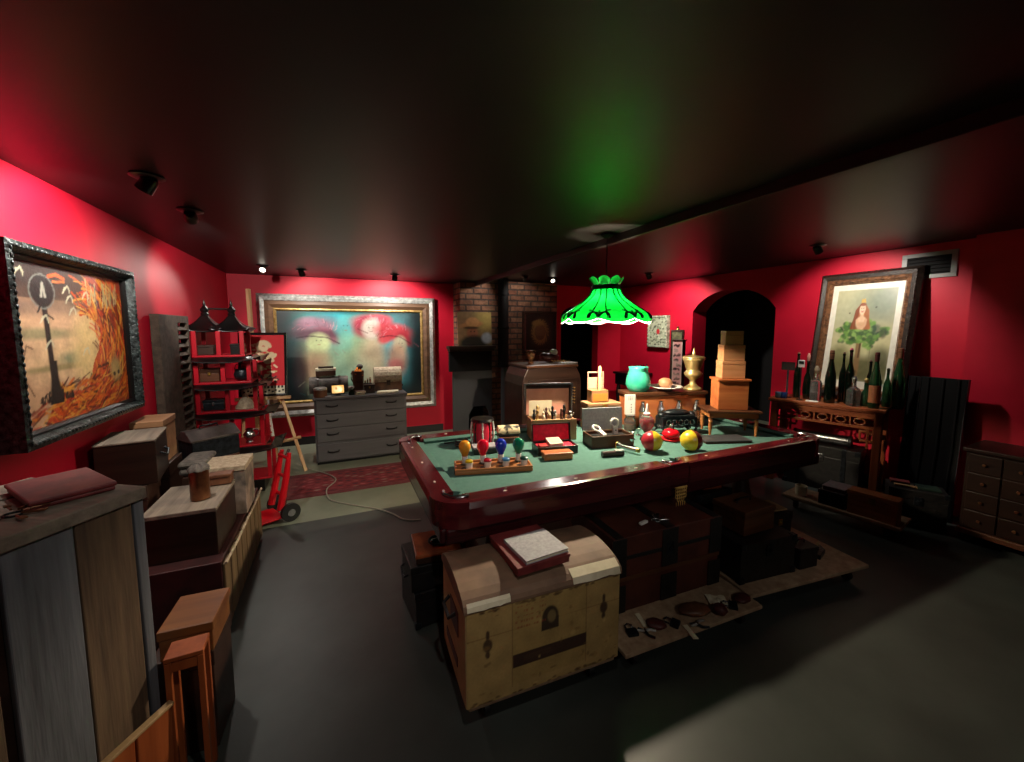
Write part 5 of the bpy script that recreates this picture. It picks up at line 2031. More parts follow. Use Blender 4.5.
# pink sign post with dark side
SPY = 4.2
x0, x1 = PY(671.5, 370, SPY).x, PY(682, 370, SPY).x
zb, zt2 = 0, PY(677, 341, SPY).z
t = thing('sign_post', 'tall narrow pink sign post painted with black figures', 'sign', ((x0 + x1) / 2, SPY, 0), R(-66))
w_ = .135
sh = Sheet(20, 160, '#dc9c96')
sh.asp = .09
for k in range(13):
    y_ = .40 + k * .046
    for q in range(5):
        x_ = rnd.uniform(.2, .7)
        sh.line([(x_, y_ + rnd.uniform(-.01, .012)), (x_ + rnd.uniform(-.2, .2), y_ + rnd.uniform(-.012, .016))], .010, '#2a1a1c', .9)
for k in range(6):
    sh.blob(.3, .3 + .12 * k, .5, .03, '#d8b0a4', 1, .6)
sh.line([(.04, 0), (.04, 1)], .006, '#e0c0b4').line([(.96, 0), (.96, 1)], .006, '#e0c0b4')
sh.build('painted_face', painted('sign_paint', .5), t, w_ - .004, zt2 - .004, Matrix.Translation((0, -.004, .002)), .003)
g = G()
g.b2(-w_ / 2, w_ / 2, 0, .12, 0, zt2)
g.out('post', M['maroon'], t, bevel=.003)
g = G()
g.b2(-w_ / 2 - .01, w_ / 2 + .01, -.01, .13, zt2 + .0005, zt2 + .02)
g.out('cap', M['darkwood'], t, bevel=.003)
SP2 = 4.30
x0, x1 = PY(676, 350, SP2).x, PY(689, 350, SP2).x
t = thing('curio_column', 'dark narrow column with a greenish picture at its top, behind the pink sign post', 'column', ((x0 + x1) / 2, SP2 + .1, 0), R(-52))
w_ = .17
zt2 = PY(680, 330, SP2).z
g = G()
g.b2(-w_ / 2, w_ / 2, -.08, .08, 0, zt2)
for k in range(8):
    g.b2(-w_ / 2 - .004, w_ / 2 + .004, -.084, .084, .2 + k * .16, .22 + k * .16)
g.out('body', M['darkwood'], t, bevel=.003)
g = G()
g.b2(-w_ / 2 + .02, w_ / 2 - .02, -.088, -.0845, zt2 - .22, zt2 - .03)
g.out('picture', mottled('greenish_print', '#3a3a28', '#6e6a4a', .5, 30), t)
g = G()
g.lathe([(.03, zt2 + .0005), (.02, zt2 + .015), (.01, zt2 + .03), (.016, zt2 + .045), (0, zt2 + .06)], 12)
g.out('finial', M['brass'], t, smooth=1)

# ---------------------------------------------------------------- carved console with the bottles
ca, cb2 = P(770, 397.5, .88), P(884, 410.5, .88)
cang = math.atan2(cb2.y - ca.y, cb2.x - ca.x)
CW = (cb2 - ca).length + .03
CD = .42
CZT = .88
nx, ny = -math.sin(cang), math.cos(cang)                         # away from the room
cc = ((ca.x + cb2.x) / 2 + nx * CD / 2, (ca.y + cb2.y) / 2 + ny * CD / 2, 0)
con = thing('console_table', 'carved wooden console table with openwork apron, loaded with bottles', 'table', cc, cang)
g = G()
g.b2(-CW / 2, CW / 2, -CD / 2, CD / 2, CZT - .03, CZT).b2(-CW / 2 + .012, CW / 2 - .012, -CD / 2 + .012, CD / 2 - .012, CZT - .045, CZT - .03)
g.out('top', M['console'], con, bevel=.006)
lx, ly = CW / 2 - .05, CD / 2 - .05
for sx in (-1, 1):
    for sy in (-1, 1):
        g = G()
        g.box(sx * lx, sy * ly, CZT / 2 - .023, .06, .06, CZT - .047)
        g.out('leg', M['consolez'], con, bevel=.006)
for sy in (-1, 1):
    g = G()
    g.b2(-lx + .031, lx - .031, sy * ly - .012, sy * ly + .012, CZT - .10, CZT - .047)
    g.b2(-lx + .031, lx - .031, sy * ly - .010, sy * ly + .010, CZT - .20, CZT - .175)
    n = 5
    for k in range(n):                               # openwork scrolls between the two rails
        cx = -lx + .06 + (2 * lx - .12) * (k + .5) / n
        g.tube([(cx + .04 * math.cos(2 * PI * q / 10), sy * ly, CZT - .138 + .03 * math.sin(2 * PI * q / 10)) for q in range(10)], .009, 6, True)
        g.b2(cx - .075, cx - .06, sy * ly - .008, sy * ly + .008, CZT - .176, CZT - .099)
    for s in (-1, 1):                                # stepped brackets at the legs
        g.b2(min(s * (lx - .031), s * (lx - .13)), max(s * (lx - .031), s * (lx - .13)), sy * ly - .010, sy * ly + .010, CZT - .235, CZT - .212)
        g.b2(min(s * (lx - .115), s * (lx - .13)), max(s * (lx - .115), s * (lx - .13)), sy * ly - .010, sy * ly + .010, CZT - .30, CZT - .23)
        g.b2(min(s * (lx - .031), s * (lx - .12)), max(s * (lx - .031), s * (lx - .12)), sy * ly - .010, sy * ly + .010, CZT - .32, CZT - .30)
        g.b2(min(s * (lx - .06), s * (lx - .075)), max(s * (lx - .06), s * (lx - .075)), sy * ly - .010, sy * ly + .010, CZT - .38, CZT - .19)
    g.out('openwork_apron', M['console'], con, bevel=.003)
for sx in (-1, 1):
    g = G()
    g.b2(sx * lx - .012, sx * lx + .012, -ly + .031, ly - .031, CZT - .14, CZT - .047)
    g.b2(sx * lx - .012, sx * lx + .012, -ly + .031, ly - .031, .10, .14)
    g.out('side_rail', M['console'], con, bevel=.003)

ZK = CZT + .001


def on_console(u, dep):
    """spot on the console top in line with photo column u, dep metres behind the front edge"""
    d = ray(u, 400)
    n_ = Vector((nx, ny, 0))
    f0 = Vector((ca.x, ca.y, 0)) + n_ * dep
    t_ = f0.dot(n_) / Vector((d.x, d.y, 0)).dot(n_)
    return Vector((d.x * t_, d.y * t_, ZK))


def bottle(u, dep, vtop, rad, gl, label, kind='wine', cap=None, lab=None, name='bottle', dz=0):
    p = on_console(u, dep)
    h = HZ(p.x, p.y, vtop) - ZK
    t = thing(name, label, 'bottle' if name == 'bottle' else name, p, rnd.uniform(-3, 3), 'bottles on the carved console')
    r = rad
    if kind == 'wine':
        prof = [(r * .9, 0), (r, .006), (r, h * .5), (r * .85, h * .6), (r * .42, h * .72), (r * .36, h * .78), (r * .36, h * .93), (r * .42, h * .935), (r * .42, h * .96), (r * .34, h * .965)]
    elif kind == 'champagne':
        prof = [(r * .9, 0), (r, .008), (r, h * .42), (r * .92, h * .52), (r * .6, h * .68), (r * .38, h * .80), (r * .34, h * .92), (r * .42, h * .93), (r * .40, h * .96)]
    elif kind == 'decanter':
        prof = [(r * .95, 0), (r, .008), (r, h * .5), (r * .8, h * .58), (r * .35, h * .64), (r * .3, h * .76), (r * .42, h * .78)]
    else:
        prof = [(r * .8, 0), (r, h * .12), (r * 1.05, h * .3), (r * .8, h * .48), (r * .4, h * .58), (r * .34, h * .8), (r * .44, h * .83)]
    n = 4 if kind == 'decanter' and name == 'square_decanter' else 20
    g = G()
    g.lathe(prof, n)
    g.out('glass', gl, t, smooth=1 if n == 4 else 2)
    zc = prof[-1][1]
    g = G()
    cr = prof[-1][0]
    if kind in ('decanter', 'flask'):
        g.lathe([(cr * .7, zc + .001), (cr * .8, zc + .012), (r * .42, zc + .03), (r * .46, zc + (h - zc) * .6), (r * .2, h), (0, h)], 12)
        g.out('stopper', cap or gl, t, smooth=1)
    else:
        g.lathe([(cr * 1.02, zc - h * .13), (cr * 1.06, zc - h * .1), (cr * 1.05, zc + .001), (cr * .9, h - .004), (cr * .5, h), (0, h)], 12)
        g.out('capsule', cap or M['gold'], t, smooth=1)
    if lab:
        g = G()
        g.lathe([(r * 1.012, h * .1), (r * 1.02, h * .11), (r * 1.02, h * .40), (r * 1.012, h * .41)], 24, caps=False)
        g.out('label', lab, t, smooth=1)
    return t


orl = plain('orange_bottle_label', '#b8744a', .5)
crl = M['paper']
bottle(796, 0.22, 352, .034, M['darkglass'], 'dark brown bottle with pale cork, behind the small white player', 'wine', M['tanwood'])
bottle(806, 0.19, 353, .036, M['darkglass'], 'dark decanter with knobbly pinkish stopper beside the small white player', 'flask', M['pink'])
bottle(815, 0.11, 366, .05, M['clearglass'], 'squat clear carafe with straw coloured filling left of the black big bottle', 'decanter', M['wicker'], None, 'bottle')
bottle(829, 0.10, 350, .045, M['darkglass'], 'big black champagne bottle with brown foil, standing nearest the picture mat left edge', 'champagne', M['leatherbrown'])
bottle(841, 0.25, 352, .03, M['darkglass'], 'slim dark bottle with brown neck behind the clear square decanter', 'wine', M['walnut'])
bottle(848, 0.17, 348, .036, M['darkglass'], 'tall dark bottle with bright pink top', 'wine', plain('pink_foil', '#d0506c', .4))
bottle(853, 0.07, 376, .052, M['clearglass'], 'clear square decanter with round stopper at the front of the console', 'decanter', M['clearglass'], None, 'square_decanter')
bottle(865, 0.14, 378, .04, M['greenglass'], 'round bellied green bottle with pale label, short', 'flask', M['gold'])
bottle(868, 0.29, 360, .03, M['darkglass'], 'dark slender bottle behind the orange labelled bottle', 'wine', M['maroon'])
bottle(874, 0.07, 352, .042, M['greenglass'], 'green necked bottle with large orange label', 'champagne', M['maroon'], orl)
bottle(886, 0.22, 368, .03, M['greenglass'], 'dim green bottle between the orange labelled and the end bottle', 'wine', M['walnut'])
bottle(897, 0.19, 348, .046, M['greenglass'], 'large green champagne bottle at the end of the console, dark wire hood', 'champagne', M['leatherbrown'])
p = on_console(786, .14)
t = thing('tablet', 'black tablet standing at the far end of the console', 'tablet', p, cang)
hh = HZ(p.x, p.y, 362) - ZK
g = G()
g.b2(-.06, .06, 0, .012, hh - .085, hh)
g.out('screen', M['black'], t, bevel=.003)
g = G()
g.b2(-.008, .008, .004, .012, .008, hh - .086).b2(-.04, .04, -.02, .04, 0, .0075)
g.out('stand', M['iron'], t)
p = on_console(799, .07)
t = thing('music_player', 'small white music player held up on a thin stand among the bottles', 'player', p, cang)
hh = HZ(p.x, p.y, 360) - ZK
g = G()
g.b2(-.028, .028, 0, .010, hh - .075, hh)
b_ = g.out('body', M['white'], t, bevel=.004)
g = G()
g.b2(-.021, .021, -.002, 0, hh - .04, hh - .01)
g.out('screen', M['mblack'], b_)
g = G()
g.cyl((0, .006, .006), (0, .006, hh - .0755), .006).lathe([(.03, 0), (.03, .005), (.01, .01)], 14, (0, .006, 0))
g.out('stand', M['iron'], t, smooth=1)
for k, (u, v, lab, mt_) in enumerate([(778, 396, 'small pale blue glass tumbler on the far front corner of the console', plain('pale_blue_glass', '#5a7490', .2)), (784, 399, 'small dark blue tumbler on the console next to the pale blue one', plain('dark_blue_glass', '#1c3468', .2))]):
    p = on_console(u, .06)
    g = G()
    g.lathe([(.025, 0), (.028, .004), (.03, .06), (.027, .06), (.022, .008), (0, .008)], 16)
    tag(g.out('tumbler', mt_, None, p, smooth=1), lab, 'glass', 'blue tumblers on the console')
p = on_console(812, .045)
tag(G().prism([(-.05, -.02), (.05, -.02), (.05, .02), (-.05, .02)], 0, .008).out('place_card', M['white'], None, p, cang, bevel=.001), 'white card lying at the front edge of the console, before the squat carafe', 'card')
# vent on the right wall
a, b = PX(903, 258, XR), PX(957, 276, XR)
yc, w_ = (a.y + b.y) / 2, abs(a.y - b.y)
z0, z1 = b.z, a.z + .02
z1 = min(z1, ZR - .03)
vt = thing('wall_vent', 'grey framed air vent high on the right wall by the tree picture', 'vent', (XR - .001, yc, (z0 + z1) / 2), R(-90))
hh = (z1 - z0) / 2
g = G()
g.b2(-w_ / 2, w_ / 2, -.012, -.0005, hh - .035, hh).b2(-w_ / 2, w_ / 2, -.012, -.0005, -hh, -hh + .035).b2(-w_ / 2, -w_ / 2 + .04, -.012, -.0005, -hh + .035, hh - .035).b2(w_ / 2 - .04, w_ / 2, -.012, -.0005, -hh + .035, hh - .035)
g.out('frame', M['vent'], vt, bevel=.003)
g = G()
g.b2(-w_ / 2 + .04, w_ / 2 - .04, -.003, -.0008, -hh + .035, hh - .035)
for k in range(5):
    zz = -hh + .035 + (2 * hh - .07) * (k + .5) / 5
    g.box(0, -.007, zz, w_ - .085, .009, .003, (R(35), 0, 0))
g.out('slats', M['mblack'], vt)

# things under and before the console
g0 = P(812, 486, .12)
DOL = []


def dolly(label, cx, cy, ang, w, d, z=.12, boards=1, mat=None):
    t = thing('dolly', label, 'dolly', (cx, cy, 0), R(ang), 'wheeled dollies under the curios')
    g = G()
    g.b2(-w / 2, w / 2, -d / 2, d / 2, z - .022, z)
    g.out('deck', mat or M['ply'], t, bevel=.004)
    g = G()
    for s in (-1, 1):
        g.b2(-w / 2 + .02, w / 2 - .02, s * (d / 2 - .06) - .03, s * (d / 2 - .06) + .03, z - .042, z - .0225)
    g.out('bearer', M['pine'], t, bevel=.002)
    for sx in (-1, 1):
        for sy in (-1, 1):
            x, y = sx * (w / 2 - .09), sy * (d / 2 - .06)
            g = G()
            g.b2(x - .025, x + .025, y - .025, y + .025, z - .05, z - .0425)
            g.b2(x - .017, x - .013, y - .012, y + .02, .028, z - .0495).b2(x + .013, x + .017, y - .012, y + .02, .028, z - .0495)
            c = g.out('caster', M['iron'], t)
            g = G()
            g.cyl((x - .012, y + .008, .0305), (x + .012, y + .008, .0305), .03, n=18)
            g.out('wheel', M['rubber'], c, smooth=1)
    return t


# long low dolly along the console with boxes
da, db = P(782, 493, .12), P(901, 529, .12)
dang = math.atan2(db.y - da.y, db.x - da.x)
dl = (db - da).length
nx2, ny2 = -math.sin(dang), math.cos(dang)
dolly('dolly in front of the carved console, carrying boxes', (da.x + db.x) / 2 + nx2 * .15, (da.y + db.y) / 2 + ny2 * .15, math.degrees(dang), dl, .30)
ZD = .121
mtd = Matrix.Translation((da.x, da.y, ZD)) @ Matrix.Rotation(dang, 4, 'Z')


def onDR(x, y, w, d, h, mat, name, label, cat, z=0, rot=0, **k):
    p = mtd @ Vector((x, y, z))
    return chest(name, label, cat, (p.x, p.y, p.z, dang + R(rot), w), d, h, mat, **k)


onDR(dl - .33, .02, .30, .12, .19, M['oak'], 'wooden_box', 'upright brown wooden box at the near end of the dolly before the console', 'box', lid=.04, latch=M['brass'])
onDR(dl - .53, .03, .19, .2, .12, M['black'], 'black_box', 'flat black case in the middle of the dolly before the console', 'box', lid=.03)
p = mtd @ Vector((dl - .43, .13, .121))
t = thing('book', 'thick pale topped book lying on the flat black case before the console', 'book', p, dang)
g = G()
g.b2(-.075, .07, -.09, .09, .006, .036)
g.out('pages', M['maroon'], t)
g = G()
g.b2(-.08, .075, -.095, .095, 0, .0055).b2(-.08, .075, -.095, .095, .0365, .042).b2(-.08, -.0755, -.095, .095, .0055, .0365)
g.out('cover', M['greycase'], t)
p = mtd @ Vector((.11, .1, 0))
t = thing('white_mug', 'pale enamel mug standing at the far end of the dolly before the console', 'mug', p)
g = G()
g.lathe([(.04, 0), (.043, .005), (.045, .085), (.041, .085), (.038, .01), (0, .01)], 18)
g.out('body', M['paper'], t, smooth=1)
g = G()
g.tube([(.044, 0, .07), (.07, 0, .065), (.072, 0, .035), (.043, 0, .025)], .006, 6)
g.out('handle', M['paper'], t, smooth=1)
# black trunk under the console, its metal edge catching light
p0, p1 = P(818, 486, .001), P(872, 494, .001)
F = (cc[0] - math.cos(cang) * .30 - nx * .13, cc[1] - math.sin(cang) * .30 - ny * .13, .002, cang, .60)
chest('steamer_chest', 'black trunk with grey metal edge standing under the console', 'trunk', F, .30, .44, M['leather'], .10, latch=M['steel'], corners=M['iron'], straps=(-.3, .3), strapmat=M['iron'])
F2 = (F[0] + .03 * math.cos(cang), F[1] + .03 * math.sin(cang), .443 + .005, cang, .42)
t = thing('rolled_screen', 'long grey metal tube lying on the black trunk under the console', 'tube', (cc[0], cc[1], .447 + .056), cang)
g = G()
g.cyl((-.25, 0, 0), (.2, 0, 0), .05, n=18)
g.out('tube', M['steel'], t, smooth=1)
for s in (-.25, .2):
    g = G()
    g.cyl((s - .012, 0, 0), (s + .012, 0, 0), .053, n=18)
    g.out('end_band', M['leather'], t, smooth=1)
# black screens leaning by the near end of the console
for k, (x, y, w, h, lab) in enumerate([(4.60, 1.60, .28, HZ(4.6, 1.42, 381), 'tall black folding panel leaning at the near end of the console, front one'), (4.71, 1.74, .24, HZ(4.7, 1.69, 378), 'tall black folding panel leaning on the right wall, behind the other panel')]):
    t = thing('folding_panel', lab, 'panel', (x, y, .002), (R(-4), 0, R(-90)), 'black panels by the console')
    g = G()
    g.b2(-w / 2, w / 2, -.015, .015, 0, h)
    g.out('board', M['panelblack'], t, bevel=.004)
    g = G()
    for q in range(3):
        xx = -w / 2 + w * (q + .5) / 3
        g.tube([(xx, -.0155, .01), (xx + .01, -.02, h * .5), (xx, -.0155, h - .01)], .008, 6)
    g.out('pleats', M['panelblack'], t, smooth=1)
    g = G()
    g.b2(-w / 2 - .006, -w / 2, -.018, .018, 0, h).b2(w / 2, w / 2 + .006, -.018, .018, 0, h)
    g.out('edge_strip', M['iron'], t)
# low black case beside the dolly with flat things on it
p0, p1 = P(868, 500, .02), P(955, 512, .02)
F = (4.15, 1.68, .002, R(-60), .34)
chest('black_chest', 'low black trunk before the folding panels, flat things on its top', 'trunk', F, .22, .30, M['leather'], .07, latch=M['iron'], corners=M['iron'])
cx = 4.15 + .5 * .17 + .866 * .11
cy = 1.68 - .866 * .17 + .5 * .11
tag(G().box(0, 0, .0085, .14, .12, .015).out('green_board', plain('dark_green_board', '#1c2e26', .5), None, (cx + .03, cy - .06, .304), R(-58), bevel=.003), 'flat dark green board on the low black trunk', 'board')
tag(G().box(0, 0, .008, .16, .035, .012).out('ruler', M['pine'], None, (cx - .06, cy + .03, .304), R(-60), bevel=.002), 'pale wooden ruler lying on the low black trunk', 'ruler')
tag(G().box(0, 0, .012, .12, .07, .02).out('red_folder', M['oxblood'], None, (cx + .0, cy + .105, .304), R(-60), bevel=.003), 'dark red folder on the low black trunk near the panels', 'folder')

# chest of drawers at the right edge
q0, q1 = P(958, 526, .10), P(1024, 546, .10)
ca_ = math.atan2(q1.y - q0.y, q1.x - q0.x)
KW, KD = 1.05, .42
hk = HZ(q0.x, q0.y, 447)
kc = (q0.x + math.cos(ca_) * KW / 2 - math.sin(ca_) * KD / 2, q0.y + math.sin(ca_) * KW / 2 + math.cos(ca_) * KD / 2, 0)
kd = thing('apothecary_chest', 'dark wooden chest of small drawers standing at the right wall', 'chest of drawers', kc, ca_)
g = G()
g.b2(-KW / 2, KW / 2, -KD / 2 + .012, KD / 2, .10, hk - .03)
g.out('body', M['darkwalnut'], kd, bevel=.003)
g = G()
g.b2(-KW / 2 - .015, KW / 2 + .015, -KD / 2 - .015, KD / 2, hk - .0295, hk)
g.out('top', M['darkwalnut'], kd, bevel=.006)
g = G()
g.b2(-KW / 2 - .01, KW / 2 + .01, -KD / 2 - .01, KD / 2, .06, .0995)
g.out('base_trim', M['walnut'], kd, bevel=.004)
for sx in (-1, 1):
    for sy in (-1, 1):
        g = G()
        g.b2(sx * (KW / 2 - .04) - .03, sx * (KW / 2 - .04) + .03, sy * (KD / 2 - .05) - .03, sy * (KD / 2 - .05) + .03, 0, .0595)
        g.out('foot', M['darkwalnut'], kd)
nr, ncn = 4, 6
for r_ in range(nr):
    for c_ in range(ncn):
        x0 = -KW / 2 + .015 + (KW - .03) * c_ / ncn
        x1 = -KW / 2 + .015 + (KW - .03) * (c_ + 1) / ncn
        z0 = .11 + (hk - .15) * r_ / nr
        z1 = .11 + (hk - .15) * (r_ + 1) / nr
        g = G()
        g.b2(x0 + .005, x1 - .005, -KD / 2, -KD / 2 + .0115, z0 + .005, z1 - .005)
        dw = g.out('drawer', M['darkwalnut'], kd, bevel=.003)
        g = G()
        g.lathe([(.005, 0), (.004, .008), (.011, .014), (.009, .02), (0, .021)], 10, m=Matrix.Translation(((x0 + x1) / 2, -KD / 2, (z0 + z1) / 2)) @ Matrix.Rotation(R(90), 4, 'X'))
        g.out('knob', M['copper'], dw, smooth=1)

# ---------------------------------------------------------------- under and before the pool table
# dome topped trunk covered in yellowed paper
tf = P(466, 711, .12), P(618, 656, .12)
TWd = (tf[1] - tf[0]).length
ta_ = math.atan2(tf[1].y - tf[0].y, tf[1].x - tf[0].x)
TDp = .40
mt = Matrix.Translation((tf[0].x, tf[0].y, .121)) @ Matrix.Rotation(ta_, 4, 'Z')
c0 = mt @ Vector((TWd / 2, TDp / 2, 0))
dolly('dolly under the yellowed paper covered trunk', c0.x, c0.y, math.degrees(ta_), TWd * .96, TDp * .96)
tr = thing('domed_chest', 'yellowed paper covered trunk with a low domed lid and dark front clasps', 'trunk', c0, ta_)
hf = HZ(tf[0].x, tf[0].y, 612) - .121
hb = hf * .78
sh = Sheet(150, 84, '#a88a54')
sh.asp = 1.8
sh.rect(0, 1, .70, .715, '#7d5a30', .6).rect(.27, .76, .10, .98, '#9c8048', .6).rect(.268, .274, .08, 1, '#6c4c28', .6).rect(.757, .763, .08, 1, '#6c4c28', .5)
sh.rect(.27, .76, .28, .43, '#3a2418').rect(.34, .52, .33, .39, '#46301f', .6)
sh.blob(.51, .73, .055, .13, '#3a2a1a', .15).rect(.455, .565, .60, .73, '#3a2a1a').blob(.52, .74, .028, .07, '#8a7448', .3, .7)
for cx, cy in ((.12, .62), (.885, .66)):
    sh.blob(cx, cy, .028, .07, '#4a3520', .3).blob(cx, cy + .11, .012, .05, '#4a3520', .3).blob(cx, cy - .1, .014, .04, '#4a3520', .3)
for r_ in range(5):
    for k in range(12):
        if rnd.random() < .75:
            x = .285 + k * .017
            sh.rect(x, x + .011, .93 - r_ * .055, .93 - r_ * .055 + .02, '#8a3a24', .6)
for k in range(40):
    sh.blob(rnd.random(), rnd.random(), rnd.uniform(.004, .02), rnd.uniform(.004, .03), rnd.choice(['#7d5c30', '#c8a868', '#5c4020', '#8a6838']), .6, .5)
for k in range(60):
    x = rnd.random()
    sh.blob(x, rnd.choice([rnd.uniform(0, .03), rnd.uniform(.97, 1)]), .015, .012, '#4a3018', .5, .7)
sh.noise_mul(6, .22, 4).noise_mul(40, .12, 6)
g = G()
g.b2(-TWd / 2, TWd / 2, -TDp / 2, TDp / 2, 0, hf * .97)
bd = g.out('body', M['card'], tr, bevel=.004)
sh.build('printed_front', painted('printed_paper', .7), bd, TWd - .01, hf * .97 - .006, Matrix.Translation((0, -TDp / 2 - .003, .003)), .0025)
g = G()
n = 12
dm = .062
poly = [(-TDp / 2 - .006, hf * .971), (TDp / 2 + .006, hf * .971)] + [((TDp / 2 + .006) * math.cos(PI * k / n), hf + dm * math.sin(PI * k / n)) for k in range(n + 1)]
g.prism(poly, -TWd / 2 - .006, TWd / 2 + .006, MYZ)
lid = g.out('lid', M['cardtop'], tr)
# lamplight along the front of the lid, put in as pale paper strips
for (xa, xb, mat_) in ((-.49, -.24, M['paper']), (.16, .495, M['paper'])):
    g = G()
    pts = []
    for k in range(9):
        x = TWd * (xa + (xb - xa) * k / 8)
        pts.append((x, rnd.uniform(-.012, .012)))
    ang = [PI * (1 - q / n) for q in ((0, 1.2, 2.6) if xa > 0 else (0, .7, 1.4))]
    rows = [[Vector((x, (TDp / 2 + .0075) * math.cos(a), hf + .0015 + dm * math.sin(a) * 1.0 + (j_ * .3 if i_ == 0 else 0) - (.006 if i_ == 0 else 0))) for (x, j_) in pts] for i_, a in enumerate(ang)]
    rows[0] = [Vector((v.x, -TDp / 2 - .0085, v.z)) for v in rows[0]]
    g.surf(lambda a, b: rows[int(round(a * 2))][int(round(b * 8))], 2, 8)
    g.out('lit_strip', mat_, lid, solid=.0015)
for sx in (-1,):
    g = G()
    for (yy, zz, ww, hh_) in ((-.03, .55, .13, .26), (.02, .2, .2, .1)):
        g = G()
        g.b2(-TWd / 2 - .004, -TWd / 2 - .0005, yy * 1 - ww / 2, yy + ww / 2, hf * zz, hf * (zz + hh_))
        g.out('end_patch', M['maroon'], bd)
    g = G()
    g.tube([(-TWd / 2 - .002, -.06, hf * .75), (-TWd / 2 - .03, -.05, hf * .7), (-TWd / 2 - .03, .05, hf * .7), (-TWd / 2 - .002, .06, hf * .75)], .008, 6)
    g.out('end_handle', M['leather'], bd, smooth=1)
# flat box on the trunk lid; the pale book stands for light on its top
zb = .121 + hf + dm + .004
for k, (dx, dy, w, d, h, lab, m1) in enumerate([(-.01, -.015, .25, .29, .036, 'dark red flat box on the paper covered trunk lid', M['oxblood']), (.01, -.05, .215, .20, .016, 'pale grey book shape put in as light on the dark red flat box top', M['maroon'])]):
    p = mt @ Vector((TWd / 2 + dx, TDp / 2 + dy, 0))
    t = thing('flat_box' if k == 0 else 'book', lab, 'box' if k == 0 else 'book', (p.x, p.y, zb), ta_ + R(4 + 3 * k))
    if k == 0:
        g = G()
        g.b2(-w / 2, w / 2, -d / 2, d / 2, 0, h * .6)
        g.out('body', m1, t, bevel=.002)
        g = G()
        g.b2(-w / 2 - .003, w / 2 + .003, -d / 2 - .003, d / 2 + .003, h * .6 + .0005, h)
        g.out('lid', m1, t, bevel=.002)
    else:
        g = G()
        g.b2(-w / 2 + .003, w / 2 - .003, -d / 2 + .003, d / 2 - .003, .003, h - .0035)
        g.out('pages', M['paper'], t)
        g = G()
        g.b2(-w / 2, w / 2, -d / 2, d / 2, h - .003, h).b2(-w / 2, w / 2, -d / 2, d / 2, 0, .0027).b2(-w / 2, -w / 2 + .0027, -d / 2, d / 2, .0027, h - .003)
        g.out('cover', M['greycase'], t)
    zb += h + .001

# brown steamer trunk with dark straps on a worn board dolly
b0, b1 = P(622, 658, .12), P(763, 606, .12)
bw = (b1 - b0).length
ba_ = math.atan2(b1.y - b0.y, b1.x - b0.x)
mtb = Matrix.Translation((b0.x, b0.y, .121)) @ Matrix.Rotation(ba_, 4, 'Z')
c = mtb @ Vector((bw / 2 + .015, .38, 0))
dolly('worn board dolly carrying the brown steamer trunk and small tools', c.x, c.y, math.degrees(ba_), bw - .02, .75)
s0 = mtb @ Vector((.0, .22, .0))
SW, SD = bw * .80, .42
s0 = mtb @ Vector((.12, .24, .0))
hS = HZ(s0.x + .05, s0.y, 538) - .121
hS = min(hS, .45)
tt = chest('steamer_chest', 'large brown leather steamer trunk with dark straps and corners under the pool table', 'trunk', (s0.x, s0.y, .121, ba_, SW), SD, hS, M['steamer'], hS * .26, latch=M['iron'],
           straps=(), trim=None, corners=None, sidehandle=M['leather'])
ST = tt
for s_ in (-.455, 0, .455):
    g = G()
    wst = .045 if s_ else .055
    x = s_ * SW
    g.b2(x - wst, x + wst, -SD / 2 - .008, -SD / 2 - .0045, hS * .48, hS * .99).b2(x - wst, x + wst, -SD / 2 - .008, -SD / 2 - .0005, .003, hS * .36)
    g.b2(x - wst * .5, x + wst * .5, -SD / 2 - .008, SD / 2, hS + .0005, hS + .006)
    g.out('strap', M['leather'], tt, bevel=.002)
for zz in (hS * .70, hS * .42):
    g = G()
    g.b2(-SW / 2 - .003, SW / 2 + .003, -SD / 2 - .007, -SD / 2 - .0005, zz, zz + .022)
    g.out('rail', M['walnut'] if zz < hS * .6 else M['leather'], tt, bevel=.002)
# handset like white metal piece and keys on the trunk lid
p = P(668, 528, .121 + hS + .008)
t = thing('key_ring', 'bright keys on a ring lying on the brown steamer trunk', 'keys', (min(max(p.x, s0.x + .15), s0.x + .4), max(p.y, s0.y + .06), .121 + hS + .008), .3)
g = G()
g.tube([(.02 * math.cos(2 * PI * q / 14), .02 * math.sin(2 * PI * q / 14), .004) for q in range(14)], .003, 6, True)
g.out('ring', M['steel'], t)
for k in range(4):
    a = k * .5 - .6
    g = G()
    g.tube([(.02 * math.cos(a), .02 * math.sin(a), .005 + .002 * k), (.06 * math.cos(a), .06 * math.sin(a), .005 + .002 * k)], .0035, 6)
    g.box(.066 * math.cos(a), .066 * math.sin(a), .005 + .002 * k, .02, .016, .004, (0, 0, a))
    g.out('key', M['steel'], t)
tag(G().box(0, 0, .0095, .06, .02, .014).out('white_tag', M['white'], None, (t.location.x - .09, t.location.y + .0, .121 + hS + .007), .2, bevel=.004), 'short white tag beside the keys on the brown steamer trunk', 'tag')
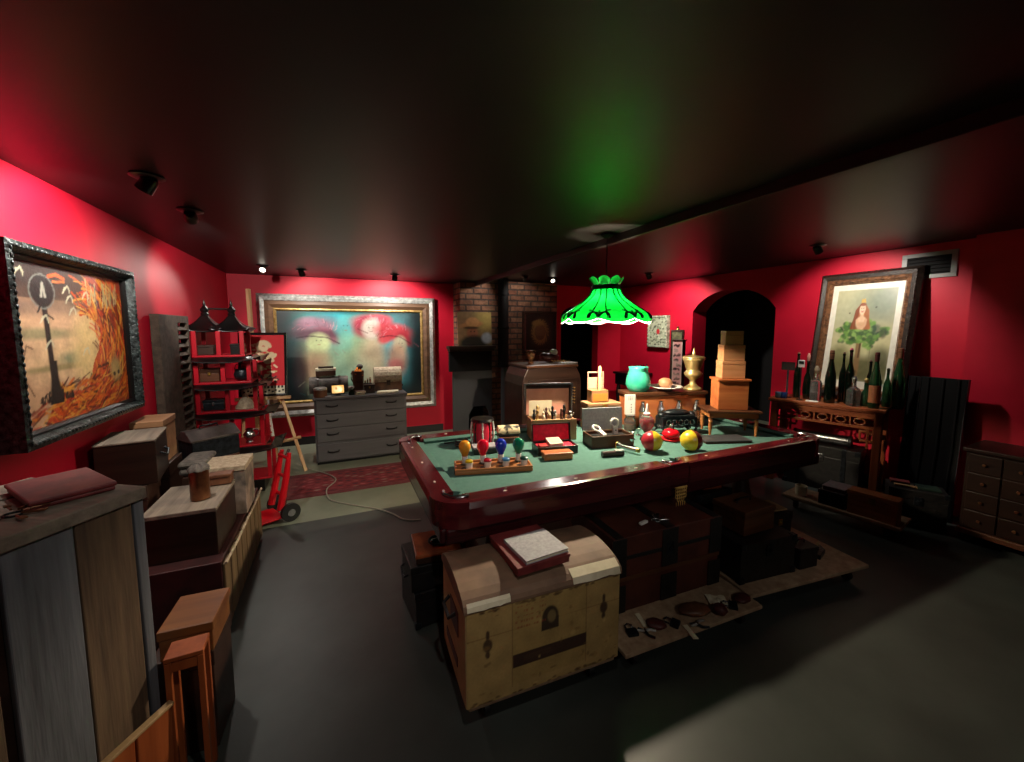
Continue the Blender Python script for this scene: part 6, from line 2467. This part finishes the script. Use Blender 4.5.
# little tools and hides on the board in front of the trunk
small = [(632, 634, 'lock', 'black padlock nearest the paper covered trunk'), (641, 620, 'strip', 'pale label strip on the board behind the first pliers'), (645, 633, 'pliers', 'dark pliers below the pale label strip'),
         (656, 627, 'pouch', 'dark leather pouch in the middle of the board'), (675, 625, 'lock', 'dark flat padlock right of the leather pouch'), (690, 632, 'strip', 'white tag strip nearest the front edge of the board'),
         (697, 626, 'pliers', 'dark tool with white handle beside the white tag strip'), (694, 613, 'hide', 'crumpled brown hide before the steamer trunk'), (720, 614, 'ball', 'dark lumpy leather ball on the board'),
         (717, 601, 'paper', 'creased pale paper beside the lumpy leather ball'), (733, 607, 'lock', 'small black padlock right of the lumpy leather ball'), (742, 601, 'pouch', 'dark purse at the far end of the board')]
for (u, v, kd_, lab) in small:
    p = P(u, v, .1215)
    a = rnd.uniform(-.8, .8)
    if kd_ == 'lock':
        t = thing('padlock', lab, 'padlock', p, a)
        g = G()
        g.b2(-.028, .028, -.022, .022, 0, .018)
        g.out('body', M['iron'], t, bevel=.005)
        g = G()
        g.tube([(-.018, .022, .009), (-.018, .045, .009), (0, .056, .009), (.018, .045, .009), (.018, .022, .009)], .005, 6)
        g.out('shackle', M['steel'], t, smooth=1)
    elif kd_ == 'strip':
        tag(G().prism([(-.012, -.045), (.014, -.048), (.012, .045), (-.013, .043)], 0, .004).out('label_strip', M['paper'], None, p, a), lab, 'tag')
    elif kd_ == 'pliers':
        t = thing('pliers', lab, 'pliers', p, a + .6)
        for s in (-1, 1):
            g = G()
            g.tube([(s * .025, -.05, .009), (s * .02, -.02, .009), (0, 0, .009 + .004 * (s > 0)), (-s * .008, .035, .009)], [.006, .006, .008, .005], 6)
            g.out('handle', M['iron'] if s < 0 else M['silver'], t, smooth=1)
        g = G()
        g.cyl((0, 0, .0), (0, 0, .02), .007)
        g.out('pivot', M['steel'], t, smooth=1)
    elif kd_ in ('pouch', 'hide', 'ball'):
        sx, sy, sz = {'pouch': (.05, .035, .018), 'hide': (.085, .05, .022), 'ball': (.035, .033, .027)}[kd_]
        g = G()
        g.surf(lambda uu, vv: Vector((sx * math.sin(PI * vv) * math.cos(2 * PI * uu) * (1 + .22 * noise.noise((3 * math.cos(2 * PI * uu), 3 * math.sin(2 * PI * uu), vv * 4 + u))), sy * math.sin(PI * vv) * math.sin(2 * PI * uu) * (1 + .22 * noise.noise((3 * math.cos(2 * PI * uu), 3 * math.sin(2 * PI * uu) + 9, vv * 4 + u))), sz * (1 - math.cos(PI * vv)))), 22, 12, True)
        tag(g.out({'pouch': 'leather_pouch', 'hide': 'hide', 'ball': 'leather_ball'}[kd_], M['leatherbrown'] if kd_ == 'hide' else M['maroon'], None, p, a, smooth=2), lab, {'pouch': 'pouch', 'hide': 'hide', 'ball': 'ball'}[kd_])
    else:
        g = G()
        g.surf(lambda uu, vv: Vector((-.05 + .1 * uu, -.04 + .08 * vv, .006 + .005 * math.sin(uu * 9) * math.cos(vv * 7))), 8, 6)
        tag(g.out('creased_paper', M['paper'], None, p, a, solid=.002), lab, 'paper')

# second board dolly with the black trunk
e0, e1 = P(748, 598, .12), P(870, 566, .12)
ew = (e1 - e0).length
ea = math.atan2(e1.y - e0.y, e1.x - e0.x)
mte = Matrix.Translation((e0.x, e0.y, .121)) @ Matrix.Rotation(ea, 4, 'Z')
c = mte @ Vector((ew / 2 + .02, .30, 0))
dolly('board dolly carrying the black trunk at the right end under the pool table', c.x, c.y, math.degrees(ea), ew - .02, .58)


def onE(x, y, w, d, h, mat, name, label, cat, z=0, rot=0, **k):
    p = mte @ Vector((x, y, z))
    return chest(name, label, cat, (p.x, p.y, p.z, ea + R(rot), w), d, h, mat, **k)


onE(.05, .10, .42, .36, .24, M['leather'], 'black_chest', 'black trunk on the dolly at the right end of the pool table', 'trunk', lid=.05, latch=M['iron'], corners=M['iron'])
onE(.13, .16, .27, .22, .15, M['walnut'], 'wooden_box', 'dark brown lidded box on top of the black trunk', 'box', z=.247, lid=.035, handle=M['iron'], rot=6)
onE(.52, .10, .15, .12, .13, M['leather'], 'toolbox', 'small black toolbox with bail handle at the front of the board dolly', 'box', lid=.03, handle=M['steel'])
onE(.52, .33, .22, .2, .24, M['leather'], 'leather_case', 'black leather case with pale papers on top, on the board dolly', 'case', lid=.05, latch=M['brass'])
p = mte @ Vector((.63, .43, .2455))
tag(G().prism([(-.1, -.07), (.09, -.08), (.1, .07), (-.09, .08)], 0, .010).out('paper_stack', M['pine'], None, p, ea, bevel=.002), 'pale papers lying on the black leather case', 'paper')
p = mte @ Vector((.80, .20, .0005))
t = thing('flat_iron', 'dark flat iron shaped tool with pale handle at the end of the board dolly', 'iron', p, ea + .4)
g = G()
g.prism([(-.07, -.04), (.05, -.04), (.10, 0), (.05, .04), (-.07, .04)], 0, .03)
g.out('sole', M['iron'], t, bevel=.004)
g = G()
g.tube([(-.05, 0, .03), (-.05, 0, .06), (.04, 0, .065), (.04, 0, .03)], .009, 8)
g.out('handle', M['pine'], t, smooth=1)
# small orange brown box between trunk and black trunk, deeper under the table
F = (2.30, 1.98, .002, R(0), .34)
chest('black_chest', 'plain black trunk deep under the pool table, behind the brown steamer trunk', 'trunk', F, .3, .42, M['leather'], .08, corners=M['iron'])
F = (2.42, 2.03, .424, R(-8), .16)
chest('orange_box', 'small orange brown box on the deep black trunk under the pool table', 'box', F, .14, .11, M['orangewood'], .025)
# black cases at the left end of the table with the orange topped box
q0, q1 = P(413, 598, .06), P(440, 601, .06)
F = (.335, 2.03, .002, R(6), .31)
chest('black_case', 'lower black case on the floor at the left end of the pool table', 'case', F, .30, .20, M['leather'], .05, latch=M['steel'], corners=M['iron'])
F = (.315, 2.04, .2065, R(2), .33)
chest('black_case', 'upper black case stacked at the left end of the pool table', 'case', F, .27, .14, M['leather'], .04, latch=M['iron'], sidehandle=M['iron'])
F = (.345, 2.05, .349, R(-4), .24)
oc_ = chest('orange_box', 'flat orange topped box with dark edge on the stacked black cases', 'box', F, .24, .055, M['darkwood'], .02, M['orangewood'])
p = oc_.location
t = thing('magnifier', 'dark round magnifier lying on the orange topped box', 'magnifier', (p.x + .01, p.y - .01, .4055), .5)
g = G()
g.tube([(.05 * math.cos(2 * PI * q / 18), .05 * math.sin(2 * PI * q / 18), .006) for q in range(18)], .006, 6, True)
g.out('rim', M['iron'], t, smooth=1)
g = G()
g.lathe([(0, .003), (.046, .003), (.04, .008), (0, .010)], 20)
g.out('lens', M['darkglass'], t, smooth=1)
g = G()
g.cyl((.055, 0, .008), (.12, 0, .008), .007)
g.out('handle', M['darkwood'], t, smooth=1)
g = G()
g.surf(lambda a, b: Vector((-.035 + .07 * a, -.08 + .16 * b, .012 + .03 * math.sin(PI * a) * (.6 + .4 * math.sin(b * 9)))), 10, 12)
tag(g.out('blue_cloth', M['bluejean'], None, (p.x + .18, p.y + .06, .349), .2, solid=.006, smooth=2), 'crumpled dark blue cloth behind the orange topped box', 'cloth')

# ---------------------------------------------------------------- pagoda shelf
PYF = 4.5
gx0, gx1 = PY(191, 400, PYF).x, PY(254, 400, PYF).x
gx0 = max(gx0, XL + .03)
pw = gx1 - gx0
pg = thing('pagoda_shelf', 'red and black pagoda shaped shelf with upturned eaves and twin spires', 'shelf', ((gx0 + gx1) / 2, PYF + .17, 0))
PD = .17


def roof(w, d, h, over, up, n=20):
    """four sided roof that sags and turns up at the corners; w x d at the ridge, overhang at the eave"""
    def fn(a, b):
        th = a * 4
        k = int(th) % 4
        f = th - int(th)
        cs = [(-1, -1), (1, -1), (1, 1), (-1, 1)]
        p, q = cs[k], cs[(k + 1) % 4]
        x, y = p[0] + (q[0] - p[0]) * f, p[1] + (q[1] - p[1]) * f
        cor = abs(2 * f - 1) ** 3
        s = 1 - b
        z = h * (1 - s) ** .9 - .0 + up * cor * s * s - .15 * h * math.sin(PI * b)
        ex = over * s * (1 + .25 * cor * s)
        return Vector((x * (w / 2 + ex), y * (d / 2 + ex), z))
    return fn


tiers = [(480, 452), (447, 417), (412, 386), (383, 360), (357, 332)]
zs = [PY(225, v, PYF).z for v in (482, 449, 413, 384, 357, 331)]
fl = [max(zs[0] - .02, .10)] + zs[1:]
nT = 5
for k in range(nT):
    w = pw - .05 + .17 * (4 - k) / 4
    xo_ = (w - pw) / 2
    zb_, zt_ = fl[k], fl[k + 1]
    g = G()
    g.b2(xo_ - w / 2, xo_ + w / 2, -PD, PD, zb_, zb_ + .018)
    g.out('shelf', M['redlac'], pg, bevel=.003)
    for sx in (-1, 0, 1):
        for yy in (-PD, PD - .03):
            if sx or yy < 0:
                g = G()
                xo = xo_ + sx * (w / 2 - .022)
                g.b2(xo - .018, xo + .018, yy, yy + .03, zb_ + .0185, zt_ - .001)
                g.out('post', M['redlac'], pg, bevel=.003)
    if k < 4:
        g = G()
        g.surf(roof(w, 2 * PD, .05, .075, .055), 32, 6, True)
        g.out('eave', M['black'], pg, (xo_, 0, zt_ - .052), solid=.008, smooth=1)
for k, sx in enumerate((-1, 1)):
    cx = -pw * .33 if k == 0 else pw * .13
    zt_ = fl[5]
    g = G()
    g.surf(roof(.03, .03, .17, .125, .035), 40, 10, True)
    r_ = g.out('turret_roof', M['black'], pg, (cx, 0, zt_ - .01), solid=.006, smooth=1)
    g = G()
    g.lathe([(.03, .155), (.034, .17), (.026, .185), (.034, .20), (.036, .215), (.02, .235), (.01, .25), (.014, .26), (.004, .30), (0, .315)], 14)
    g.out('finial', M['black'], r_, smooth=1)
g = G()
g.cyl((-pw * .34, 0, fl[5] + .21), (pw * .12, 0, fl[5] + .21), .009)
g.out('spire_bar', M['black'], pg, smooth=1)
g = G()
g.b2(-pw / 2 - .05, pw / 2 + .05, -PD, PD, .0, fl[0] - .001)
g.out('plinth', M['black'], pg, bevel=.006)
gm = Matrix.Translation(pg.location)


def in_pagoda(k, x, w, h, mat, name, label, cat, **kw):
    return chest(name, label, cat, (pg.location.x + x, pg.location.y - .10, fl[k] + .0195, 0, w), .14, h, mat, **kw)


in_pagoda(4, -.21, .13, .09, M['darkwood'], 'small_box', 'small dark box on the top tier of the pagoda shelf', 'box', lid=.02)
in_pagoda(3, -.20, .15, .12, M['walnut'], 'small_chest', 'small dark brown chest on the second tier from the top of the pagoda shelf', 'chest', lid=.04, latch=M['brass'])
in_pagoda(2, -.19, .16, .10, M['iron'], 'small_chest', 'small dark metal chest on the middle tier of the pagoda shelf', 'chest', lid=.03, latch=M['steel'])
in_pagoda(4, .05, .10, .10, M['black'], 'small_box', 'small black box on the top tier behind the hanging pot of the pagoda shelf', 'box', lid=.02)
p = (pg.location.x + .14, pg.location.y - .05, fl[2] + .0195)
t = thing('shell', 'pale conical shell on the middle tier of the pagoda shelf', 'shell', p)
g = G()
g.lathe([(.09 - .0105 * q + (.006 if q % 2 else 0), .018 * q) for q in range(8)] + [(0, .15)], 20)
g.out('shell', M['wicker'], t, smooth=1)
p = (pg.location.x + .13, pg.location.y - .075, fl[3] + .0195)
t = thing('iron_pot', 'black iron pot on the second tier of the pagoda shelf', 'pot', p)
g = G()
g.lathe([(.035, 0), (.06, .02), (.07, .06), (.055, .10), (.06, .11), (.05, .11), (.045, .095), (0, .09)], 18)
g.out('pot', M['iron'], t, smooth=1)
g = G()
g.tube([(-.058, 0, .105), (-.05, 0, .15), (0, 0, .17), (.05, 0, .15), (.058, 0, .105)], .004, 6)
g.out('bail', M['iron'], t, smooth=1)
p = (pg.location.x + .16, pg.location.y - .08, fl[1] + .0195)
t = thing('silver_jug', 'shiny silver jug with curled handle on the lower tier of the pagoda shelf', 'jug', p)
g = G()
g.lathe([(.03, 0), (.032, .008), (.02, .02), (.05, .06), (.052, .09), (.03, .12), (.036, .14), (.03, .14), (0, .11)], 18)
g.out('body', M['steel'], t, smooth=1)
g = G()
g.tube([(.035, 0, .13), (.075, 0, .125), (.08, 0, .08), (.05, 0, .06)], .006, 6)
g.out('handle', M['steel'], t, smooth=1)

# ---------------------------------------------------------------- louvred dark panel on the left wall
p0, p1 = PX(157, 330, XL + .05), PX(187, 330, XL + .05)
zt_, zb_ = PX(170, 315, XL + .05).z, PX(170, 425, XL + .05).z
lw = p1.y - p0.y
t = thing('shutter', 'tall dark wooden shutter with scalloped slats leaning on the left red wall', 'shutter', (XL + .010, (p0.y + p1.y) / 2, .02), R(90))
h_ = zt_ - .02
g = G()
g.b2(-lw / 2, lw * .08, -.055, -.001, 0, h_).b2(lw * .44, lw / 2, -.055, -.001, 0, h_).b2(lw * .08, lw * .44, -.055, -.001, h_ - .06, h_).b2(lw * .08, lw * .44, -.055, -.001, 0, .06)
g.out('frame', M['shutterwood'], t, bevel=.004)
n = 22
g = G()
for k in range(n):
    zz = .07 + (h_ - .14) * (k + .5) / n
    g.box(lw * .26, -.035, zz, lw * .35, .055, .012, (R(38), 0, 0))
g.out('slats', M['shutterwood'], t)

# ---------------------------------------------------------------- big plank crate in the near left corner
zt = 1.1
A = P(142, 486, zt)                                # near right corner of the lid
B_ = P(0, 537, zt)
fa = math.atan2(A.y - B_.y, A.x - B_.x)            # along the front edge
FWd, FDp = .42, .46
cx = A.x - math.cos(fa) * FWd / 2 - math.sin(fa) * FDp / 2
cy = A.y - math.sin(fa) * FWd / 2 + math.cos(fa) * FDp / 2
zc0 = .20
cr = thing('plank_crate', 'tall weathered plank crate in the near left corner, grey and brown boards', 'crate', (cx, cy, zc0), fa)
H0 = zt - zc0
g = G()
g.b2(-FWd / 2 + .02, FWd / 2 - .02, -FDp / 2 + .02, FDp / 2 - .02, .0, H0 - .04)
g.out('box', M['darkwood'], cr)
bx = [(-.5, -.325), (-.275, .07), (.078, .417), (.432, .5)]
mm = ['plank', 'plankgrey', 'plank', 'plankgrey']
for k, (a, b) in enumerate(bx):
    g = G()
    g.b2(a * FWd, b * FWd, -FDp / 2 + (.006 if k == 0 else 0), -FDp / 2 + .019, .006, H0 - .04)
    g.out('board', M[mm[k]], cr, bevel=.004)
for k in range(3):
    g = G()
    g.b2(FWd / 2 - .019, FWd / 2, -FDp / 2 + .02 + k * (FDp - .03) / 3, -FDp / 2 + .014 + (k + 1) * (FDp - .03) / 3, .006, H0 - .04)
    g.out('board', M['plankgrey'], cr, bevel=.004)
for k in range(3):
    g = G()
    g.b2(-FWd / 2 - .01, FWd / 2 + .004, -FDp / 2 - .012 + k * (FDp + .01) / 3, -FDp / 2 - .015 + (k + 1) * (FDp + .01) / 3, H0 - .0395, H0 - .004 * (k == 1))
    g.out('lid_board', M['planktop'], cr, bevel=.004)
# flat red box on the lid
ra, rb2 = P(31, 512, zt), P(116, 490, zt)
rc = P(23, 478, zt)
ang = math.atan2(rb2.y - ra.y, rb2.x - ra.x)
chest('red_box', 'flat dark red box on the lid of the tall plank crate', 'box', (ra.x, ra.y, zt + .002, ang, (rb2 - ra).length), min((rc - ra).length, .26), .026, M['oxblood'], .013, M['oxblood'])
p = P(13, 517, zt)
t = thing('key_bunch', 'bunch of dark keys lying on the tall plank crate, beside the red box', 'keys', (p.x, p.y, zt + .002), .4)
g = G()
g.tube([(.018 * math.cos(2 * PI * q / 14), .018 * math.sin(2 * PI * q / 14), .005) for q in range(14)], .003, 6, True)
g.out('ring', M['iron'], t)
for k in range(5):
    a = k * .75 - 1.2
    g = G()
    g.tube([(.018 * math.cos(a), .018 * math.sin(a), .006 + .002 * k), (.055 * math.cos(a), .055 * math.sin(a), .006 + .0015 * k)], .003, 6)
    g.box(.06 * math.cos(a), .06 * math.sin(a), .008 + .0015 * k, .016, .013, .004, (0, 0, a))
    g.out('key', M['copper'], t)
# low wooden tray the crate stands in: sloping front with a pale rim
tb = thing('crate_base', 'low orange wooden tray with pale sloping rim under the tall plank crate', 'tray', (cx, cy, 0), fa)
g = G()
g.b2(-FWd / 2 - .01, FWd / 2, -FDp / 2 - .02, FDp / 2, .0, zc0 - .002)
g.out('base', M['darkwood'], tb, bevel=.004)
zr = .35
for k in range(4):
    x0 = -FWd / 2 - .03 + (FWd + .03) * k / 4
    g = G()
    g.prism([(-FDp / 2 - .025, .0), (-FDp / 2 - .038, .0), (-FDp / 2 - .050, zr), (-FDp / 2 - .037, zr)], x0, x0 + (FWd + .03) / 4 - .006, MYZ)
    g.out('front_board', M['orangewood'], tb, bevel=.003)
g = G()
g.b2(-FWd / 2 - .03, FWd / 2, -FDp / 2 - .056, -FDp / 2 - .032, zr + .0005, zr + .012)
g.out('rim', M['pine'], tb, bevel=.003)

# small red brown stand beside the crate
tz_ = .50
stn = thing('small_stand', 'small red brown wooden stand with square legs beside the plank crate', 'stand', (-.517, 1.645, 0), R(2))
hx, hy = .055, .045
g = G()
g.b2(-hx, hx, -hy, hy, tz_ - .016, tz_)
g.out('top', M['orangewood'], stn, bevel=.003)
g = G()
for s in (-1, 1):
    g.b2(-hx + .018, hx - .018, s * (hy - .01) - .005, s * (hy - .01) + .005, tz_ - .055, tz_ - .0165)
g.out('apron', M['orangewood'], stn)
for sx in (-1, 1):
    for sy in (-1, 1):
        g = G()
        g.box(sx * (hx - .01), sy * (hy - .01), (tz_ - .0175) / 2, .018, .018, tz_ - .0175)
        g.out('leg', M['orangewood'], stn, bevel=.002)

# brown wooden box further on, standing on a black box
F = front(160, 663, 214, 650, .40)
b1_ = chest('wooden_box', 'orange brown lidded wooden box beyond the small stand', 'box', F, .21, max(.08, HZ(F[0], F[1], 633) - .40), M['oakdark'], .035, knob=M['brass'])
c_ = b1_.location
chest('low_chest', 'black low chest on the floor under the orange brown box', 'chest', F0(c_.x - .02, c_.y + .01, .002, math.degrees(F[3]), F[4] + .03, .22), .22, .395, M['darkwood'], .06)

# slatted crate, plank topped chest on it, and what stands on that
slx0, slx1, sly0, sly1 = -.93, -.59, 2.41, 3.48
Fq = (slx0, sly0, .002, 0, slx1 - slx0)
bt = chest('slatted_crate', 'long dark red trunk with pale upright slats and rope, under the plank lidded chest', 'crate', Fq, sly1 - sly0, .396, M['darkmaroon'], 0)
Dq = sly1 - sly0
for k in range(8):
    g = G()
    yy = -Dq / 2 + Dq * (k + .5) / 8
    x_ = (slx1 - slx0) / 2
    g.b2(x_ + .001, x_ + .013, yy - .055, yy + .055, .02, .375)
    g.out('slat', M['slatwood'], bt, bevel=.003)
g = G()
g.tube([(x_ + .020, -Dq / 2, .385), (x_ + .022, -Dq / 4, .376), (x_ + .022, 0, .380), (x_ + .022, Dq / 4, .376), (x_ + .020, Dq / 2, .386)], .007, 6)
g.out('rope', M['wicker'], bt, smooth=1)
Fp = (-.935, 2.50, .400, 0, .315)
za = .66
chest('plank_chest', 'dark chest with two grey planks for a lid, carrying the coppery tin', 'chest', Fp, .43, za - .400, M['darkwalnut'], .022, M['planktop'], over=.004)
p = P(199, 500, za + .006)
t = thing('canister', 'tall coppery tin with furry fabric top on the grey plank lid', 'canister', (p.x, p.y + .03, za + .006), .4)
hh = HZ(p.x, p.y + .03, 467) - za
rr = .045
g = G()
g.lathe([(rr, 0), (rr * 1.02, .006), (rr * 1.02, hh * .86), (rr * 1.05, hh * .88)], 22)
g.out('body', M['copper'], t, smooth=1)
g = G()
g.surf(lambda a, b: Vector((rr * 1.09 * math.sin(PI / 2 * (1 - b)) * math.cos(2 * PI * a) * (1 + .06 * math.sin(9 * a * 2 * PI)), rr * 1.09 * math.sin(PI / 2 * (1 - b)) * math.sin(2 * PI * a) * (1 + .06 * math.sin(9 * a * 2 * PI)), hh * .885 + .035 * math.sin(PI / 2 * b) + .004 * math.sin(a * 40))), 40, 8, True)
g.out('cover', M['fur'], t, smooth=2)
chest('small_box', 'small reddish brown box behind the coppery tin on the plank lid', 'box', (-.735, 2.84, za + .006, 0, .115), .08, .062, M['leatherbrown'], .018)
chest('worn_crate', 'tall weathered grey and pink crate behind the small reddish brown box', 'crate', (-.805, 3.0, .400, 0, .23), .27, .325, mottled('flaking_paint_wood', '#4a423c', '#9a8474', .8, 7, 0, .5), .035, M['wicker'], over=.004)
# dark chests along the wall
D0, D1 = P(80, 447, 1.0), P(143, 440, 1.0)
da_ = math.atan2(D1.y - D0.y, D1.x - D0.x)
wd = .245
Fd = (D1.x + .05 - math.cos(da_) * wd, D1.y - math.sin(da_) * wd, .752, da_, wd)
chest('dark_box', 'large dark wooden box with pale top and side handle by the left wall', 'box', Fd, .33, .248, M['darkwalnut'], .012, M['planktop'], over=.003, sidehandle=M['iron'])
chest('tall_chest', 'tall dark chest under the large dark box by the left wall', 'chest', (Fd[0] + .01, Fd[1], .002, da_, wd - .06), .36, .746, M['darkwood'], .08, latch=M['iron'])
chest('tan_carton', 'plain tan wooden carton behind the large dark box by the left wall', 'carton', (-1.185, 3.16, .742, R(3), .155), .26, .28, M['tanwood'], .04)
chest('tall_chest', 'tall dark chest under the plain tan carton by the left wall', 'chest', (-1.225, 3.15, .002, R(2), .21), .27, .738, M['darkwood'], .08)
# dark toolbox with a ridged lid
tb2 = thing('ridged_toolbox', 'dark metal toolbox with a ridged lid before the pagoda shelf', 'toolbox', (-.93, 3.72, .62), R(38))
w2, d2 = .32, .21
g = G()
g.b2(-w2 / 2, w2 / 2, -d2 / 2, d2 / 2, 0, .15)
g.out('body', M['iron'], tb2, bevel=.004)
g = G()
g.prism([(-d2 / 2 - .01, .151), (d2 / 2 + .01, .151), (d2 / 2 + .01, .165), (.03, .225), (-.03, .225), (-d2 / 2 - .01, .165)], -w2 / 2 - .01, w2 / 2 + .01, MYZ)
lid_ = g.out('lid', mottled('worn_brown_metal', '#3a302e', '#5c504c', .4, 9, .3, .1), tb2, bevel=.004)
g = G()
g.tube([(-.06, 0, .226), (-.06, 0, .245), (.06, 0, .245), (.06, 0, .226)], .007, 8)
g.out('handle', M['iron'], lid_, smooth=1)
chest('tall_chest', 'dark brown chest under the ridged toolbox', 'chest', F0(-.93, 3.72, .002, 38, .31, .20), .20, .616, M['walnut'], .1, latch=M['iron'])
# hide covered box between the dark box and the coppery tin
chest('low_chest', 'plain dark chest under the grey brown hide covered box', 'chest', (-.93, 3.10, .400, 0, .115), .30, .255, M['darkwood'], .06)
chest('hide_box', 'grey brown hide covered box between the dark box and the worn crate', 'box', (-.955, 3.11, .658, 0, .145), .27, .09, M['fur'], .04, M['fur'], bevel=.02)
# red hand truck
p = P(276, 520, .0)
ht = thing('hand_truck', 'red hand truck with black wheels and chrome bar beside the left pile', 'hand truck', (p.x, p.y + .03, 0), R(-62))
z_top = HZ(p.x, p.y + .05, 452)
for s in (-1, 1):
    g = G()
    g.tube([(s * .09, 0, .10), (s * .085, .06, .36), (s * .07, .10, .56)], [.028, .026, .016], 8)
    g.out('upright', M['redpaint'], ht, smooth=1)
g = G()
g.cyl((0, .09, .50), (0, .13, z_top), .011)
g.out('chrome_bar', M['steel'], ht, smooth=1)
g = G()
for zz in (.20, .36, .52):
    g.cyl((-.085, .02 + .12 * zz, zz), (.085, .02 + .12 * zz, zz), .014)
g.out('crossbars', M['redpaint'], ht, smooth=1)
g = G()
g.b2(-.13, .13, -.16, .02, .04, .052)
g.out('toe_plate', M['redpaint'], ht, bevel=.003)
for s in (-1, 1):
    g = G()
    g.cyl((s * .12, .06, .075), (s * .155, .06, .075), .075, n=24)
    w_ = g.out('wheel', M['rubber'], ht, bevel=.01, smooth=1)
    g = G()
    g.cyl((s * .156, .06, .075), (s * .162, .06, .075), .03, n=16)
    g.out('hub', M['steel'], w_, smooth=1)
g = G()
g.cyl((-.155, .06, .075), (.155, .06, .075), .01)
g.out('axle', M['steel'], ht)
